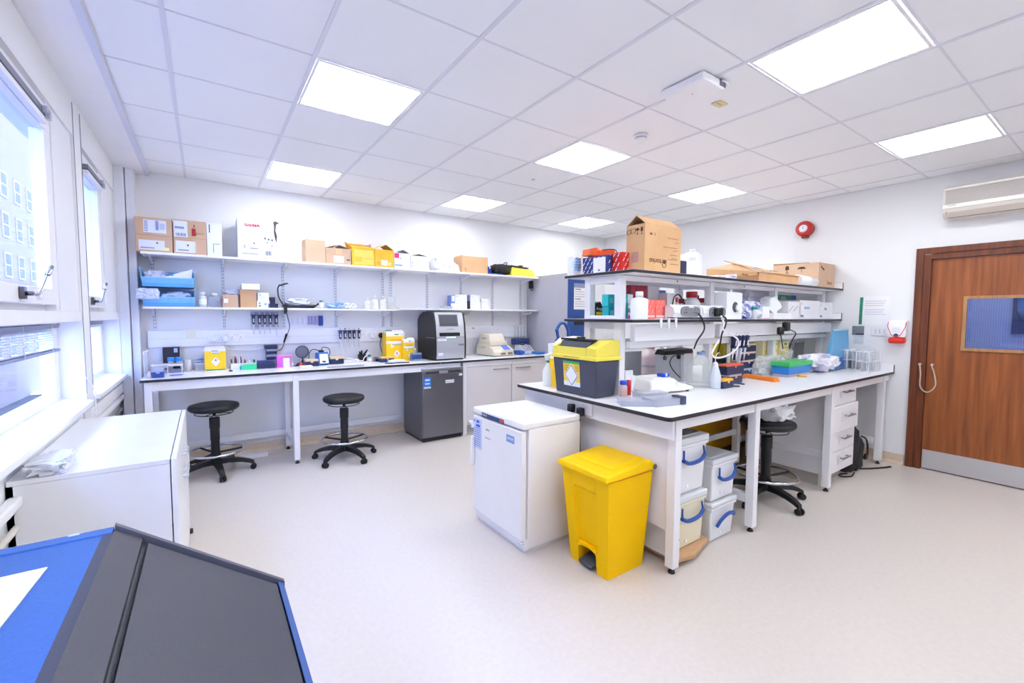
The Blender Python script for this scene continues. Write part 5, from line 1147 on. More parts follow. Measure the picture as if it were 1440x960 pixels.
a, b = bsp(579.5, 594, 507, 2.37)
t = thing('tube_rack', 'dark blue tube rack with clear sides against the black analyser', 'rack', ((a+b)/2, 2.41, ZB)); o = t.location
part('rack', MB(o).box(a, b-.01, 2.36, 2.44, ZB+.02, ZB+.075, bev=.003), M('#2b4c8d', .3), t); part('base', MB(o).box(a-.005, b-.004, 2.355, 2.445, ZB, ZB+.02), M('#aab8cf', .2, alpha=.7), t)
part('frame', MB(o).box(a+.002, b-.012, 2.365, 2.435, ZB+.075, ZB+.095), M('#9db2d0', .2, alpha=.6), t); part('tube', MB(o).cyl((a+.05, 2.40, ZB+.095), (a+.05, 2.40, ZB+.15), .008, n=10), CLEARP, t)
# analyser
a, b = bsp(612, 655, 504, 2.26); zt_ = 1.472
t = thing('pcr_analyser', 'tall black and silver analyser with grey screen on the back bench', 'analyser', ((a+b)/2, 2.48, ZB)); o = t.location
x0, x1 = a+.0, b-.005; H = zt_-ZB
side = [(2.27, 0), (2.265, .1*H), (2.262, .3*H), (2.268, .5*H), (2.285, .75*H), (2.32, .98*H), (2.36, H), (2.60, H), (2.70, .93*H), (2.76, .84*H), (2.766, .74*H), (2.766, .02*H)]
def sidep(off=0): return [(y, ZB+.012+z*.98) for y, z in side]
part('side_shell', MB(o).prism(sidep(), 0, x0-.002, x0+.02, bev=.004), M('#1f2024', .38), t)
part('side_shell', MB(o).prism(sidep(), 0, x1-.015, x1+.012, bev=.006), M('#1f2024', .38), t)
part('main_body', MB(o).prism([(y+.012, z) for y, z in sidep()], 0, x0+.0205, x1-.0155), M('#2a2b30', .4), t)
prof = [(y, z) for y, z in sidep()[:7]]
def yat(zr):     # front surface y at relative height
    for (y0_, z0_), (y1_, z1_) in zip(side, side[1:]):
        if z0_ <= zr*H <= z1_: return y0_+(y1_-y0_)*(zr*H-z0_)/(z1_-z0_)
    return 2.3
def fpanel(nm, u0, u1, v0, v1, out, mat, label=None, n=4):
    mb = MB(o); xa, xb = x0+.02+u0*(x1-x0-.035), x0+.02+u1*(x1-x0-.035); prev = None
    for k in range(n+1):
        v = v0+(v1-v0)*k/n; y, z = yat(v)-out, ZB+.012+v*H*.98
        cur = [mb.v((xa, y, z)), mb.v((xb, y, z)), mb.v((xb, y+.012+out, z)), mb.v((xa, y+.012+out, z))]
        if prev:
            for j in range(4): mb.f([prev[j], prev[(j+1) % 4], cur[(j+1) % 4], cur[j]])
        else: mb.f(cur[::-1])
        prev = cur
    mb.f(prev); return part(nm, mb, mat, t, label)
SIL = M('#c9cad0', .32, .25)
fpanel('lower_front', 0, 1, .012, .46, .008, M('#bfc0c8', .32, .25)); fpanel('upper_front', 0, 1, .468, .985, .008, SIL)
fpanel('screen', .13, .78, .70, .93, .010, M('#55565f', .2)); fpanel('screen_bezel', .11, .80, .685, .945, .0088, M('#87888f', .3))
fpanel('sample_slot', .10, .84, .485, .56, .0095, M('#15181a', .2)); fpanel('status_light', .35, .68, .452, .466, .0098, M('#d8fbff', .4, emit=1.0))
fpanel('label', .03, .35, .39, .43, .0095, PAPER); fpanel('label', .05, .22, .08, .14, .0095, M('#e8e8ec', .4)); fpanel('badge', .78, .98, .28, .32, .0095, M('#8f9199', .3, .4))
fpanel('lettering', .38, .62, .625, .638, .0095, M('#8a8b92', .4))
part('side_line', MB(o).box(x0-.0035, x0-.0018, 2.27, 2.5, ZB+.46*H, ZB+.466*H), M('#c9cad0', .3), t)
part('foot_plate', MB(o).box(x0+.01, x1-.01, 2.30, 2.76, ZB, ZB+.014), BLACK, t)
# thermocycler
a, b = bsp(680, 729, 499, 2.40)
CR = M('#e6dccb', .42); CR2 = M('#ddd2bf', .45)
t = thing('thermocycler', 'beige thermal cycler with blue screen on the back bench', 'thermocycler', ((a+b)/2, 2.56, ZB)); o = t.location; t.rotation_euler = (0, 0, .12)
w_ = .175; c = MB()
part('base', MB().prism([(-.19, .008), (-.19, .05), (-.17, .085), (-.05, .145), (.16, .15), (.19, .12), (.19, .008)], 0, -w_, w_, bev=.008), CR, t)
part('lid', MB().hexa([(-w_+.02, -.09, .135), (w_-.04, -.09, .135), (w_-.04, .18, .14), (-w_+.02, .18, .14), (-w_+.05, -.045, .285), (w_-.075, -.045, .285), (w_-.075, .16, .285), (-w_+.05, .16, .285)], bev=.016), CR, t)
part('lid_step', MB().hexa([(-w_+.015, -.098, .132), (w_-.035, -.098, .132), (w_-.035, .17, .132), (-w_+.015, .17, .132), (-w_+.025, -.088, .19), (w_-.045, -.088, .19), (w_-.045, .17, .19), (-w_+.025, .17, .19)], bev=.005), CR2, t)
part('control_panel', MB().hexa([(-.02, -.186, .066), (.165, -.186, .066), (.16, -.07, .128), (-.01, -.07, .128), (-.02, -.194, .071), (.165, -.194, .071), (.16, -.075, .139), (-.01, -.075, .139)], bev=.002), M('#ece6dc', .4), t)
part('screen', MB().hexa([(.01, -.180, .076), (.125, -.180, .076), (.12, -.095, .122), (.015, -.095, .122), (.01, -.183, .082), (.125, -.183, .082), (.12, -.098, .1295), (.015, -.098, .1295)]), M('#5d74c9', .3, emit=.25), t)
for x_ in (-.02, .10):
    v = part('vent', MB().box(x_-.035, x_+.045, -.1915, -.188, .018, .045), M('#9f8f78', .5), t)
    for k in range(6): part('slat', MB().box(x_-.03+k*.013, x_-.027+k*.013, -.1935, -.19, .02, .043), M('#56493a', .5), v)
part('side_grip', MB().box(-w_-.006, -w_+.02, -.02, .06, .10, .13, bev=.004), CR2, t)
part('side_recess', MB().box(-w_+.028, -w_+.034, -.0, .10, .22, .235), M('#b7ab99', .5), t)
part('base_tray', MB().box(-w_+.01, w_-.01, -.17, .18, 0, .008), M('#3b4a42', .5), t); part('foot', MB().box(-w_-.02, -w_+.03, -.12, -.05, 0, .006), M('#4fae82', .5), t, 'green foot')
# mini centrifuge
a, b = bsp(735, 755, 496, 2.50)
t = thing('mini_centrifuge', 'small pale grey bench instrument with keypad near the tall cupboard', 'centrifuge', (4.40, 2.58, ZB)); o = t.location
part('base', MB(o).prism([(2.46, ZB), (2.46, ZB+.03), (2.56, ZB+.11), (2.68, ZB+.115), (2.69, ZB)], 0, 4.30, 4.50, bev=.01), M('#d5d5dc', .35), t)
for i in range(3):
    for j in range(3): part('button', MB(o).box(4.33+i*.05, 4.36+i*.05, 2.478+j*.028, 2.488+j*.028, ZB+.045+j*.0215, ZB+.062+j*.0215), M('#9fa8c0', .4), t)
part('knob', MB(o).cyl((4.40, 2.62, ZB+.113), (4.40, 2.62, ZB+.135), .03, n=20), M('#5b5d68', .4), t)
part('front_knob', MB(o).lathe([(0, 0), (.016, 0), (.012, .02), (0, .022)], (4.32, 2.44, ZB), n=14), BLACK, t)
a, b = bsp(722, 742, 476, 2.72)
t = thing('glassware_rack', 'blue wall rack with hanging glass pipes left of the tall cupboard', 'rack', ((a+b)/2, 2.74, 1.03)); o = t.location
part('tray', MB(o).box(a, b, 2.68, 2.775, 1.02, 1.10, bev=.005), M('#2b4283', .35), t); part('front_slot', MB(o).box(a+.08, b-.06, 2.677, 2.68, 1.04, 1.055), M('#16224c', .5), t)
part('top_clip', MB(o).box(a+.04, b-.05, 2.74, 2.775, 1.27, 1.29, bev=.003), M('#e9eaf0', .3), t)
for k in range(4): x_ = a+.05+k*.055; part('glass_pipe', MB(o).cyl((x_, 2.755, 1.10), (x_, 2.755, 1.27), .004, n=8), M('#c9d6e6', .1, alpha=.7), t)
a, b = bsp(725, 736, 498, 2.42); bag('crumpled dark blue glove beside the thermal cycler', a, b, 2.38, 2.48, ZB, ZB+.06, 51, M('#1f58b4', .45), .5, name='rubber_glove', cat='glove')
a, b = bsp(735, 742, 498, 2.42); bag('light blue crumpled wipe beside the dark blue glove', a, b, 2.37, 2.45, ZB, ZB+.05, 52, M('#b9cdee', .6), .5, name='crumpled_wipe', cat='wipe')
a, b = bsp(752, 768, 496, 2.35); b = min(b, 4.56)
solo('blue_tray', MB(((a+b)/2, 2.36, ZB)).hexa([(a+.01, 2.31, ZB), (b-.01, 2.31, ZB), (b-.01, 2.42, ZB), (a+.01, 2.42, ZB), (a, 2.30, ZB+.035), (b, 2.30, ZB+.035), (b, 2.43, ZB+.035), (a, 2.43, ZB+.035)], bev=.003), M('#2a7fd2', .35), 'small bright blue tray at the right end of the back bench', 'tray')
x, z = atp(661, 461, 2.79)
t = thing('wall_tap', 'small grey outlet on the wall behind the black analyser', 'tap', (x, 2.80, z)); o = t.location
part('stem', MB(o).cyl((x, 2.80, z+.02), (x, 2.80, z-.02), .008), M('#9b9ca6', .4, .5), t); part('spout', MB(o).tube([(x, 2.79, z), (x+.04, 2.77, z), (x+.05, 2.76, z-.01)], .006, 6), M('#9b9ca6', .4, .5), t)

# ---- island, top shelf z 1.725
ZS = 1.728
def wx(x, y, Y): return W(x, y, 1, Y).x
a, b = bsp(805, 818, 387, .0)
t = carton('white box with a blue wave emblem, far left corner of the island top shelf', a-.0, b+.0, .0, .06, ZS, ZS+.14, WCARD, name='reagent_box')
# its left side faces the window: draw the emblem there and on the front
c = t.location
part('emblem', MB().lathe([(.0, 0), (.042, 0), (.042, .0008), (0, .0008)], (0, 0, 0), n=24, sy=1.35).xf(Matrix.Translation((0, -.0308, .08)) @ Matrix.Rotation(PI/2, 4, 'X')), M('#bfe3f8', .5), t)
mb = MB()
for k in range(5): mb.tube([(-.03+.003*k, -.0325, .035+.02*k), (-.012, -.0325, .045+.02*k), (.004, -.0325, .035+.02*k), (.02, -.0325, .045+.02*k), (.03, -.0325, .038+.02*k)], .003, 5)
part('wave', mb, M('#2f8fd6', .5), t)
QN = M('#22357c', .45); QR = M('#d6221c', .45); QS = M('#eef0f8', .5)
def striped(label, x0, x1, y0, y1, z0, h, base, sticker=None, rz=0, group=None, stripes=True, name='kit_box', sc=QS):
    c = Vector(((x0+x1)/2, (y0+y1)/2, z0)); t = thing(name, label, 'box', c, group); hx, hy = (x1-x0)/2, (y1-y0)/2
    t.rotation_euler = (0, 0, rz)
    part('body', MB().box(-hx, hx, -hy, hy, 0, h, bev=.002), base, t)
    part('lid', MB().box(-hx-.0015, hx+.0015, -hy-.0015, hy+.0015, h*.62, h+.0015, bev=.002), base, t)
    if stripes:
        mb = MB(); n = 0
        for fx in (0, 1):
            L = hx if fx == 0 else hy
            i = -L
            while i < L-.02:
                for j, z in enumerate((.08, .32, .56, .8)):
                    u = i+((j % 2)*.02)+.004; z0_ = z*h
                    if z0_+h*.13 > h or u+.022 > L: continue
                    q = [(u, z0_), (u+.006, z0_), (u+.020, z0_+h*.17), (u+.014, z0_+h*.17)]
                    if fx == 0: mb.prism(q, 1, -hy-.0026, -hy-.0014)
                    else: mb.prism([(-p[0], p[1]) for p in q], 0, -hx-.0026, -hx-.0014)
                i += .040
        part('stripes', mb, sc, t)['kind'] = 'stuff'
    if sticker:
        mb = MB(); u0, u1, v0, v1 = sticker
        mb.box(-hx-.0042, -hx-.0026, hy-u1*2*hy, hy-u0*2*hy, v0*h, v1*h)
        mb.box(-hx-.005, -hx-.0042, hy-(u0+.55*(u1-u0))*2*hy, hy-(u0+.42*(u1-u0))*2*hy, (v0+.08)*h, (v0+.18)*h, 1)
        part('sticker', mb, [PAPER, INK], t)
    return t
striped('navy box with slanting white stripes and a white sticker on the island top shelf', 2.99, 3.032, -.30, -.055, ZS, .120, QN, sticker=(.45, .92, .06, .92))
striped('red box with slanting white stripes behind the navy striped box', 3.037, 3.30, -.385, -.20, ZS, .134, QR, group=None)
striped('second red striped box, deeper in on the island top shelf', 3.04, 3.30, -.195, -.06, ZS, .134, M('#c41f22', .45))
for lab, px0, px1, yy in (('smaller orange box on top of the red striped box', 829, 843, -.12), ('larger orange box with black edging on top of the red striped box', 846, 867, -.14)):
    a, b = bsp(px0, px1, 360, yy)
    t = thing('orange_box', lab, 'box', ((a+b)/2, yy+.05, ZS+.136)); o = t.location
    part('box', MB(o).hexa([(a, yy, ZS+.136), (b, yy, ZS+.136), (b, yy+.08, ZS+.136), (a, yy+.08, ZS+.136), (a+.01, yy, ZS+.186), (b-.02, yy, ZS+.196), (b-.02, yy+.08, ZS+.196), (a+.01, yy+.08, ZS+.186)], bev=.005), M('#f0703a', .4), t)
    part('edging', MB(o).tube([(a+.008, yy-.002, ZS+.183), (b-.03, yy-.002, ZS+.196), (b, yy-.003, ZS+.175), (b+.006, yy-.003, ZS+.145)], .003, 6), M('#3a2320', .4) if px0 > 840 else M('#f6a070', .4), t)
a, b = bsp(863, 882, 376, -.12); carton('pale brown carton half hidden behind the big upside-down carton', 3.50, 3.85, -.18, -.02, ZS, ZS+.262, noise_mat('cardboard_yellowish', '#e7c07c', '#eecb8c', 9, .8), decals=[(.05, .6, .5, .62, M('#e2b1b4', .6)), (.05, .6, .66, .72, M('#e9a936', .6))])
# big carton
nl, nc, r_ = W(880, 372, 2, ZS), W(906, 376.5, 2, ZS), W(956, 381, 2, ZS)
Yf = -.515; xn = W(906, 376, 1, Yf).x; xr = W(956.5, 380, 1, Yf).x
yl = None
for k in range(60):
    yy = -.5+.01*k
    if W(880.5, 372, 1, yy).x >= xn: yl = yy; break
yl = yl or -.2
hz = top(907, 313, Yf)-ZS
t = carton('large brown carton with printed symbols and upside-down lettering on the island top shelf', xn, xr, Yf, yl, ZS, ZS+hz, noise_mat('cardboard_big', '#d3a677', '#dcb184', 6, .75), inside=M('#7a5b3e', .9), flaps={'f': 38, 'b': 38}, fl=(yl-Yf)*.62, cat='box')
hx, hy = (xr-xn)/2, (yl-Yf)/2; BR = M('#6b4a2e', .8)
text_part('sartorius', .052, BR, t, (-hx+.36*2*hx, -hy-.0015, hz*.235), (PI/2, PI, 0))
part('print', MB().cyl((-hx+.53*2*hx, -hy-.0016, hz*.23), (-hx+.53*2*hx, -hy-.0002, hz*.23), .013, n=18), BR, t)
part('print', MB().tube([(-hx+.53*2*hx+.022*math.cos(q), -hy-.001, hz*.2+.028*math.sin(q)) for q in [PI+PI*i/8 for i in range(9)]], .0018, 5), BR, t)
for k, (u0, u1, v) in enumerate(((.62, .92, .76), (.84, .92, .68), (.5, .9, .56), (.78, .9, .5), (.7, .9, .40), (.74, .9, .33), (.64, .9, .30), (.70, .94, .205))):
    part('print', MB().box(-hx+u0*2*hx, -hx+u1*2*hx, -hy-.0012, -hy, v*hz-.0025, v*hz+.0025), M('#a98058', .8), t)
text_part('C  100', .022, BR, t, (-hx+.2*2*hx, -hy-.0015, hz*.80), (PI/2, PI, 0))
mb = MB()       # handling symbols on the end
def onleft(u, v): return (-hx-.0012, hy-u*2*hy, v*hz)
for u in (.14, .37, .60, .83):
    y = hy-u*2*hy; z = hz*.86
    if u == .37: mb.tube([(-hx-.001, y-.018, z-.01), (-hx-.001, y-.018, z+.02), (-hx-.001, y+.018, z+.02), (-hx-.001, y+.018, z-.01)], .0015, 5, closed=True, smooth=False)
    elif u == .60: mb.prism([(y-.02, z+.004), (y+.02, z+.004), (y+.006, z+.02), (y-.006, z+.02)], 0, -hx-.0012, -hx); mb.box(-hx-.0012, -hx, y-.0015, y+.0015, z-.02, z+.006); mb.box(-hx-.0012, -hx, y-.01, y+.01, z-.022, z-.019)
    elif u == .83: mb.prism([(y-.01, z-.005), (y+.01, z-.005), (y+.008, z+.022), (y-.008, z+.022)], 0, -hx-.0012, -hx); mb.box(-hx-.0012, -hx, y-.0015, y+.0015, z-.022, z-.004); mb.box(-hx-.0012, -hx, y-.009, y+.009, z-.024, z-.021)
    else: mb.tube([(-hx-.001, y+.016*math.cos(q), z+.016*math.sin(q)) for q in [2*PI*i/10 for i in range(10)]], .0015, 5, closed=True)
part('print', mb, M('#5b3f38', .8), t)
part('print', MB().box(-hx-.001, -hx, -hy*.35, hy*.35, hz*.2, hz*.42), M('#b98f86', .8), t)
Yn = -.38; a, b = bsp(957, 966, 379, Yn); 
solo('navy_box', MB(((a+b)/2, Yn, ZS)).box(a+.004, b, Yn, Yn+.10, ZS, top(961, 366, Yn), bev=.01), NAVY, 'small navy box between the large carton and the white jerrycan', 'box')
Yn = -.33; a, b = bsp(962, 988, 380, Yn); zt_ = top(980, 353, Yn)
t = thing('jerrycan', 'white plastic jerrycan with handle on the island top shelf', 'jerrycan', ((a+b)/2, Yn+.05, ZS)); o = t.location; h = zt_-ZS
part('body', MB(o).prism([(a+.01, ZS), (b-.01, ZS), (b, ZS+.02), (b, ZS+h*.8), (b-.03, ZS+h*.88), (b-.03, ZS+h*.98), (b-.07, ZS+h), (b-.085, ZS+h*.86), (a+.1, ZS+h*.9), (a+.02, ZS+h*.72), (a, ZS+h*.62), (a, ZS+.02)], 1, Yn, Yn+.13, bev=.012), M('#f2f3f6', .3), t)
part('handle_hole', MB(o).hexa([(a+.05, Yn-.001, ZS+h*.62), (b-.10, Yn-.001, ZS+h*.66), (b-.10, Yn+.002, ZS+h*.66), (a+.05, Yn+.002, ZS+h*.62), (a+.08, Yn-.001, ZS+h*.76), (b-.10, Yn-.001, ZS+h*.78), (b-.10, Yn+.002, ZS+h*.78), (a+.08, Yn+.002, ZS+h*.76)], bev=.001), M('#dcdee5', .4), t)
part('cap', MB(o).cyl((b-.045, Yn+.065, ZS+h), (b-.045, Yn+.065, ZS+h+.025), .022, n=18), WHITE, t)
# papers and sleeves
for k, (px0, px1, yy, hh, lab, mt) in enumerate(((989, 1006, -.50, .012, 'leftmost flat white packet on the island top shelf beside the jerrycan', WCARD), (1006, 1024, -.52, .02, 'white packet with a pink line on the island top shelf', WCARD), (1025, 1038, -.55, .03, 'printed white plastic sleeve beside the flattened carton', M('#e4e6f0', .35)))):
    a, b = bsp(px0, px1, 385, yy)
    t = thing('flat_packet', lab, 'packet', ((a+b)/2, yy+.1, ZS)); o = t.location
    part('packet', MB(o).hexa([(a, yy, ZS), (b, yy+.01, ZS), (b-.02, yy+.2, ZS), (a+.02, yy+.2, ZS), (a+.01, yy, ZS+hh), (b, yy+.01, ZS+hh*1.4), (b-.03, yy+.2, ZS+hh), (a+.03, yy+.2, ZS+hh*.8)], bev=.003), mt, t)
    part('print', MB(o).box(a+.04, b-.04, yy-.0025, yy-.0005, ZS+hh*.4, ZS+hh*.6) if k else MB(o).box(a+.03, a+.05, yy+.08, yy+.1, ZS+hh*1.1, ZS+hh*1.3), (INK, M('#c77f9a', .5), M('#6f78a8', .5))[k], t)
# flattened brown carton, half open
Yn = -.52; xa, xm, xb = wx(1034, 390, Yn), wx(1063, 392, Yn), wx(1127, 400, Yn)
zt1, zt2 = top(1068, 366, Yn+.1), top(1110, 382, Yn)
t = thing('cardboard_box', 'low brown carton with open sagging lid on the island top shelf', 'box', ((xa+xb)/2, Yn+.15, ZS)); o = t.location
KB = noise_mat('cardboard_flat', '#cfa274', '#d9ad80', 6, .8)
part('body', MB(o).box(xm+.05, xb-.02, Yn, Yn+.30, ZS, ZS+.085, bev=.002), KB, t)
part('lid', MB(o).hexa([(xm+.02, Yn-.012, ZS+.087), (xb-.02, Yn-.012, ZS+.078), (xb-.08, Yn+.26, ZS+.15), (xm-.05, Yn+.26, ZS+.19), (xm+.02, Yn-.014, ZS+.095), (xb-.02, Yn-.014, ZS+.085), (xb-.08, Yn+.26, ZS+.157), (xm-.05, Yn+.26, ZS+.197)]), KB, t)
part('side_flap', MB(o).hexa([(xa, Yn+.05, ZS+.02), (xm+.045, Yn+.0, ZS+.004), (xm+.045, Yn+.2, ZS+.004), (xa, Yn+.25, ZS+.02), (xa, Yn+.05, ZS+.08), (xm+.02, Yn+.0, ZS+.082), (xm+.02, Yn+.2, ZS+.17), (xa, Yn+.25, ZS+.105)]), KB, t)
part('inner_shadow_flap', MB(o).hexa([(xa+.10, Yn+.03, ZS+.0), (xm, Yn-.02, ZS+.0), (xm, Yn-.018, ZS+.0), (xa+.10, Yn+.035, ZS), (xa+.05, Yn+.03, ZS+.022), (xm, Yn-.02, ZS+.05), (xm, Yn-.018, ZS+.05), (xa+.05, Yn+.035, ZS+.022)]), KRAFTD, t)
mb = MB(o)
for u in (.28, .62): xx = xm+u*(xb-xm); mb.hexa([(xx, Yn+.125, ZS+.139-u*.02), (xx+.11, Yn+.125, ZS+.135-u*.02), (xx+.11, Yn+.145, ZS+.142-u*.02), (xx, Yn+.145, ZS+.146-u*.02), (xx, Yn+.12, ZS+.144-u*.02), (xx+.11, Yn+.12, ZS+.140-u*.02), (xx+.11, Yn+.145, ZS+.148-u*.02), (xx, Yn+.145, ZS+.152-u*.02)])
part('hand_slots', mb, M('#8b6543', .8), t)
text_part('FRAGILE', .026, BR, t, (xa+.17-o.x, Yn+.01-o.y, .048), FACE_Y)
# white roll and end carton
Yn = -.555; a, b = bsp(1128, 1153, 396, Yn)
solo('plastic_roll', MB(((a+b)/2, Yn+.05, ZS)).cyl((a, Yn+.05, ZS+.052), (b, Yn+.05, ZS+.047), .05, .044, n=24), M('#eef0f5', .3, bump=.3, bscale=40), 'white wrapped roll in front of the end brown carton on the island top shelf', 'roll')
Yn = -.50; xc, xb = wx(1152, 402, Yn), wx(1180.5, 406, Yn); xb = min(xb, SX1-.02)
zt_ = top(1153, 368.5, Yn)
t = thing('cardboard_box', 'brown carton with glass and umbrella symbols at the wall end of the island top shelf', 'box', ((xc+xb)/2, -.25, ZS)); o = t.location
H = zt_-ZS; yb_ = -.06
part('body', MB(o).box(xc-.02, xb, Yn, yb_, ZS, ZS+H, bev=.002), KRAFT2, t)
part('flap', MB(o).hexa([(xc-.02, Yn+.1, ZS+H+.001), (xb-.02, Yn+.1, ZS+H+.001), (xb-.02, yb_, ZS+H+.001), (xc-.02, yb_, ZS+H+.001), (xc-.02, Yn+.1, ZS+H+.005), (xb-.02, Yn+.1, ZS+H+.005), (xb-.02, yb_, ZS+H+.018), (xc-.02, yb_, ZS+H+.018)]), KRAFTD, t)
text_part('Tarro', .052, M('#5a4334', .8), t, (xb-.13-o.x, Yn-.0015-o.y, .055), FACE_Y)
mb = MB(o); xs_ = xc-.0212
for (yy, kind) in ((-.2, 0), (-.34, 1)):
    z = ZS+H*.78
    if kind: mb.prism([(yy-.045, z), (yy+.045, z), (yy+.02, z+.022), (yy-.02, z+.022)], 0, xs_, xs_+.001); mb.box(xs_, xs_+.001, yy-.002, yy+.002, z-.035, z)
    else: mb.prism([(yy-.02, z), (yy+.02, z), (yy+.016, z+.04), (yy-.016, z+.04)], 0, xs_, xs_+.001); mb.box(xs_, xs_+.001, yy-.003, yy+.003, z-.03, z); mb.box(xs_, xs_+.001, yy-.015, yy+.015, z-.035, z-.03)
part('print', mb, M('#4a3426', .8), t)
mb = MB(o); mb.tube([(xc+.03, Yn-.001, ZS+H*.86), (xc+.05, Yn-.001, ZS+H*.76)], .006, 5); mb.tube([(xc+.07, Yn-.001, ZS+H*.78), (xc+.09, Yn-.001, ZS+H*.72)], .008, 5); part('print', mb, M('#4a3426', .8), t)
# ---- island, lower shelf z 1.41
ZI = 1.411
a, b = bsp(835, 853, 436, -.14); h = .125
t = thing('tip_refill_box', 'small black and yellow box at the left end of the island lower shelf', 'box', ((a+b)/2, -.12, ZI)); o = t.location
part('base', MB(o).box(a+.01, b, -.14, -.04, ZI, ZI+.022), M('#31284e', .4), t)
part('body', MB(o).prism([(a+.01, ZI+.0225), (b, ZI+.0225), (b, ZI+h*.75), (b-.05, ZI+h*.85), (b-.06, ZI+h), (b-.08, ZI+h*.93), (a+.01, ZI+h*.9)], 1, -.135, -.045), M('#1c1b24', .45), t)
part('yellow_band', MB(o).box(a+.03, b-.004, -.137, -.1352, ZI+.028, ZI+.05), M('#f1d93a', .5), t)
text_part('Axygen', .032, M('#f2f2f5', .5), t, ((a+b)/2+.01-o.x, -.1375-o.y, .073), FACE_Y)
TEAL = M('#17b3c0', .4); TEAL2 = M('#2cc3cb', .4)
for lab, x0, x1, yy, z0, hh, mm in (('lower left teal box of the teal stacks on the island lower shelf', 856, 871, -.28, 0, .085, TEAL), ('upper left teal box of the teal stacks on the island lower shelf', 855, 871, -.28, .086, .085, TEAL2), ('lower right teal box beside the white bottle', 873, 886, -.40, 0, .085, TEAL2), ('upper right teal box with white label beside the white bottle', 873, 890, -.40, .086, .085, TEAL)):
    a, b = bsp(x0, x1, 430, yy)
    carton(lab, a, b, yy, yy+.06, ZI+z0, ZI+z0+hh, mm, decals=[(.15, .45, .3, .7, M('#7fdbe4', .5)), *([(.55, .98, .3, .95, PAPER)] if x0 == 873 and z0 else [])], group='teal kit boxes', name='kit_box')
a, b = bsp(886, 894, 440, -.44)
t = thing('tape_stack', 'small stack of white and pink tape rolls beside the teal boxes', 'tape', (a+.01, -.45, ZI)); o = t.location
for k, mm in enumerate((M('#c4478a', .4), M('#dfe4ea', .4), M('#7e9a94', .4), M('#e6e8ee', .4), M('#dfe4ea', .4))): part('roll', MB(o).cyl((a+.01, -.45, ZI+.001+.024*k), (a+.01, -.45, ZI+.023+.024*k), .028, n=18), mm, t)
a, b = bsp(887, 909, 420, -.30); striped('maroon box standing behind the white bottle on the island lower shelf', a, b, -.30, -.20, ZI, top(898, 401.5, -.30)-ZI, M('#a81f3c', .45), name='kit_box', sc=M('#c04a60', .5))
x, _ = atp(898.5, 446, -.50); r_ = (wx(907, 440, -.5)-wx(890, 440, -.5))/2
bottle('white plastic bottle with white cap in front of the maroon box', x, -.50, ZI, r_*.94, .182, M('#f1f3f6', .35), M('#f6f7fa', .3), neck=.34, nsh=.7, caph=.17, capr=r_*.42)
a, b = bsp(911, 927, 420, -.28); carton('plain white box standing behind the salmon pink boxes', a, b, -.28, -.22, ZI, top(919, 402, -.28), WCARD, name='reagent_box', decals=[(.55, .62, .1, .13, M('#d9b98a', .5))])
a, b = bsp(927, 936, 420, -.27); carton('blue and white box standing behind the salmon pink boxes', a+.003, b, -.27, -.2, ZI, top(932, 408, -.27), M('#4f86d8', .5), name='reagent_box', decals=[(.1, .9, .5, .75, M('#8fb4e8', .5))])
SAL = M('#f4746a', .5)
for lab, x0, x1 in (('left salmon pink kit box on the island lower shelf', 907, 921), ('right salmon pink kit box on the island lower shelf', 921.5, 935)):
    a, b = bsp(x0, x1, 446, -.46); t = striped(lab, a+.001, b-.001, -.46, -.36, ZI, top(914, 421.5, -.46)-ZI, SAL, group='salmon pink kit boxes', sc=M('#f9a79e', .5))
    part('print', MB().box(-(b-a)*.42, (b-a)*.42, -.054, -.0525, .012, .026), M('#fbd3cd', .5), t)
a, b = bsp(938, 946, 440, -.42); carton('narrow pale box right of the salmon pink boxes', a, b+.03, -.42, -.34, ZI, ZI+.19, M('#e4e3e6', .5), name='reagent_box')
# bottles with red caps behind the socket strips
RC = M('#b01c2a', .35)
for lab, px, Y, r_, zt_, bc in (('wide frosted bottle with a red cap behind the socket strips', 972, -.38, .062, 410, CLEARF), ('second frosted bottle with red cap behind the socket strips', 986, -.30, .05, 419, CLEARF), ('small bottle with bright red cap behind the left socket strip', 949, -.33, .032, 418, CLEARF), ('small bottle with dark red cap behind the left socket strip', 958, -.30, .034, 420, CLEARF), ('small bottle with navy cap behind the right socket strip', 979, -.22, .028, 415, CLEARF)):
    x, _ = atp(px, 440, Y); zz = top(px, zt_, Y); cm = RC if 'red' in lab else M('#24408a', .3)
    bottle(lab, x, Y, ZI, r_, zz-ZI, bc, M('#d63a3a', .35) if 'bright' in lab else cm, neck=.62, capr=r_*.68, caph=.2, nsh=.6, group=None)
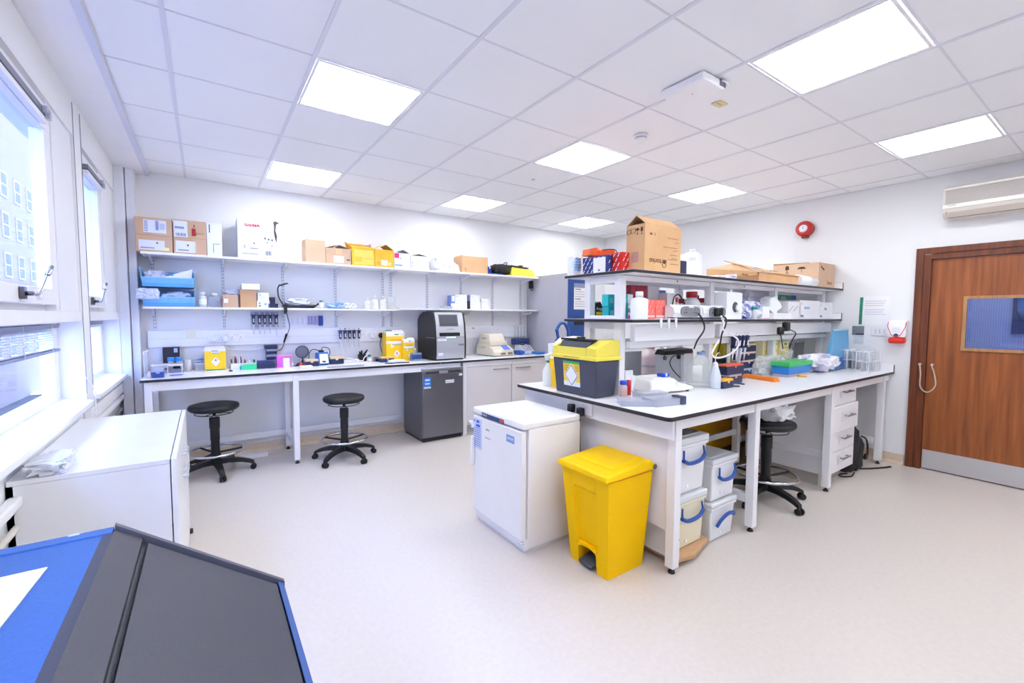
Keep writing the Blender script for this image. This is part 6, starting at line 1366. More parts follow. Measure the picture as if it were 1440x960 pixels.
# socket strips on the shelf edge
def bench_strip(label, px0, px1, cord):
    Y = -.525; a, b = bsp(px0, px1, 438, Y); t = thing('desk_power_unit', label, 'power strip', ((a+b)/2, Y, ZI), 'white power units on the shelf edge'); o = t.location
    mb = MB(o); mb.prism([(Y+.055, ZI+.012), (Y+.055, ZI+.095), (Y+.02, ZI+.103), (Y-.02, ZI+.075), (Y-.026, ZI+.045), (Y-.012, ZI+.012)], 0, a+.002, b-.002, bev=.004); part('housing', mb, M('#ebecf1', .35), t)
    n = 18; pts = []; cx, cz = a+(b-a)*.55, ZI+.055; hw, hh = (b-a)*.34, .037
    part('foot', MB(o).box(a+.03, b-.03, Y-.005, Y+.05, ZI, ZI+.012), M('#4b4b52', .4), t)
    for q in range(n):
        c_, s_ = math.cos(2*PI*q/n), math.sin(2*PI*q/n); pts.append((cx+hw*math.copysign(abs(c_)**.45, c_), cz+hh*math.copysign(abs(s_)**.6, s_)))
    part('socket_face', MB(o).prism(pts, 1, Y-.031, Y-.0265, bev=.001), M('#83858b', .4), t)
    mb = MB(o)
    for k in (-.55, .45):
        xx = cx+hw*k
        for dx, dz, w_ in ((0, .012, .003), (-.012, -.008, .005), (.012, -.008, .005)): mb.box(xx+dx-w_, xx+dx+w_, Y-.0322, Y-.031, cz+dz-.004, cz+dz+.004)
    part('pin_holes', mb, M('#35363b', .5), t)
    part('usb_tab', MB(o).box(cx-.03, cx+.03, Y-.034, Y-.030, cz+.026, cz+.04, bev=.002), WHITE, t)
    return t
bench_strip('left white power unit with grey socket face on the island lower shelf edge', 943.5, 984, 0); bench_strip('right white power unit with grey socket face and a black plug in it', 985, 1019, 0)
q = W(1009, 438, 1, -.56); solo('mains_plug', MB((q.x, -.57, ZI+.02)).box(q.x-.05, q.x+.04, -.588, -.558, ZI+.022, ZI+.085, bev=.012), BLACK, 'dark plug in the right white power unit on the island shelf edge', 'plug')
def cable(label, pts, r=.005, mat=BLACK): return solo('cable', MB(pts[0]).tube(pts, r, 8), mat, label, 'cable')
def P3(px, py, Y): return W(px, py, 1, Y)
cable('black cable hanging from the left power unit down to the black adapter', [P3(982, 440, -.565), P3(989, 452, -.59), P3(990, 464, -.59), P3(981, 478, -.6), P3(976, 490, -.55)], .006)
cable('black cable looping above the left power unit', [P3(945, 433, -.46), P3(948, 418, -.46), P3(954, 414, -.46), P3(959, 420, -.46), P3(963, 427, -.46)], .005)
cable('black cable hanging from the right power unit towards the pipette stand', [P3(1012, 442, -.595), P3(1021, 448, -.6), P3(1020, 458, -.635), P3(1015, 470, -.62), P3(1013, 482, -.60), P3(1008, 500, -.56)], .006)
cable('white cable looping from the right power unit over the wash bottle', [P3(1014, 444, -.64), P3(1018, 455, -.645), P3(1017, 463, -.645), P3(1028, 470, -.645), P3(1038, 478, -.64), P3(1036, 490, -.64), P3(1022, 500, -.64), P3(1008, 503, -.64), P3(1001, 498, -.64), P3(1004, 490, -.63), P3(1011, 478, -.6)], .0065, WHITE)
for k, px in enumerate((930, 941, 951)):
    x, _ = atp(px, 448, -.585)
    solo('shelf_clip', MB((x, -.585, ZI-.02)).box(x-.011, x+.011, -.588, -.5795, ZI-.06, ZI+.008, bev=.003).box(x-.011, x+.011, -.5795, -.54, ZI+.0005, ZI+.006), M('#eceef4', .25), '%s white clip on the dark edge of the island lower shelf' % ('left', 'middle', 'right')[k], 'clip', 'white clips on the shelf edge')
# round-window box
a, b = bsp(1021.5, 1043, 446, -.53); zt_ = top(1032, 411, -.53)
t = thing('glove_box', 'white box with a round dark opening holding a white disc on the island lower shelf', 'box', ((a+b)/2, -.45, ZI)); o = t.location
part('box', MB(o).box(a, b, -.53, -.40, ZI, zt_, bev=.002), WCARD, t)
cx = (a+b)/2+.01; cz_ = ZI+.095
part('opening', MB(o).cyl((cx, -.5315, cz_), (cx, -.529, cz_), .042, n=28), M('#4a4e57', .6), t, 'dark round opening')
part('disc', MB(o).cyl((cx+.03, -.545, cz_-.006), (cx+.03, -.5316, cz_-.006), .030, n=24), WHITE, t)
part('top_tab', MB(o).box(a+.06, a+.09, -.52, -.518, zt_, zt_+.025), WCARD, t)
a, b = bsp(1044, 1074, 446, -.52)
bag('clear bag with blue print full of small parts on the island lower shelf', a, b-.05, -.54, -.40, ZI, ZI+.15, 61, noise_mat('printed_film', '#8f96d8', '#e6ebf4', 14, .25, lo=.45, hi=.52), .55, sub=4)
x, _ = atp(1060, 440, -.545); bottle('tiny bottle with green cap among the bag on the island lower shelf', x, -.552, ZI, .020, .10, CLEARF, M('#18a080', .4), neck=.8, capr=.024)
a, b = bsp(1073, 1082, 446, -.54); carton('small upright white box before the second shelf post', a, b, -.54, -.49, ZI, top(1077, 431, -.54), WCARD, name='reagent_box', decals=[(0, 1, 0, .05, M('#d84a72', .5))])
for k in range(4):
    a, b = bsp(1052, 1076, 425, -.34); z0 = ZI+.055+k*.048
    carton('%s flat lilac-grey carton of the stack behind the shelf post' % ('lowest', 'second', 'third', 'topmost')[k], a+(.02 if k % 2 else 0), b+.1, -.34, -.22, z0, z0+.046, M('#c2bfce', .5), name='flat_carton', group='flat grey cartons', decals=[(.7, 1, .0, .12, M('#3c3d55', .5))])
a, b = bsp(1052, 1076, 425, -.34); carton('pale carton under the stack of flat lilac-grey cartons', a, b+.1, -.34, -.22, ZI, ZI+.054, M('#d9d7df', .5), name='flat_carton')
a, b = bsp(1088, 1113, 446, -.565); carton('long flat white carton at the front edge by the black plugs', a, b, -.565, -.50, ZI, top(1100, 440, -.565), WCARD, name='flat_carton')
a, b = bsp(1090, 1107, 438, -.54)
t = thing('tilted_box', 'white box tilted on its corner above the long flat carton', 'box', ((a+b)/2, -.48, ZI+.002)); o = t.location
z0 = ZI+.055; z1 = top(1097, 416, -.54)
part('box', MB(o).prism([(a-.0, z0+.03), (a+.09, z0-.01), (b+.01, z0+.05), (b-.02, z0+.09), (a+.10, z1), (a+.02, z1-.02)], 1, -.49, -.40, bev=.002), WCARD, t)
part('support', MB(o).box(a+.06, b-.02, -.47, -.42, ZI, z0-.005), M('#dfe0e4', .5), t)
for k, (px0, px1, yt, lab) in enumerate(((1108, 1125, 424, 'first long white carton with grey print, left of the blue lettered cartons'), (1124, 1152, 422.5, 'second long white carton with blue lettering on the island lower shelf'), (1152, 1175, 425, 'last long white carton with blue lettering, by the wall end'))):
    a, b = bsp(px0, px1, 447, -.50); zt_ = top((px0+px1)/2, yt, -.50); b = min(b, SX1-.03)
    BT = M('#4fa3d6', .5)
    t = carton(lab, a+.001, b-.001, -.50, -.28, ZI, zt_, M('#e3e2e8', .5), name='long_carton', decals=[(.05, .14, .1, .22, M('#2f7fb8', .5)), (.14, .2, .1, .2, M('#a94f6a', .5)), (.08, .1, .76, .84, INK)] if k else [(.1+.12*j, .15+.12*j, .45+.1*(j % 3), .55+.1*(j % 3), M('#9a9cab', .5)) for j in range(6)], group='long white cartons')
    if k: text_part('Blue%s' % ('Roll' if k == 1 else ''), .034, BT, t, (-(b-a)/2+.14*(1 if k == 2 else 1.1), -.1125, (zt_-ZI)*.6), FACE_Y)
a, b = bsp(1100, 1108, 420, -.30); a2, b2 = bsp(1109, 1125, 420, -.30)
zq = top(1115, 421, -.30)
t = thing('green_tray', 'green and blue tray lying on boxes at the back of the island lower shelf', 'tray', ((a+b2)/2, -.25, ZI)); o = t.location
part('tray', MB(o).box(a, b2, -.26, -.19, zq, zq+.045, bev=.003), M('#1e8f6a', .4), t); part('blue_end', MB(o).box(b2-.09, b2+.004, -.262, -.188, zq-.002, zq+.047, bev=.003), M('#2264a8', .4), t)
part('support_box', MB(o).box(a+.02, b2-.02, -.26, -.19, ZI, zq-.003), M('#c9c7d1', .5), t); part('grip', MB(o).box((a+b)/2, (a+b)/2+.1, -.263, -.26, zq+.0, zq+.03), M('#7fb89e', .4), t)

# ---- things on the island bench, z .901
ZN = .901
x, _ = atp(771, 541, .16)
def spray(label, x, y, col, r=.043, h=.25):
    t = thing('spray_bottle', label, 'spray bottle', (x, y, ZN), 'spray bottles')
    part('body', MB().lathe([(0, 0), (r*.95, 0), (r, .01), (r, h*.42), (r*.9, h*.5), (r*.34, h*.66), (r*.32, h*.72), (0, h*.72)], n=24), M('#f1f3f6', .3, alpha=.95) if col != 'p' else M('#c9b4d8', .3), t)
    part('collar', MB().cyl((0, 0, h*.70), (0, 0, h*.77), r*.40, n=16), M('#2ba07e', .35), t)
    part('head', MB().hexa([(-.018, -.016, h*.77), (.018, -.016, h*.77), (.018, .016, h*.77), (-.018, .016, h*.77), (-.035, -.014, h*.93), (.028, -.014, h*1.0), (.028, .014, h*1.0), (-.035, .014, h*.93)], bev=.004), M('#eef0f4', .3) if col == 'w' else M('#2ba07e', .35), t)
    part('trigger', MB().tube([(.024, 0, h*.95), (.05, 0, h*.93), (.06, 0, h*.84), (.052, 0, h*.76)], .008, 8), M('#2ba07e', .35), t)
    return t
spray('white spray bottle with white head and green trigger at the corner of the island bench', x, .16, 'w')
spray('spray bottle with green head behind the white one', x+.13, .255, 'p', .036, .235).rotation_euler = (0, 0, .5)
a = W(777, 482, 1, .28)
carton('tall white box standing behind the spray bottles', wx(777, 520, .27), wx(790, 520, .27), .27, .33, ZN, top(784, 483, .27), WCARD, name='reagent_box')
a, b = bsp(779, 792, 548, .06); sharps('yellow carton squeezed between spray bottle and black sharps bin', a+.02, b+.13, .04, .14, ZN, ZN+.235, 0, None)
# cream carton with green dots behind the bin, blue sack truck handle
a, b = bsp(790, 822, 490, .22)
t = thing('cream_container', 'cream container with two green dots behind the yellow lid of the sharps bin', 'container', ((a+b)/2, .25, ZN)); o = t.location
za, zb = top(795, 482, .22), top(812, 473, .22)
part('body', MB(o).prism([(a, ZN), (b, ZN), (b, za-.01), (b-.05, zb), (a+.05, zb-.012), (a, za)], 1, .21, .31, bev=.003), M('#e9e6da', .45), t)
for k in (.5, .68): xx = a+(b-a)*k; part('dot', MB(o).cyl((xx, .2085, zb-.035), (xx, .211, zb-.035), .011, n=14), M('#3c7a4c', .4), t)
a, b = bsp(783, 798, 482, .9)
t = thing('sack_truck', 'blue sack truck with loop handle parked beyond the island bench', 'trolley', ((a+b)/2, .9, 0)); o = t.location
zt_ = top(790, 455, .9)
part('loop_handle', MB(o).tube([(a+.03, .9, 1.16), (a-.0, .9, 1.28), (a-.005, .9, zt_-.06), (a+.04, .9, zt_), (b-.04, .9, zt_), (b, .9, zt_-.06), (b+.005, .9, 1.28), (b+.01, .9, 1.16)], .015, 10), M('#2756a0', .35), t)
mb = MB(o)
part('back_plate', MB(o).box(a-.0, b+.25, .90, .93, .15, 1.20, bev=.01), M('#1f4d94', .4), t)
part('toe_plate', MB(o).box(a-.0, b+.25, .72, .93, .02, .03), M('#1f4d94', .4), t)
for xx in (a-.03, b+.28): part('wheel', MB(o).cyl((xx-.02, .95, .1), (xx+.02, .95, .1), .1, n=24), BLACKR, t)
# black and yellow sharps bin
X0, X1 = 2.735, 2.945; Y0, Y1 = -.455, -.03; zr = top(846, 507, -.455)
t = thing('clinical_waste_bin', 'dark grey waste bin with yellow lid and hazard label on the island bench corner', 'bin', ((X0+X1)/2, (Y0+Y1)/2, ZN)); o = t.location
g = .018
DG = M('#42465a', .42)
part('bin_body', MB(o).hexa([(X0+g, Y0+g, ZN), (X1-g, Y0+g, ZN), (X1-g, Y1-g, ZN), (X0+g, Y1-g, ZN), (X0, Y0, zr), (X1+.004, Y0, zr), (X1+.004, Y1, zr), (X0, Y1, zr)], bev=.012, seg=2), DG, t, 'dark grey body')
zl = top(846, 490, -.455)
YL = M('#f7e65a', .4)
part('lid_rim', MB(o).box(X0-.008, X1+.018, Y0-.008, Y1+.008, zr-.004, zr+.022, bev=.005), YL, t)
zh = zr+.125
mb = MB(o)
XA, XB = X0+.002, X1+.004
# hopper: two end cheeks, low front, high back
for (ya, yb) in ((Y0+.0, Y0+.10), (Y1-.035, Y1+.0)):
    mb.prism([(XA, zr+.022), (XB, zr+.022), (XB, zh), (XB-.09, zh), (XA+.0, zr+.075)], 1, ya, yb, bev=.004)
mb.box(XA, XA+.012, Y0+.1, Y1-.035, zr+.022, zr+.075); mb.box(XB-.012, XB, Y0+.1, Y1-.035, zr+.022, zh-.02); mb.box(XA+.012, XB-.012, Y0+.1, Y1-.035, zr+.022, zr+.03)
part('lid_hopper', mb, YL, t)
part('flap_lid', MB(o).hexa([(XA+.02, Y0+.105, zr+.05), (XB-.10, Y0+.105, zr+.06), (XB-.10, Y1-.04, zr+.06), (XA+.02, Y1-.04, zr+.05), (XA+.05, Y0+.102, zh-.012), (XB-.085, Y0+.102, zh-.005), (XB-.085, Y1-.04, zh-.005), (XA+.05, Y1-.04, zh-.012)]), M('#3c4152', .45), t)
part('flap_edge', MB(o).box(XA+.045, XA+.075, Y0+.07, Y1-.03, zh-.008, zh+.006, bev=.002), BLACK, t); part('latch', MB(o).box(XA+.045, XA+.08, (Y0+Y1)/2-.03, (Y0+Y1)/2+.02, zh+.006, zh+.018, bev=.002), BLACK, t)
part('embossing', MB(o).box(X0-.0095, X0-.0078, Y0+.15, Y1-.12, zr+.006, zr+.012), M('#cfa852', .5), t)
# label on the window side, following the slope
def onbin(yy, zz, out=.0012): k = (zz-ZN)/(zr-ZN); return (X0+g*(1-k)-out, yy, zz)
def quad(mb, ya, yb, za, zb, out, m=0):
    P = [onbin(ya, za, out), onbin(ya, za, out-.001), onbin(yb, za, out-.001), onbin(yb, za, out), onbin(ya, zb, out), onbin(ya, zb, out-.001), onbin(yb, zb, out-.001), onbin(yb, zb, out)]
    mb.hexa(P, m)
yc = -.225; lh = zr-ZN
mb = MB(o); quad(mb, yc-.075, yc+.085, ZN+.055, zr-.022, .002, 0); quad(mb, yc-.075, yc+.085, zr-.038, zr-.022, .0028, 1); quad(mb, yc-.075, yc+.085, ZN+.055, ZN+.085, .0028, 2)
for k in range(5): quad(mb, yc+.03, yc+.075, zr-.052-k*.009, zr-.048-k*.009, .0028, 3); quad(mb, yc-.068, yc-.03, zr-.052-k*.009, zr-.048-k*.009, .0028, 3)
part('hazard_label', mb, [M('#f0cf3e', .5), M('#45b25e', .5), M('#e9eef8', .5), M('#c88a3c', .5)], t)
def diamond(mb, s, out, m, zc=None):
    zc = zc or (ZN+zr)/2+.008; P = []
    for oo in (out, out-.0008):
        for dy, dz in ((-s, 0), (0, -s*1.12), (s, 0), (0, s*1.12)): P.append(onbin(yc+.004+dy, zc+dz, oo))
    V = [mb.v(p) for p in P]; mb.f(V[:4], m); mb.f(V[4:][::-1], m)
    for k in range(4): mb.f([V[k], V[(k+1) % 4], V[4+(k+1) % 4], V[4+k]], m)
mb = MB(o); diamond(mb, .070, .0036, 0); diamond(mb, .064, .0044, 1); diamond(mb, .058, .0052, 2); part('diamond', mb, [M('#f4f4fa', .5), M('#3a3560', .5), M('#f1f3fb', .5)], t)
text_part('9', .03, M('#3a3560', .5), t, (X0+g*.5-.006-o.x, yc+.004-o.y, (zr-ZN)/2+.035), FACE_X)
# behind the bin
a, b = bsp(879, 902, 524, .02); solo('grey_enclosure', MB(((a+b)/2, .08, ZN)).box(a, b, .02, .16, ZN, top(890, 494, .02), bev=.003), M('#a7a9b2', .45), 'plain grey metal box behind the waste bin on the island bench', 'box')
x = wx(919, 515, .06); zt_ = top(919, 487, .06)
t = thing('water_carboy', 'large pale carboy with pinkish contents and grey band under the island shelf', 'carboy', (x, .1, ZN)); r_ = (wx(930, 515, .06)-wx(908, 515, .06))/2
part('body', MB().lathe([(0, 0), (r_*.95, 0), (r_, .01), (r_, .17), (r_*.85, .21), (r_*.3, .235), (r_*.3, .25), (0, .25)], n=28), M('#ecd9dc', .25, alpha=.85), t); part('band', MB().lathe([(r_*1.01, .085), (r_*1.01, .10)], n=28), M('#a9adb8', .4), t)
part('cap', MB().cyl((0, 0, .248), (0, 0, .268), r_*.36, n=20), M('#b9384a', .4), t)
for k, px in enumerate((936, 946, 954, 962)):
    x = wx(px, 490, -.02); t = thing('measuring_cylinder', '%s clear measuring cylinder behind the black adapter' % order[k], 'cylinder', (x, .02, ZN), 'clear measuring cylinders')
    part('tube', MB().lathe([(0, .008), (.018, .008), (.018, .30), (.024, .305), (.018, .31), (.016, .30), (.016, .012), (0, .012)], n=16), GLASSM, t); part('foot', MB().lathe([(0, 0), (.035, 0), (.03, .008), (0, .008)], n=16), GLASSM, t)
# grey control box with black lid block
a, b = bsp(930, 958, 531, -.27); zt_ = top(945, 498, -.27)
t = thing('control_box', 'grey metal control box with two knobs below a black lid', 'control box', ((a+b)/2, -.22, ZN)); o = t.location
part('case', MB(o).box(a, b, -.27, -.21, ZN, zt_, bev=.003), M('#b3b6bf', .4), t)
for kx in (.12, .8): part('knob', MB(o).cyl((a+(b-a)*kx, -.285, zt_-.025), (a+(b-a)*kx, -.27, zt_-.025), .016, .018, n=16), M('#5c5f69', .3) if kx < .5 else BLACK, t)
part('lid', MB(o).hexa([(a-.005, -.30, zt_+.001), (b+.09, -.31, zt_+.001), (b+.10, -.20, zt_+.001), (a-.005, -.20, zt_+.001), (a+.01, -.30, zt_+.03), (b+.09, -.31, zt_+.038), (b+.10, -.20, zt_+.045), (a+.03, -.20, zt_+.042)], bev=.006), M('#1c1d21', .35), t, 'black lid')
cable('black cable running from the control box down to the white balance', [P3(962, 498, -.34), P3(948, 500, -.36), P3(942, 510, -.38), P3(948, 522, -.42), P3(957, 531, -.46)], .004)
# plastic drawers next to glass bottle
a, b = bsp(961, 974, 536, -.30); solo('clear_cabinet', MB(((a+b)/2, -.26, ZN)).box(a, b, -.30, -.26, ZN, ZN+.25, bev=.003), M('#e2e3ea', .3, alpha=.6), 'pale plastic case between the control box and the big glass bottle', 'case')
# balance
qa, qb, qc = W(866, 552, 2, ZN), W(925, 551, 2, ZN), W(963, 541, 2, ZN)
t = thing('balance', 'white laboratory balance with dark display and a blue tag on top', 'balance', (3.36, -.47, ZN)); t.rotation_euler = (0, 0, -.12); t.scale = (.86, .9, 1.15)
part('base', MB().hexa([(-.24, -.13, .008), (.20, -.13, .008), (.22, .12, .008), (-.22, .12, .008), (-.21, -.10, .085), (.05, -.10, .085), (.06, .11, .09), (-.19, .11, .09)], bev=.016), M('#f2f2ee', .35), t)
part('display_wedge', MB().hexa([(.05, -.125, .012), (.25, -.125, .012), (.26, .10, .012), (.06, .10, .012), (.05, -.115, .07), (.24, -.12, .03), (.25, .095, .035), (.06, .10, .075)], bev=.006), M('#efefea', .35), t)
part('display', MB().hexa([(.075, -.02, .060), (.16, -.02, .044), (.165, .085, .046), (.08, .085, .064), (.075, -.02, .069), (.16, -.02, .055), (.165, .085, .058), (.08, .085, .074)]), M('#4a4d4a', .25), t)
part('pan', MB().box(-.17, .03, -.08, .09, .086, .094, bev=.003), M('#f6f6f2', .3), t); part('blue_tag', MB().box(-.06, .01, -.085, -.02, .0945, .115, bev=.003), M('#2151d0', .35), t)
part('tag_notch', MB().box(-.035, -.015, -.087, -.075, .10, .117), WHITE, t)
for q in ((-.19, -.10), (.2, -.1), (.2, .08), (-.19, .08)): part('foot', MB().cyl((*q, 0), (*q, .01), .012, n=10), BLACK, t)
# clear trays in front
t = thing('sample_tray', 'clear plastic sample tray at the front edge of the island bench, by the waste bin', 'tray', (2.84, -.70, ZN)); t.rotation_euler = (0, 0, -.65)
def cleartray(t, w_, d_, h, mm=CLEARP):
    mb = MB(); mb.box(-w_, w_, -d_, d_, 0, .003); mb.box(-w_, w_, -d_, -d_+.003, .003, h); mb.box(-w_, w_, d_-.003, d_, .003, h); mb.box(-w_, -w_+.003, -d_+.003, d_-.003, .003, h); mb.box(w_-.003, w_, -d_+.003, d_-.003, .003, h)
    part('tray', mb, mm, t); part('lid', MB().box(-w_-.002, w_+.002, -d_-.002, d_+.002, h+.0005, h+.003), mm, t)
cleartray(t, .11, .07, .03, M('#cfd4e4', .15, alpha=.45))
t = thing('sample_tray', 'clear plastic tray with navy block and pink slips, second from the waste bin', 'tray', (2.98, -.78, ZN)); t.rotation_euler = (0, 0, -.18)
cleartray(t, .115, .06, .038, M('#cfd4e4', .15, alpha=.45)); part('navy_block', MB().box(.075, .118, -.066, .01, .001, .05, bev=.003), M('#3a4364', .35), t); part('pink_slip', MB().box(-.05, .0, -.03, .02, .005, .009), M('#e8a5ae', .5), t); part('tan_slip', MB().box(-.02, .06, .01, .04, .005, .012), M('#e6c4ae', .5), t)
t = thing('sample_tray', 'clear plastic box stacked behind the navy block tray, in front of the balance', 'tray', (3.04, -.635, ZN)); t.rotation_euler = (0, 0, -.3)
cleartray(t, .10, .05, .045, M('#d5d9e6', .15, alpha=.45)); part('contents', MB().blob(-.07, .07, -.035, .035, .004, .035, 71, .5, angular=True), M('#c3c7d6', .4), t)
x = wx(876.5, 555, -.49); bottle('small bottle with bright blue cap and red contents beside the waste bin', x, -.49, ZN, .026, .108, M('#f3e5e2', .15, alpha=.5), M('#2453d8', .35), neck=.8, capr=.025, caph=.2, liquid=M('#d8604e', .4), lab=None)
x = wx(884, 553, -.455); solo('red_tube', MB((x, -.455, ZN)).cyl((x, -.455, ZN), (x, -.455, ZN+.10), .016, n=16), M('#c8202e', .35), 'red capped tube standing right of the blue-capped bottle', 'tube')
a, b = bsp(879, 890, 545, -.38); carton('white packet standing behind the red tube', a, b, -.38, -.35, ZN, ZN+.15, WCARD, name='reagent_box')
a, b = bsp(890, 897, 545, -.40); carton('narrow white packet left of the balance', a, b, -.385, -.36, ZN, ZN+.11, WCARD, name='reagent_box')
# glass bottle and wash bottle
x = wx(984, 542, -.50)
t = thing('glass_bottle', 'large round-shouldered clear glass bottle with tape at its neck on the island bench', 'bottle', (x, -.50, ZN)); r_ = .098
part('body', MB().lathe([(0, 0), (.093, 0), (r_, .012), (r_, .13), (.09, .17), (.05, .215), (.028, .235), (.026, .27), (.034, .275), (.034, .285), (.024, .285), (.022, .235), (.045, .21), (.086, .165), (.094, .13), (.094, .015), (0, .006)], n=32), M('#e4ebe9', .04, alpha=.17), t)
part('neck_tape', MB().lathe([(.028, .24), (.0285, .262)], n=20), M('#7f93c4', .4), t)
part('stopper', MB().cyl((.026, 0, .262), (.055, 0, .258), .012, .004, n=8), BLACK, t)
part('base_ring', MB().lathe([(.0985, .012), (.0985, .018)], n=32), M('#b9c0bf', .2, alpha=.7), t)
x = wx(1005, 545, -.62)
t = thing('wash_bottle', 'translucent blue-white wash bottle with long nozzle on the island bench', 'bottle', (x, -.62, ZN))
part('body', MB().lathe([(0, 0), (.04, 0), (.042, .01), (.042, .085), (.032, .125), (.022, .155), (.020, .165), (0, .165)], n=24), M('#e3ebf6', .3, alpha=.82), t)
part('cap', MB().lathe([(0, .16), (.02, .16), (.018, .185), (.008, .195), (0, .195)], n=18), M('#eef2f8', .3), t)
part('nozzle', MB().tube([(0, 0, .19), (0, 0, .23), (.02, 0, .255), (.045, 0, .262), (.06, 0, .245)], .004, 8, taper=.002), M('#eef2f8', .3), t)
# navy tip boxes
PINKL = M('#e8c9c4', .4)
a, b = bsp(1010, 1023, 541, -.63); tipbox('navy tip box with orange-yellow lid in front of the island pipette stand', a-.02, b, -.68, -.605, ZN, .068, NAVY, M('#f3b73e', .4), .25)
a, b = bsp(1021, 1042, 539, -.58); tipbox('lower navy tip box of the two-high stack, pale lid', a+.03, b, -.59, -.515, ZN, .075, NAVY, PINKL, .25); tipbox('upper navy tip box of the two-high stack, red-orange lid', a-.02, b+.01, -.595, -.51, ZN+.076, .08, NAVY, M('#ee6a4e', .4), .2)
a, b = bsp(1041, 1062, 526, -.42)
for k in range(4): tipbox('%s navy tip box of the four-high stack on the island bench' % ('lowest', 'second', 'third', 'top')[k], a+(.05 if k == 0 else .03 if k == 1 else 0), b, -.42, -.33, ZN+k*.073, .0715, NAVY, (M('#b9cbe8', .3), PINKL, PINKL, M('#ead2bc', .4))[k], .24, 'four-high stack of navy tip boxes')
solo('glass_vials', MB((b-.08, -.38, ZN+.2925)).cyl((b-.09, -.38, ZN+.2925), (b-.09, -.38, ZN+.335), .03, n=16), M('#d7dde2', .1, alpha=.6), 'clear glass pot on top of the four-high tip box stack', 'pot')
# pipette stand
x = wx(1034, 500, -.46); hb = top(1034, 470, -.46)-ZN-.012
t = thing('pipette_stand', 'clear stand holding four navy pipettes on the island bench', 'stand', (x, -.45, ZN)); o = t.location
part('base', MB(o).box(x-.10, x+.10, -.50, -.425, ZN, ZN+.012, bev=.003), M('#d7dae2', .2, alpha=.7), t); part('post', MB(o).box(x-.09, x-.07, -.455, -.435, ZN+.012, ZN+hb), M('#e2e4ea', .2, alpha=.8), t); part('post', MB(o).box(x+.07, x+.09, -.455, -.435, ZN+.012, ZN+hb), M('#e2e4ea', .2, alpha=.8), t)
part('top_bar', MB(o).box(x-.13, x+.13, -.47, -.435, ZN+hb, ZN+hb+.015, bev=.004), M('#30344f', .3), t)
for k in range(4):
    p_ = pipette('%s from the left of the four navy pipettes in the island stand' % order[k], x-.085+k*.062, ZN+hb-.02, -.495, 'navy pipettes in the island stand', (M('#e58a8a', .4), M('#d9dbe6', .4), M('#e58a8a', .4), M('#6d7fc0', .4))[k]); p_.rotation_euler = (0, .16, 0); p_.scale = (1.25, 1.25, 1.1)
# things behind the stand
a, b = bsp(1007, 1021, 515, -.22); tipbox('teal box behind the wash bottle on the island bench', a, b+.04, -.22, -.14, ZN, .15, M('#1e5f73', .4), M('#222a45', .4), .3, name='kit_box')
a, b = bsp(1005, 1021, 490, -.10)
solo('yellow_tub', MB(((a+b)/2, -.06, ZN)).lathe([(0, 0), (.06, 0), (.075, .2), (.075, .29), (.06, .31), (0, .315)], ((a+b)/2, -.06, ZN), n=24), M('#f4dc22', .4), 'round yellow tub behind the hanging cables on the island bench', 'tub')
a, b = bsp(1020, 1072, 480, .02); mb = MB(((a+b)/2, .05, ZN)); mb.box(a, b+.2, .03, .12, ZN, ZN+.34, bev=.004)
solo('olive_box', mb, M('#c3bd48', .5), 'long olive yellow box at the back behind the pipette stand', 'box')
# biohazard cartons and bag
a, b = bsp(1072, 1092, 520, -.36); sharps('pale yellow carton with green top tab behind the clear bag on the island bench', a, b+.02, -.36, -.27, ZN, top(1083, 469, -.36), 2, None, 0)
a, b = bsp(1094, 1108, 515, -.38); sharps('second pale yellow carton, right behind the green-lidded box', a+.02, b, -.38, -.28, ZN, top(1101, 476, -.38), 2, None)
a, b = bsp(1066, 1106, 525, -.48); bag('large clear crumpled bag before the pale yellow cartons', a, b, -.50, -.38, ZN, ZN+.17, 81, M('#eceef0', .15, alpha=.55, bump=.5, bscale=40), .5, sub=4)
# orange tray
qa, qb = W(1047, 530, 2, ZN), W(1093, 537, 2, ZN)
t = thing('orange_rack', 'long bright orange tube rack lying on the island bench', 'rack', ((qa.x+qb.x)/2, (qa.y+qb.y)/2-.0, ZN)); L = (qb-qa).length/2; t.rotation_euler = (0, 0, math.atan2(qb.y-qa.y, qb.x-qa.x))
part('rack', MB().hexa([(-L, -.035, 0), (L, -.035, 0), (L, .035, 0), (-L, .035, 0), (-L+.01, -.028, .032), (L-.01, -.028, .032), (L-.01, .028, .032), (-L+.01, .028, .032)], bev=.005), M('#fb8a2c', .35), t)
q = W(1126, 530, 2, ZN)
solo('tape_roll', MB((q.x, q.y, ZN)).lathe([(.022, 0), (.035, 0), (.035, .018), (.022, .018), (.022, 0)], (q.x+.03, q.y, ZN), n=20), M('#f4bb5a', .4), 'small roll of orange-yellow tape at the front of the island bench', 'tape')
for k, (p0, p1, p2, m1, lab) in enumerate((((1005, 541), (1018, 542), (1040, 543), M('#26272c', .4), 'black handled tweezers lying before the navy tip boxes'), ((1028, 538), (1040, 539), (1047, 540), M('#4a2b38', .4), 'dark red marker lying behind the black tweezers'))):
    A, B, C_ = [W(*q_, 2, ZN+.006) for q_ in (p0, p1, p2)]
    t = thing('tweezers' if k == 0 else 'marker_pen', lab, 'tool' if k == 0 else 'pen', (B.x, B.y, ZN))
    part('tip', MB(t.location).tube([A, B], .002 if k == 0 else .006, 6, smooth=False), STEEL if k == 0 else M('#3c4a7a', .4), t); part('handle', MB(t.location).tube([B, C_], .006, 8, smooth=False), m1, t)
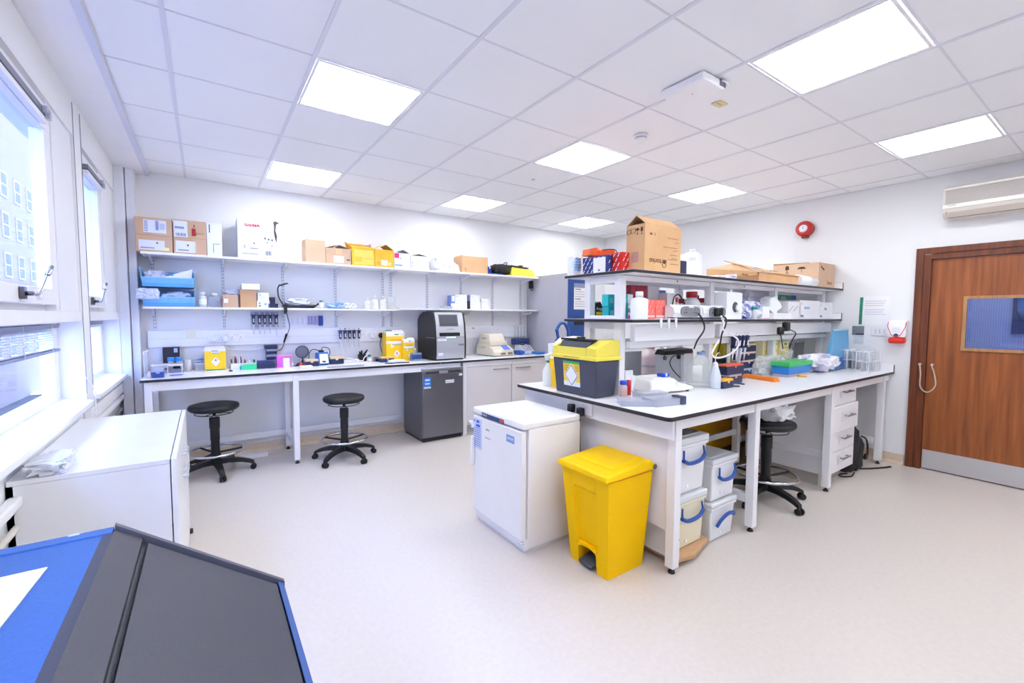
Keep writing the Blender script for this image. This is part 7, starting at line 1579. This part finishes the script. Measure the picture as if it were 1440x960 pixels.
# green and blue tip box
a, b = bsp(1108, 1140, 524, -.66)
t = thing('tip_box', 'bright blue box with green lid on the island bench', 'tip box', ((a+b)/2, -.6, ZN)); o = t.location
zt_ = top(1124, 508, -.66); h = zt_-ZN
part('bottom', MB(o).box(a+.01, b-.02, -.66, -.53, ZN, ZN+h*.16), M('#c9b4bd', .4), t); part('body', MB(o).hexa([(a+.01, -.66, ZN+h*.165), (b-.02, -.66, ZN+h*.165), (b-.02, -.53, ZN+h*.165), (a+.01, -.53, ZN+h*.165), (a, -.67, ZN+h*.70), (b, -.67, ZN+h*.70), (b, -.52, ZN+h*.70), (a, -.52, ZN+h*.70)], bev=.003), M('#1f86dc', .35), t)
part('lid', MB(o).box(a-.006, b+.004, -.675, -.515, ZN+h*.705, ZN+h, bev=.005), M('#3fc46e', .35), t)
# acrylic frame and funnel
a, b = bsp(1112, 1143, 510, -.24)
t = thing('acrylic_stand', 'clear acrylic table frame with white top behind the green-lidded box', 'stand', ((a+b)/2, -.2, ZN)); o = t.location
zt_ = top(1128, 480, -.24)
part('top_plate', MB(o).box(a, b, -.24, -.06, zt_-.012, zt_, bev=.003), WHITEG, t)
for xx in (a+.02, (a+b)/2+.04, b-.02): part('side_sheet', MB(o).box(xx-.003, xx+.003, -.235, -.07, ZN, zt_-.0125), M('#cfd2d6', .1, alpha=.5), t)
x = wx(1113, 505, -.46)
t = thing('conical_beaker', 'clear conical beaker left of the acrylic frame', 'beaker', (x-.0, -.40, ZN+.0)); 
part('cup', MB().lathe([(0, .0), (.035, .0), (.07, .20), (.067, .20), (.033, .004), (0, .004)], n=20), GLASSM, t)
# white cloth pile
a, b = bsp(1150, 1181, 518, -.70)
bag('heap of white lab coats with blue creases on the island bench', a, b, -.74, -.46, ZN, ZN+.17, 91, noise_mat('cloth', '#b9b7d6', '#efedf5', 7, .8, lo=.36, hi=.5, bump=.4), .55, sub=5, name='lab_coat_heap', power=1.2, angular=False, cat='cloth')
a = W(1143, 521, 2, ZN); solo('white_pad', MB((a.x, a.y, ZN)).blob(a.x-.06, a.x+.10, a.y-.05, a.y+.05, ZN, ZN+.035, 92, .3, sub=3), M('#efeee8', .6), 'small folded white pad in front of the lab coat heap', 'cloth')
# leaning blue bag
x0_, x1_ = 5.90, 6.17
t = thing('blue_bag', 'translucent blue bag of tubes leaning by the end wall on the island bench', 'bag', (6.04, -.64, ZN)); o = t.location
zt_ = top(1182, 464, -.64)
L0, R0 = wx(1165, 517, -.66), wx(1192, 519, -.66); L1, R1 = wx(1171, 464, -.64), wx(1199, 464, -.64); R1 = min(R1, 6.22); R0 = min(R0, 6.2)
part('bag', MB(o).hexa([(L0, -.68, ZN), (R0, -.68, ZN), (R0, -.61, ZN), (L0, -.61, ZN), (L1, -.645, zt_), (R1, -.645, zt_), (R1, -.635, zt_), (L1, -.635, zt_)], bev=.008), M('#66b4e6', .15, alpha=.82, bump=.3, bscale=30), t)
part('contents', MB(o).blob(L0+.01, R0-.01, -.692, -.615, ZN+.0, ZN+.12, 95, .4, sub=3), M('#2f6fb4', .3), t); part('rim', MB(o).box(L1, R1, -.65, -.63, zt_-.006, zt_+.008, bev=.002), M('#9fd3f3', .3), t)
# tube racks (white wire) at the wall end
def wrack(label, px0, px1, pyb, pyt, Y):
    a, b = bsp(px0, px1, pyb, Y); h = top((px0+px1)/2, pyt, Y)-ZN; b = min(b, 6.20); a = min(a, b-.1)
    t = thing('tube_rack', label, 'rack', ((a+b)/2, Y+.05, ZN), 'white wire tube racks'); o = t.location; mt = M('#f0f0f4', .3)
    for z in (0, .5, 1):
        mb = MB(o); zz = ZN+.003+z*(h-.006)
        for k in range(7): xx = a+(b-a)*k/6; mb.box(xx-.0015, xx+.0015, Y, Y+.10, zz-.0015, zz+.0015)
        for k in range(4): yy = Y+.1*k/3; mb.box(a, b, yy-.0015, yy+.0015, zz-.003, zz+.0005)
        part('grid_layer', mb, mt, t)
    for xx in (a, b):
        for yy in (Y, Y+.1): part('corner_wire', MB(o).cyl((xx, yy, ZN), (xx, yy, ZN+h), .003, n=6), mt, t)
    mb = MB(o)
    for k in range(1, 6):
        for j in range(1, 3): mb.cyl((a+(b-a)*(k+.0)/6+.01, Y+.1*j/3, ZN+.004), (a+(b-a)*k/6+.01, Y+.1*j/3, ZN+h*1.02), .008, n=8)
    part('glass_tubes', mb, M('#dfe2ea', .1, alpha=.45), t)['kind'] = 'stuff'
wrack('left white wire tube rack at the wall end of the island bench', 1190, 1207, 518, 491, -.72)
wrack('middle white wire tube rack at the wall end of the island bench', 1208, 1222, 519, 493, -.80)
wrack('right white wire tube rack nearest the bench edge at the wall end', 1221, 1238, 521, 494, -.93)
# plugs on the shelf trunking
for k, (px, py, lab, r_) in enumerate(((1098, 465, 'left black plug hanging on the island trunking', .034), (1106, 459, 'right black plug on the island trunking, slightly higher', .042))):
    q = P3(px, py, -.60); t = thing('mains_plug', lab, 'plug', (q.x, -.60, q.z)); o = t.location
    part('body', MB(o).box(q.x-r_, q.x+r_, -.62, -.576, q.z-r_, q.z+r_, bev=.018, seg=3), BLACK, t)
    part('cable', MB(o).tube([(q.x, -.60, q.z-r_), P3(1099, 477, -.6), P3(1101, 490, -.56)] if k == 0 else [(q.x+.02, -.60, q.z-r_*.5), P3(1119, 468, -.6), P3(1114, 478, -.58), P3(1110, 490, -.55)], .005, 8), BLACK, t)
# ---- under the island
def storage(label, x0, x1, y0, y1, z0, h, tint='#f1f2f6', contents=None, flip=False):
    t = thing('storage_box', label, 'storage box', ((x0+x1)/2, (y0+y1)/2, z0), 'clear storage boxes with blue handles'); o = t.location
    mm = M(tint, .2, alpha=.93); hl = h*.84
    part('tub', MB(o).hexa([(x0+.02, y0+.015, z0), (x1-.02, y0+.015, z0), (x1-.02, y1-.015, z0), (x0+.02, y1-.015, z0), (x0+.006, y0+.004, z0+hl), (x1-.006, y0+.004, z0+hl), (x1-.006, y1-.004, z0+hl), (x0+.006, y1-.004, z0+hl)], bev=.01), mm, t)
    part('rim', MB(o).box(x0, x1, y0-.004, y1+.004, z0+hl-.012, z0+hl+.006, bev=.005), mm, t)
    part('lid', MB(o).box(x0-.004, x1+.004, y0-.008, y1+.006, z0+hl+.0065, z0+h-.006, bev=.01), M('#eef0f5', .2, alpha=.85), t)
    part('lid_panel', MB(o).box(x0+.03, x1-.03, y0+.03, y1-.03, z0+h-.006, z0+h, bev=.004), M('#f2f3f8', .2, alpha=.85), t)
    xc, w_ = (x0+x1)/2+.01, (x1-x0)*.33; zc = z0+hl-.03
    mb = MB(o)
    if flip: mb.tube([(xc-w_, y0-.006, zc-.09), (xc-w_*.7, y0-.02, zc-.045), (xc, y0-.024, zc-.02), (xc+w_*.8, y0-.02, zc-.03), (xc+w_, y0-.006, zc-.05)], .011, 8)
    else:
        mb.tube([(xc-w_, y0-.012, zc-.045), (xc-w_*.6, y0-.02, zc-.066), (xc, y0-.024, zc-.068), (xc+w_*.6, y0-.02, zc-.060), (xc+w_, y0-.012, zc-.038)], .012, 8)
        for sg in (-1, 1): mb.cyl((xc+sg*w_*.96, y0-.012, zc-.042), (xc+sg*w_*.9, y0-.008, zc+.012), .006, n=8)
    part('handle', mb, M('#2450a4', .35), t, 'blue handle')
    if contents: part('contents', MB(o).box(x0+.035, x1-.035, y0+.03, y1-.03, z0+.012, z0+hl*.75), contents, t)
    part('stamp', MB(o).cyl((xc-.03, y0+.008, z0+.04), (xc-.03, y0+.013, z0+.04), .010, n=12), M('#f9f9fc', .3), t)
storage('lower storage box of the near stack under the island bench, pale yellow contents', 2.89, 3.22, -.93, -.55, .052, .33, '#f3eccf', M('#efe3b4', .6))
storage('upper storage box of the near stack under the island bench', 2.89, 3.22, -.93, -.55, .383, .345, '#f4f5f9', M('#eeeef3', .6))
storage('lower storage box of the far stack under the island bench, grey contents and raised handle', 3.28, 3.57, -.93, -.55, .0, .26, contents=M('#8f929c', .6), flip=True)
storage('upper storage box of the far stack under the island bench', 3.28, 3.57, -.93, -.55, .262, .28, '#f4f5f9', M('#e6e7ee', .6))
t = thing('wooden_board', 'light wooden board on castors under the near storage boxes', 'board', (3.05, -.80, 0)); o = t.location
part('board', MB(o).prism([(2.86, -.97), (3.0, -1.0), (3.26, -.93), (3.26, -.52), (2.86, -.52)], 2, .03, .051, bev=.002), noise_mat('plywood', '#c59a72', '#cfa680', 10, .6, (1, 6, 1)), t)
for q in ((2.93, -.9), (3.2, -.85), (2.93, -.6), (3.2, -.6)): part('castor', MB(o).cyl((q[0]-.01, q[1], .015), (q[0]+.01, q[1], .015), .0148, n=14), BLACK, t)
t = thing('storage_tub', 'low grey ribbed crate seen under the island end panel', 'crate', (2.87, -.2, 0)); o = t.location
part('crate', MB(o).box(2.835, 3.2, -.50, .2, .10, .30, bev=.003), M('#b9b7bd', .5), t)
for k in range(22): part('rib', MB(o).box(2.828, 2.835, -.49+k*.031, -.475+k*.031, .12, .28), M('#9d9ba3', .5), t)
for q in ((2.86, -.45), (2.86, .15), (3.15, -.45), (3.15, .15)): part('leg', MB(o).box(q[0]-.015, q[0]+.015, q[1]-.015, q[1]+.015, 0, .10), M('#77757d', .5), t)
t = thing('white_carton', 'white carton with a yellow and a dark round mark behind the near island leg', 'box', (2.92, -.96, .0)); o = t.location
part('box', MB(o).box(2.850, 2.885, -.98, -.56, .052, .36), M('#efeff2', .5), t)
part('mark', MB(o).cyl((2.868, -.9815, .26), (2.868, -.980, .26), .014, n=14), M('#d8d838', .5), t); part('mark', MB(o).cyl((2.868, -.9815, .17), (2.868, -.980, .17), .014, n=14), M('#4a4e58', .5), t)
# yellow container beyond
qa, qb = W(975, 600, 1, .20), W(1060, 600, 1, .20)
t = thing('yellow_container', 'big deep yellow container seen through the island legs', 'container', (4.95, .16, 0)); o = t.location
part('body', MB(o).hexa([(4.22, .01, .08), (5.70, .01, .08), (5.70, .31, .08), (4.22, .31, .08), (4.20, .0, .82), (5.75, .0, .82), (5.75, .32, .82), (4.20, .32, .82)], bev=.02), M('#eeb411', .45), t)
part('rim', MB(o).box(4.19, 5.76, -.008, .33, .80, .84, bev=.008), M('#f0b915', .45), t); part('plinth', MB(o).box(4.3, 5.6, .05, .28, 0, .079), M('#7a6438', .6), t)
# black rucksack
t = thing('backpack', 'black folded bag leaning on the drawer pedestal with a loose strap on the floor', 'bag', (5.60, -.86, 0)); o = t.location
part('main_body', MB(o).blob(5.49, 5.62, -.98, -.72, .0, .47, 101, .22, sub=3, power=.7), M('#16161a', .6), t)
part('side_pocket', MB(o).blob(5.60, 5.74, -.98, -.76, .0, .34, 102, .25, sub=3, power=.7), M('#1c1d22', .55), t)
part('strap', MB(o).tube([(5.72, -.95, .32), (5.79, -.97, .28), (5.80, -.98, .16), (5.78, -.97, .10), (5.74, -.95, .14)], .008, 6), BLACK, t)
part('buckle', MB(o).box(5.75, 5.80, -.985, -.965, .10, .15, bev=.004), BLACK, t)
part('floor_strap', MB(o).tube([(5.70, -.96, .02), (5.82, -1.0, .008), (5.96, -1.06, .006), (6.05, -1.09, .006)], .007, 6, taper=.01), BLACK, t)
part('floor_strap', MB(o).tube([(5.52, -.97, .02), (5.42, -.98, .01), (5.35, -.93, .008), (5.40, -.90, .008), (5.48, -.93, .01)], .006, 6), BLACK, t)

# ---- right wall
def rwall(px0, py0, px1, py1): A, B = W(px0, py0, 0, XR), W(px1, py1, 0, XR); return min(A.y, B.y), max(A.y, B.y), min(A.z, B.z), max(A.z, B.z)
t = thing('alarm_sounder', 'round red fire alarm sounder with white centre on the door wall', 'alarm', (XR, -.205, 2.40)); 
def on_wall(prof): 
    mb = MB(); mb.lathe(prof, n=32); mb.xf(Matrix.Rotation(-PI/2, 4, 'Y')); return mb
part('base', on_wall([(0, 0), (.078, 0), (.078, .03), (.07, .035), (0, .035)]), M('#8e1f1c', .4), t); part('horn', on_wall([(.0, .035), (.082, .036), (.086, .055), (.078, .085), (.06, .095), (.045, .094), (.043, .088), (0, .088)]), M('#c8281f', .35), t)
part('centre', on_wall([(0, .089), (.043, .089), (.043, .091), (.02, .095), (0, .095)]), M('#f2f4fb', .35), t); part('screw', on_wall([(0, .0955), (.006, .0955), (.006, .098), (0, .098)]), M('#5a4a6a', .4), t)
part('beacon', MB().box(-.06, -.005, -.03, .03, -.10, -.07, bev=.006), M('#7c1510', .4), t)
part('mark', MB().box(-.0962, -.0952, -.012, .014, .014, .019), M('#6e78a8', .4), t)
# air conditioner
t = thing('air_conditioner', 'off-white wall air conditioner with grey grille above the door', 'air conditioner', (XR, -1.9, 2.43)); o = t.location
AC0, AC1 = -2.33, -1.345
zt_, zb_ = 2.575, 2.29
AM = M('#e3dbd2', .42)
part('case', MB(o).prism([(XR-.002, zb_+.02), (XR-.002, zt_), (XR-.15, zt_), (XR-.19, zt_-.03), (XR-.195, zb_+.085), (XR-.18, zb_+.05), (XR-.13, zb_+.0), (XR-.06, zb_)], 1, AC0, AC1, bev=.006), AM, t)
part('top_trim', MB(o).box(XR-.197, XR-.17, AC0+.003, AC1-.003, zt_-.045, zt_-.028, bev=.003), M('#f2ede6', .35), t)
g = part('grille', MB(o).box(XR-.1975, XR-.19, AC0+.02, AC1-.02, zb_+.12, zt_-.048), M('#b3aaa4', .5), t)
for k in range(9): part('slat', MB(o).box(XR-.1995, XR-.1975, AC0+.022, AC1-.022, zb_+.125+k*.0125, zb_+.129+k*.0125), M('#c9c1bb', .5), g)
part('lower_band', MB(o).box(XR-.202, XR-.19, AC0+.003, AC1-.003, zb_+.082, zb_+.118, bev=.004), M('#f0ece4', .35), t)
part('louvre', MB(o).hexa([(XR-.140, AC0+.04, zb_-.0), (XR-.136, AC0+.04, zb_-.004), (XR-.136, AC1-.04, zb_-.004), (XR-.140, AC1-.04, zb_), (XR-.192, AC0+.04, zb_+.05), (XR-.188, AC0+.04, zb_+.046), (XR-.188, AC1-.04, zb_+.046), (XR-.192, AC1-.04, zb_+.05)], bev=.001), M('#d8cdc2', .45), t)
part('louvre_gap', MB(o).tube([(XR-.190, AC1-.025, zb_+.06), (XR-.15, AC1-.03, zb_+.008), (XR-.15, AC0+.03, zb_+.008)], .002, 6, smooth=False), M('#6e655c', .6), t)
part('lettering', MB(o).box(XR-.2035, XR-.202, AC1-.09, AC1-.04, zb_+.103, zb_+.107), M('#9b948c', .5), t)
# soap dispenser
y0, y1, z0, z1 = -1.122, -.985, 1.17, 1.40
t = thing('soap_dispenser', 'white wall soap dispenser with red outline and red push bar beside the door', 'dispenser', (XR, (y0+y1)/2, z0)); o = t.location; yc = (y0+y1)/2
part('case', MB(o).prism([(XR-.001, z0+.07), (XR-.001, z1), (XR-.05, z1), (XR-.085, z1-.03), (XR-.10, z0+.10), (XR-.095, z0+.07)], 1, y0, y1, bev=.008), WHITEG, t)
part('push_bar', MB(o).prism([(XR-.01, z0+.01), (XR-.01, z0+.065), (XR-.105, z0+.065), (XR-.11, z0+.03), (XR-.09, z0+.01)], 1, y0+.012, y1-.012, bev=.008), M('#ee3320', .35), t, 'red push bar')
RD = M('#d5304a', .4); w_ = (y1-y0)/2
part('red_outline', MB(o).tube([(XR-.072, yc+w_*.95, z1-.015), (XR-.095, yc+w_*.98, z1-.05), (XR-.1, yc+w_*.75, z1-.10), (XR-.103, yc+w_*.35, z0+.083), (XR-.103, yc-w_*.35, z0+.083), (XR-.1, yc-w_*.75, z1-.10), (XR-.095, yc-w_*.98, z1-.05), (XR-.072, yc-w_*.95, z1-.015)], .0028, 6), RD, t)
part('window', MB(o).cyl((XR-.103, yc, z0+.088), (XR-.1005, yc, z0+.088), .018, n=18), M('#4a3f6a', .3), t); part('leaflet', MB(o).box(XR-.1015, XR-.0995, yc-.03, yc+.03, z0+.115, z0+.165), M('#e3e9ef', .4), t)
# notices
q = rwall(1214, 417, 1250, 457)
t = thing('paper_notice', 'printed white paper sheet on the door wall right of the green strip', 'notice', (XR, (q[0]+q[1])/2, q[2])); o = t.location
part('sheet', MB(o).box(XR-.002, XR-.0008, q[0], q[1], q[2], q[3]), PAPER, t)
mb = MB(o)
for k in range(7):
    if k == 3: continue
    mb.box(XR-.0028, XR-.002, q[0]+.03+(k % 3)*.01, q[1]-.02, q[3]-.05-k*.022, q[3]-.044-k*.022)
part('print', mb, M('#c6c8de', .6), t)
A, B = W(1211.5, 418, 0, XR), W(1208, 456, 0, XR)
t = thing('green_strip', 'narrow green lettered strip beside the paper sheet on the door wall', 'sign', (XR, B.y, B.z)); o = t.location
part('strip', MB(o).hexa([(XR-.003, A.y-.014, B.z), (XR-.001, A.y-.014, B.z), (XR-.001, A.y+.014, B.z), (XR-.003, A.y+.014, B.z), (XR-.003, A.y-.018, A.z), (XR-.001, A.y-.018, A.z), (XR-.001, A.y+.01, A.z), (XR-.003, A.y+.01, A.z)]), M('#3c9a80', .5), t)
mb = MB(o)
for k in range(12): z = B.z+.01+k*.023; mb.box(XR-.0042, XR-.003, A.y-.008, A.y+.004, z, z+.012)
part('print', mb, M('#1f5f4c', .5), t)
q = rwall(1199, 458, 1215, 471)
t = thing('grey_notice', 'grey plaque with pale notice below it on the door wall', 'sign', (XR, (q[0]+q[1])/2, q[2])); o = t.location
part('plaque', MB(o).box(XR-.006, XR-.001, q[0], q[1], q[2], q[3]), M('#8c8d94', .4, .3), t); part('dark_line', MB(o).box(XR-.007, XR-.006, q[0], q[1]-.03, q[2], q[2]+.018), M('#4b4c55', .5), t)
q2 = rwall(1200, 472, 1215, 484); part('lower_notice', MB(o).box(XR-.003, XR-.001, *q2), M('#dfe0e6', .5), t)
mb = MB(o)
for k in range(4): mb.box(XR-.0042, XR-.003, q2[0]+.01, q2[1]-.01, q2[2]+.012+k*.02, q2[2]+.017+k*.02)
part('print', mb, M('#a9aab4', .5), t)
q = rwall(1226, 461, 1250, 471)
t = thing('switch_plate', 'long white switch plate left of the soap dispenser', 'switch', (XR, (q[0]+q[1])/2, q[2])); o = t.location
part('plate', MB(o).box(XR-.010, XR-.001, q[0]-.0, q[1], q[2]-.01, q[3]+.01, bev=.003), M('#ebebef', .4), t)
mb = MB(o)
for k in range(3): y = q[0]+.03+k*.035; mb.box(XR-.0125, XR-.010, y, y+.012, q[2]+.012, q[3]-.012)
part('rocker', mb, M('#cfcfd6', .4), t)
# ---- ceiling fittings
A = W(938, 133, 2, ZC); 
cc = [W(938, 133, 2, ZC-.045), W(978, 110, 2, ZC-.045), W(1011, 130, 2, ZC-.045), W(972, 152, 2, ZC-.045)]
cx, cy = W(974, 125, 2, ZC-.02).x, W(974, 125, 2, ZC-.02).y
t = thing('ceiling_box', 'white rectangular unit fixed to the ceiling with a small cable loop', 'ceiling unit', (cx, cy, ZC-.003)); o = t.location
part('housing', MB().box(-.10, .10, -.13, .13, -.045, -.001, bev=.01, seg=3), WHITEG, t)
part('cable_recess', MB().box(.05, .101, -.135, -.08, -.035, -.002), M('#7e8090', .5), t)
part('cable_loop', MB().tube([(.06, -.135, -.01), (.075, -.15, -.02), (.10, -.145, -.025), (.11, -.12, -.02), (.105, -.10, -.01)], .005, 8), WHITE, t)
part('indicator', MB().cyl((0, .0, -.046), (0, .0, -.045), .004, n=8), M('#5c6a64', .4), t)
q = W(1012, 146, 2, ZC)
t = thing('yellow_label', 'small yellowish label stuck on the ceiling beside the white unit', 'label', (q.x, q.y, ZC-.001)); part('sheet', MB().box(-.045, .045, -.03, .03, -.0015, -.0003), M('#e9d7a8', .5), t); part('print', MB().box(-.03, .02, -.005, .005, -.0022, -.0015), M('#c9b284', .5), t)
t.rotation_euler = (0, 0, 0)
q = W(901, 194, 2, ZC-.02)
t = thing('smoke_detector', 'round white smoke detector on the ceiling between two light panels', 'smoke detector', (q.x, q.y, ZC-.001))
part('base', MB().lathe([(0, -.001), (.05, -.001), (.05, -.012), (.045, -.016), (0, -.016)], n=28), WHITE, t)
part('head', MB().lathe([(0, -.0165), (.04, -.0165), (.042, -.03), (.03, -.05), (.012, -.052), (0, -.052)], n=28), WHITE, t)
part('vents', MB().lathe([(.0425, -.022), (.0425, -.026)], n=28), M('#7b7d8c', .5), t)
for k, (px, py) in enumerate(((750, 252), (1337, 251))):
    q = W(px, py, 2, ZC); t = thing('sprinkler_rose', ('tiny ceiling fitting near the far light panels', 'tiny ceiling fitting in a tile near the door wall')[k], 'ceiling fitting', (q.x, q.y, ZC-.001))
    part('rose', MB().lathe([(0, 0), (.018, 0), (.016, -.006), (0, -.008)], n=14), M('#c5c6d2', .4), t)
# floor odds under the back bench
t = thing('floor_adapter', 'white cable adapter lying on the floor behind the left stool', 'adapter', (1.03, 2.62, 0)); o = t.location
part('block', MB(o).box(.95, 1.20, 2.58, 2.66, 0, .035, bev=.006), M('#eceaf0', .4), t); part('cable', MB(o).tube([(1.20, 2.62, .01), (1.6, 2.68, .006), (2.1, 2.66, .006), (2.6, 2.72, .006)], .005, 6), M('#d9d0c8', .5), t)
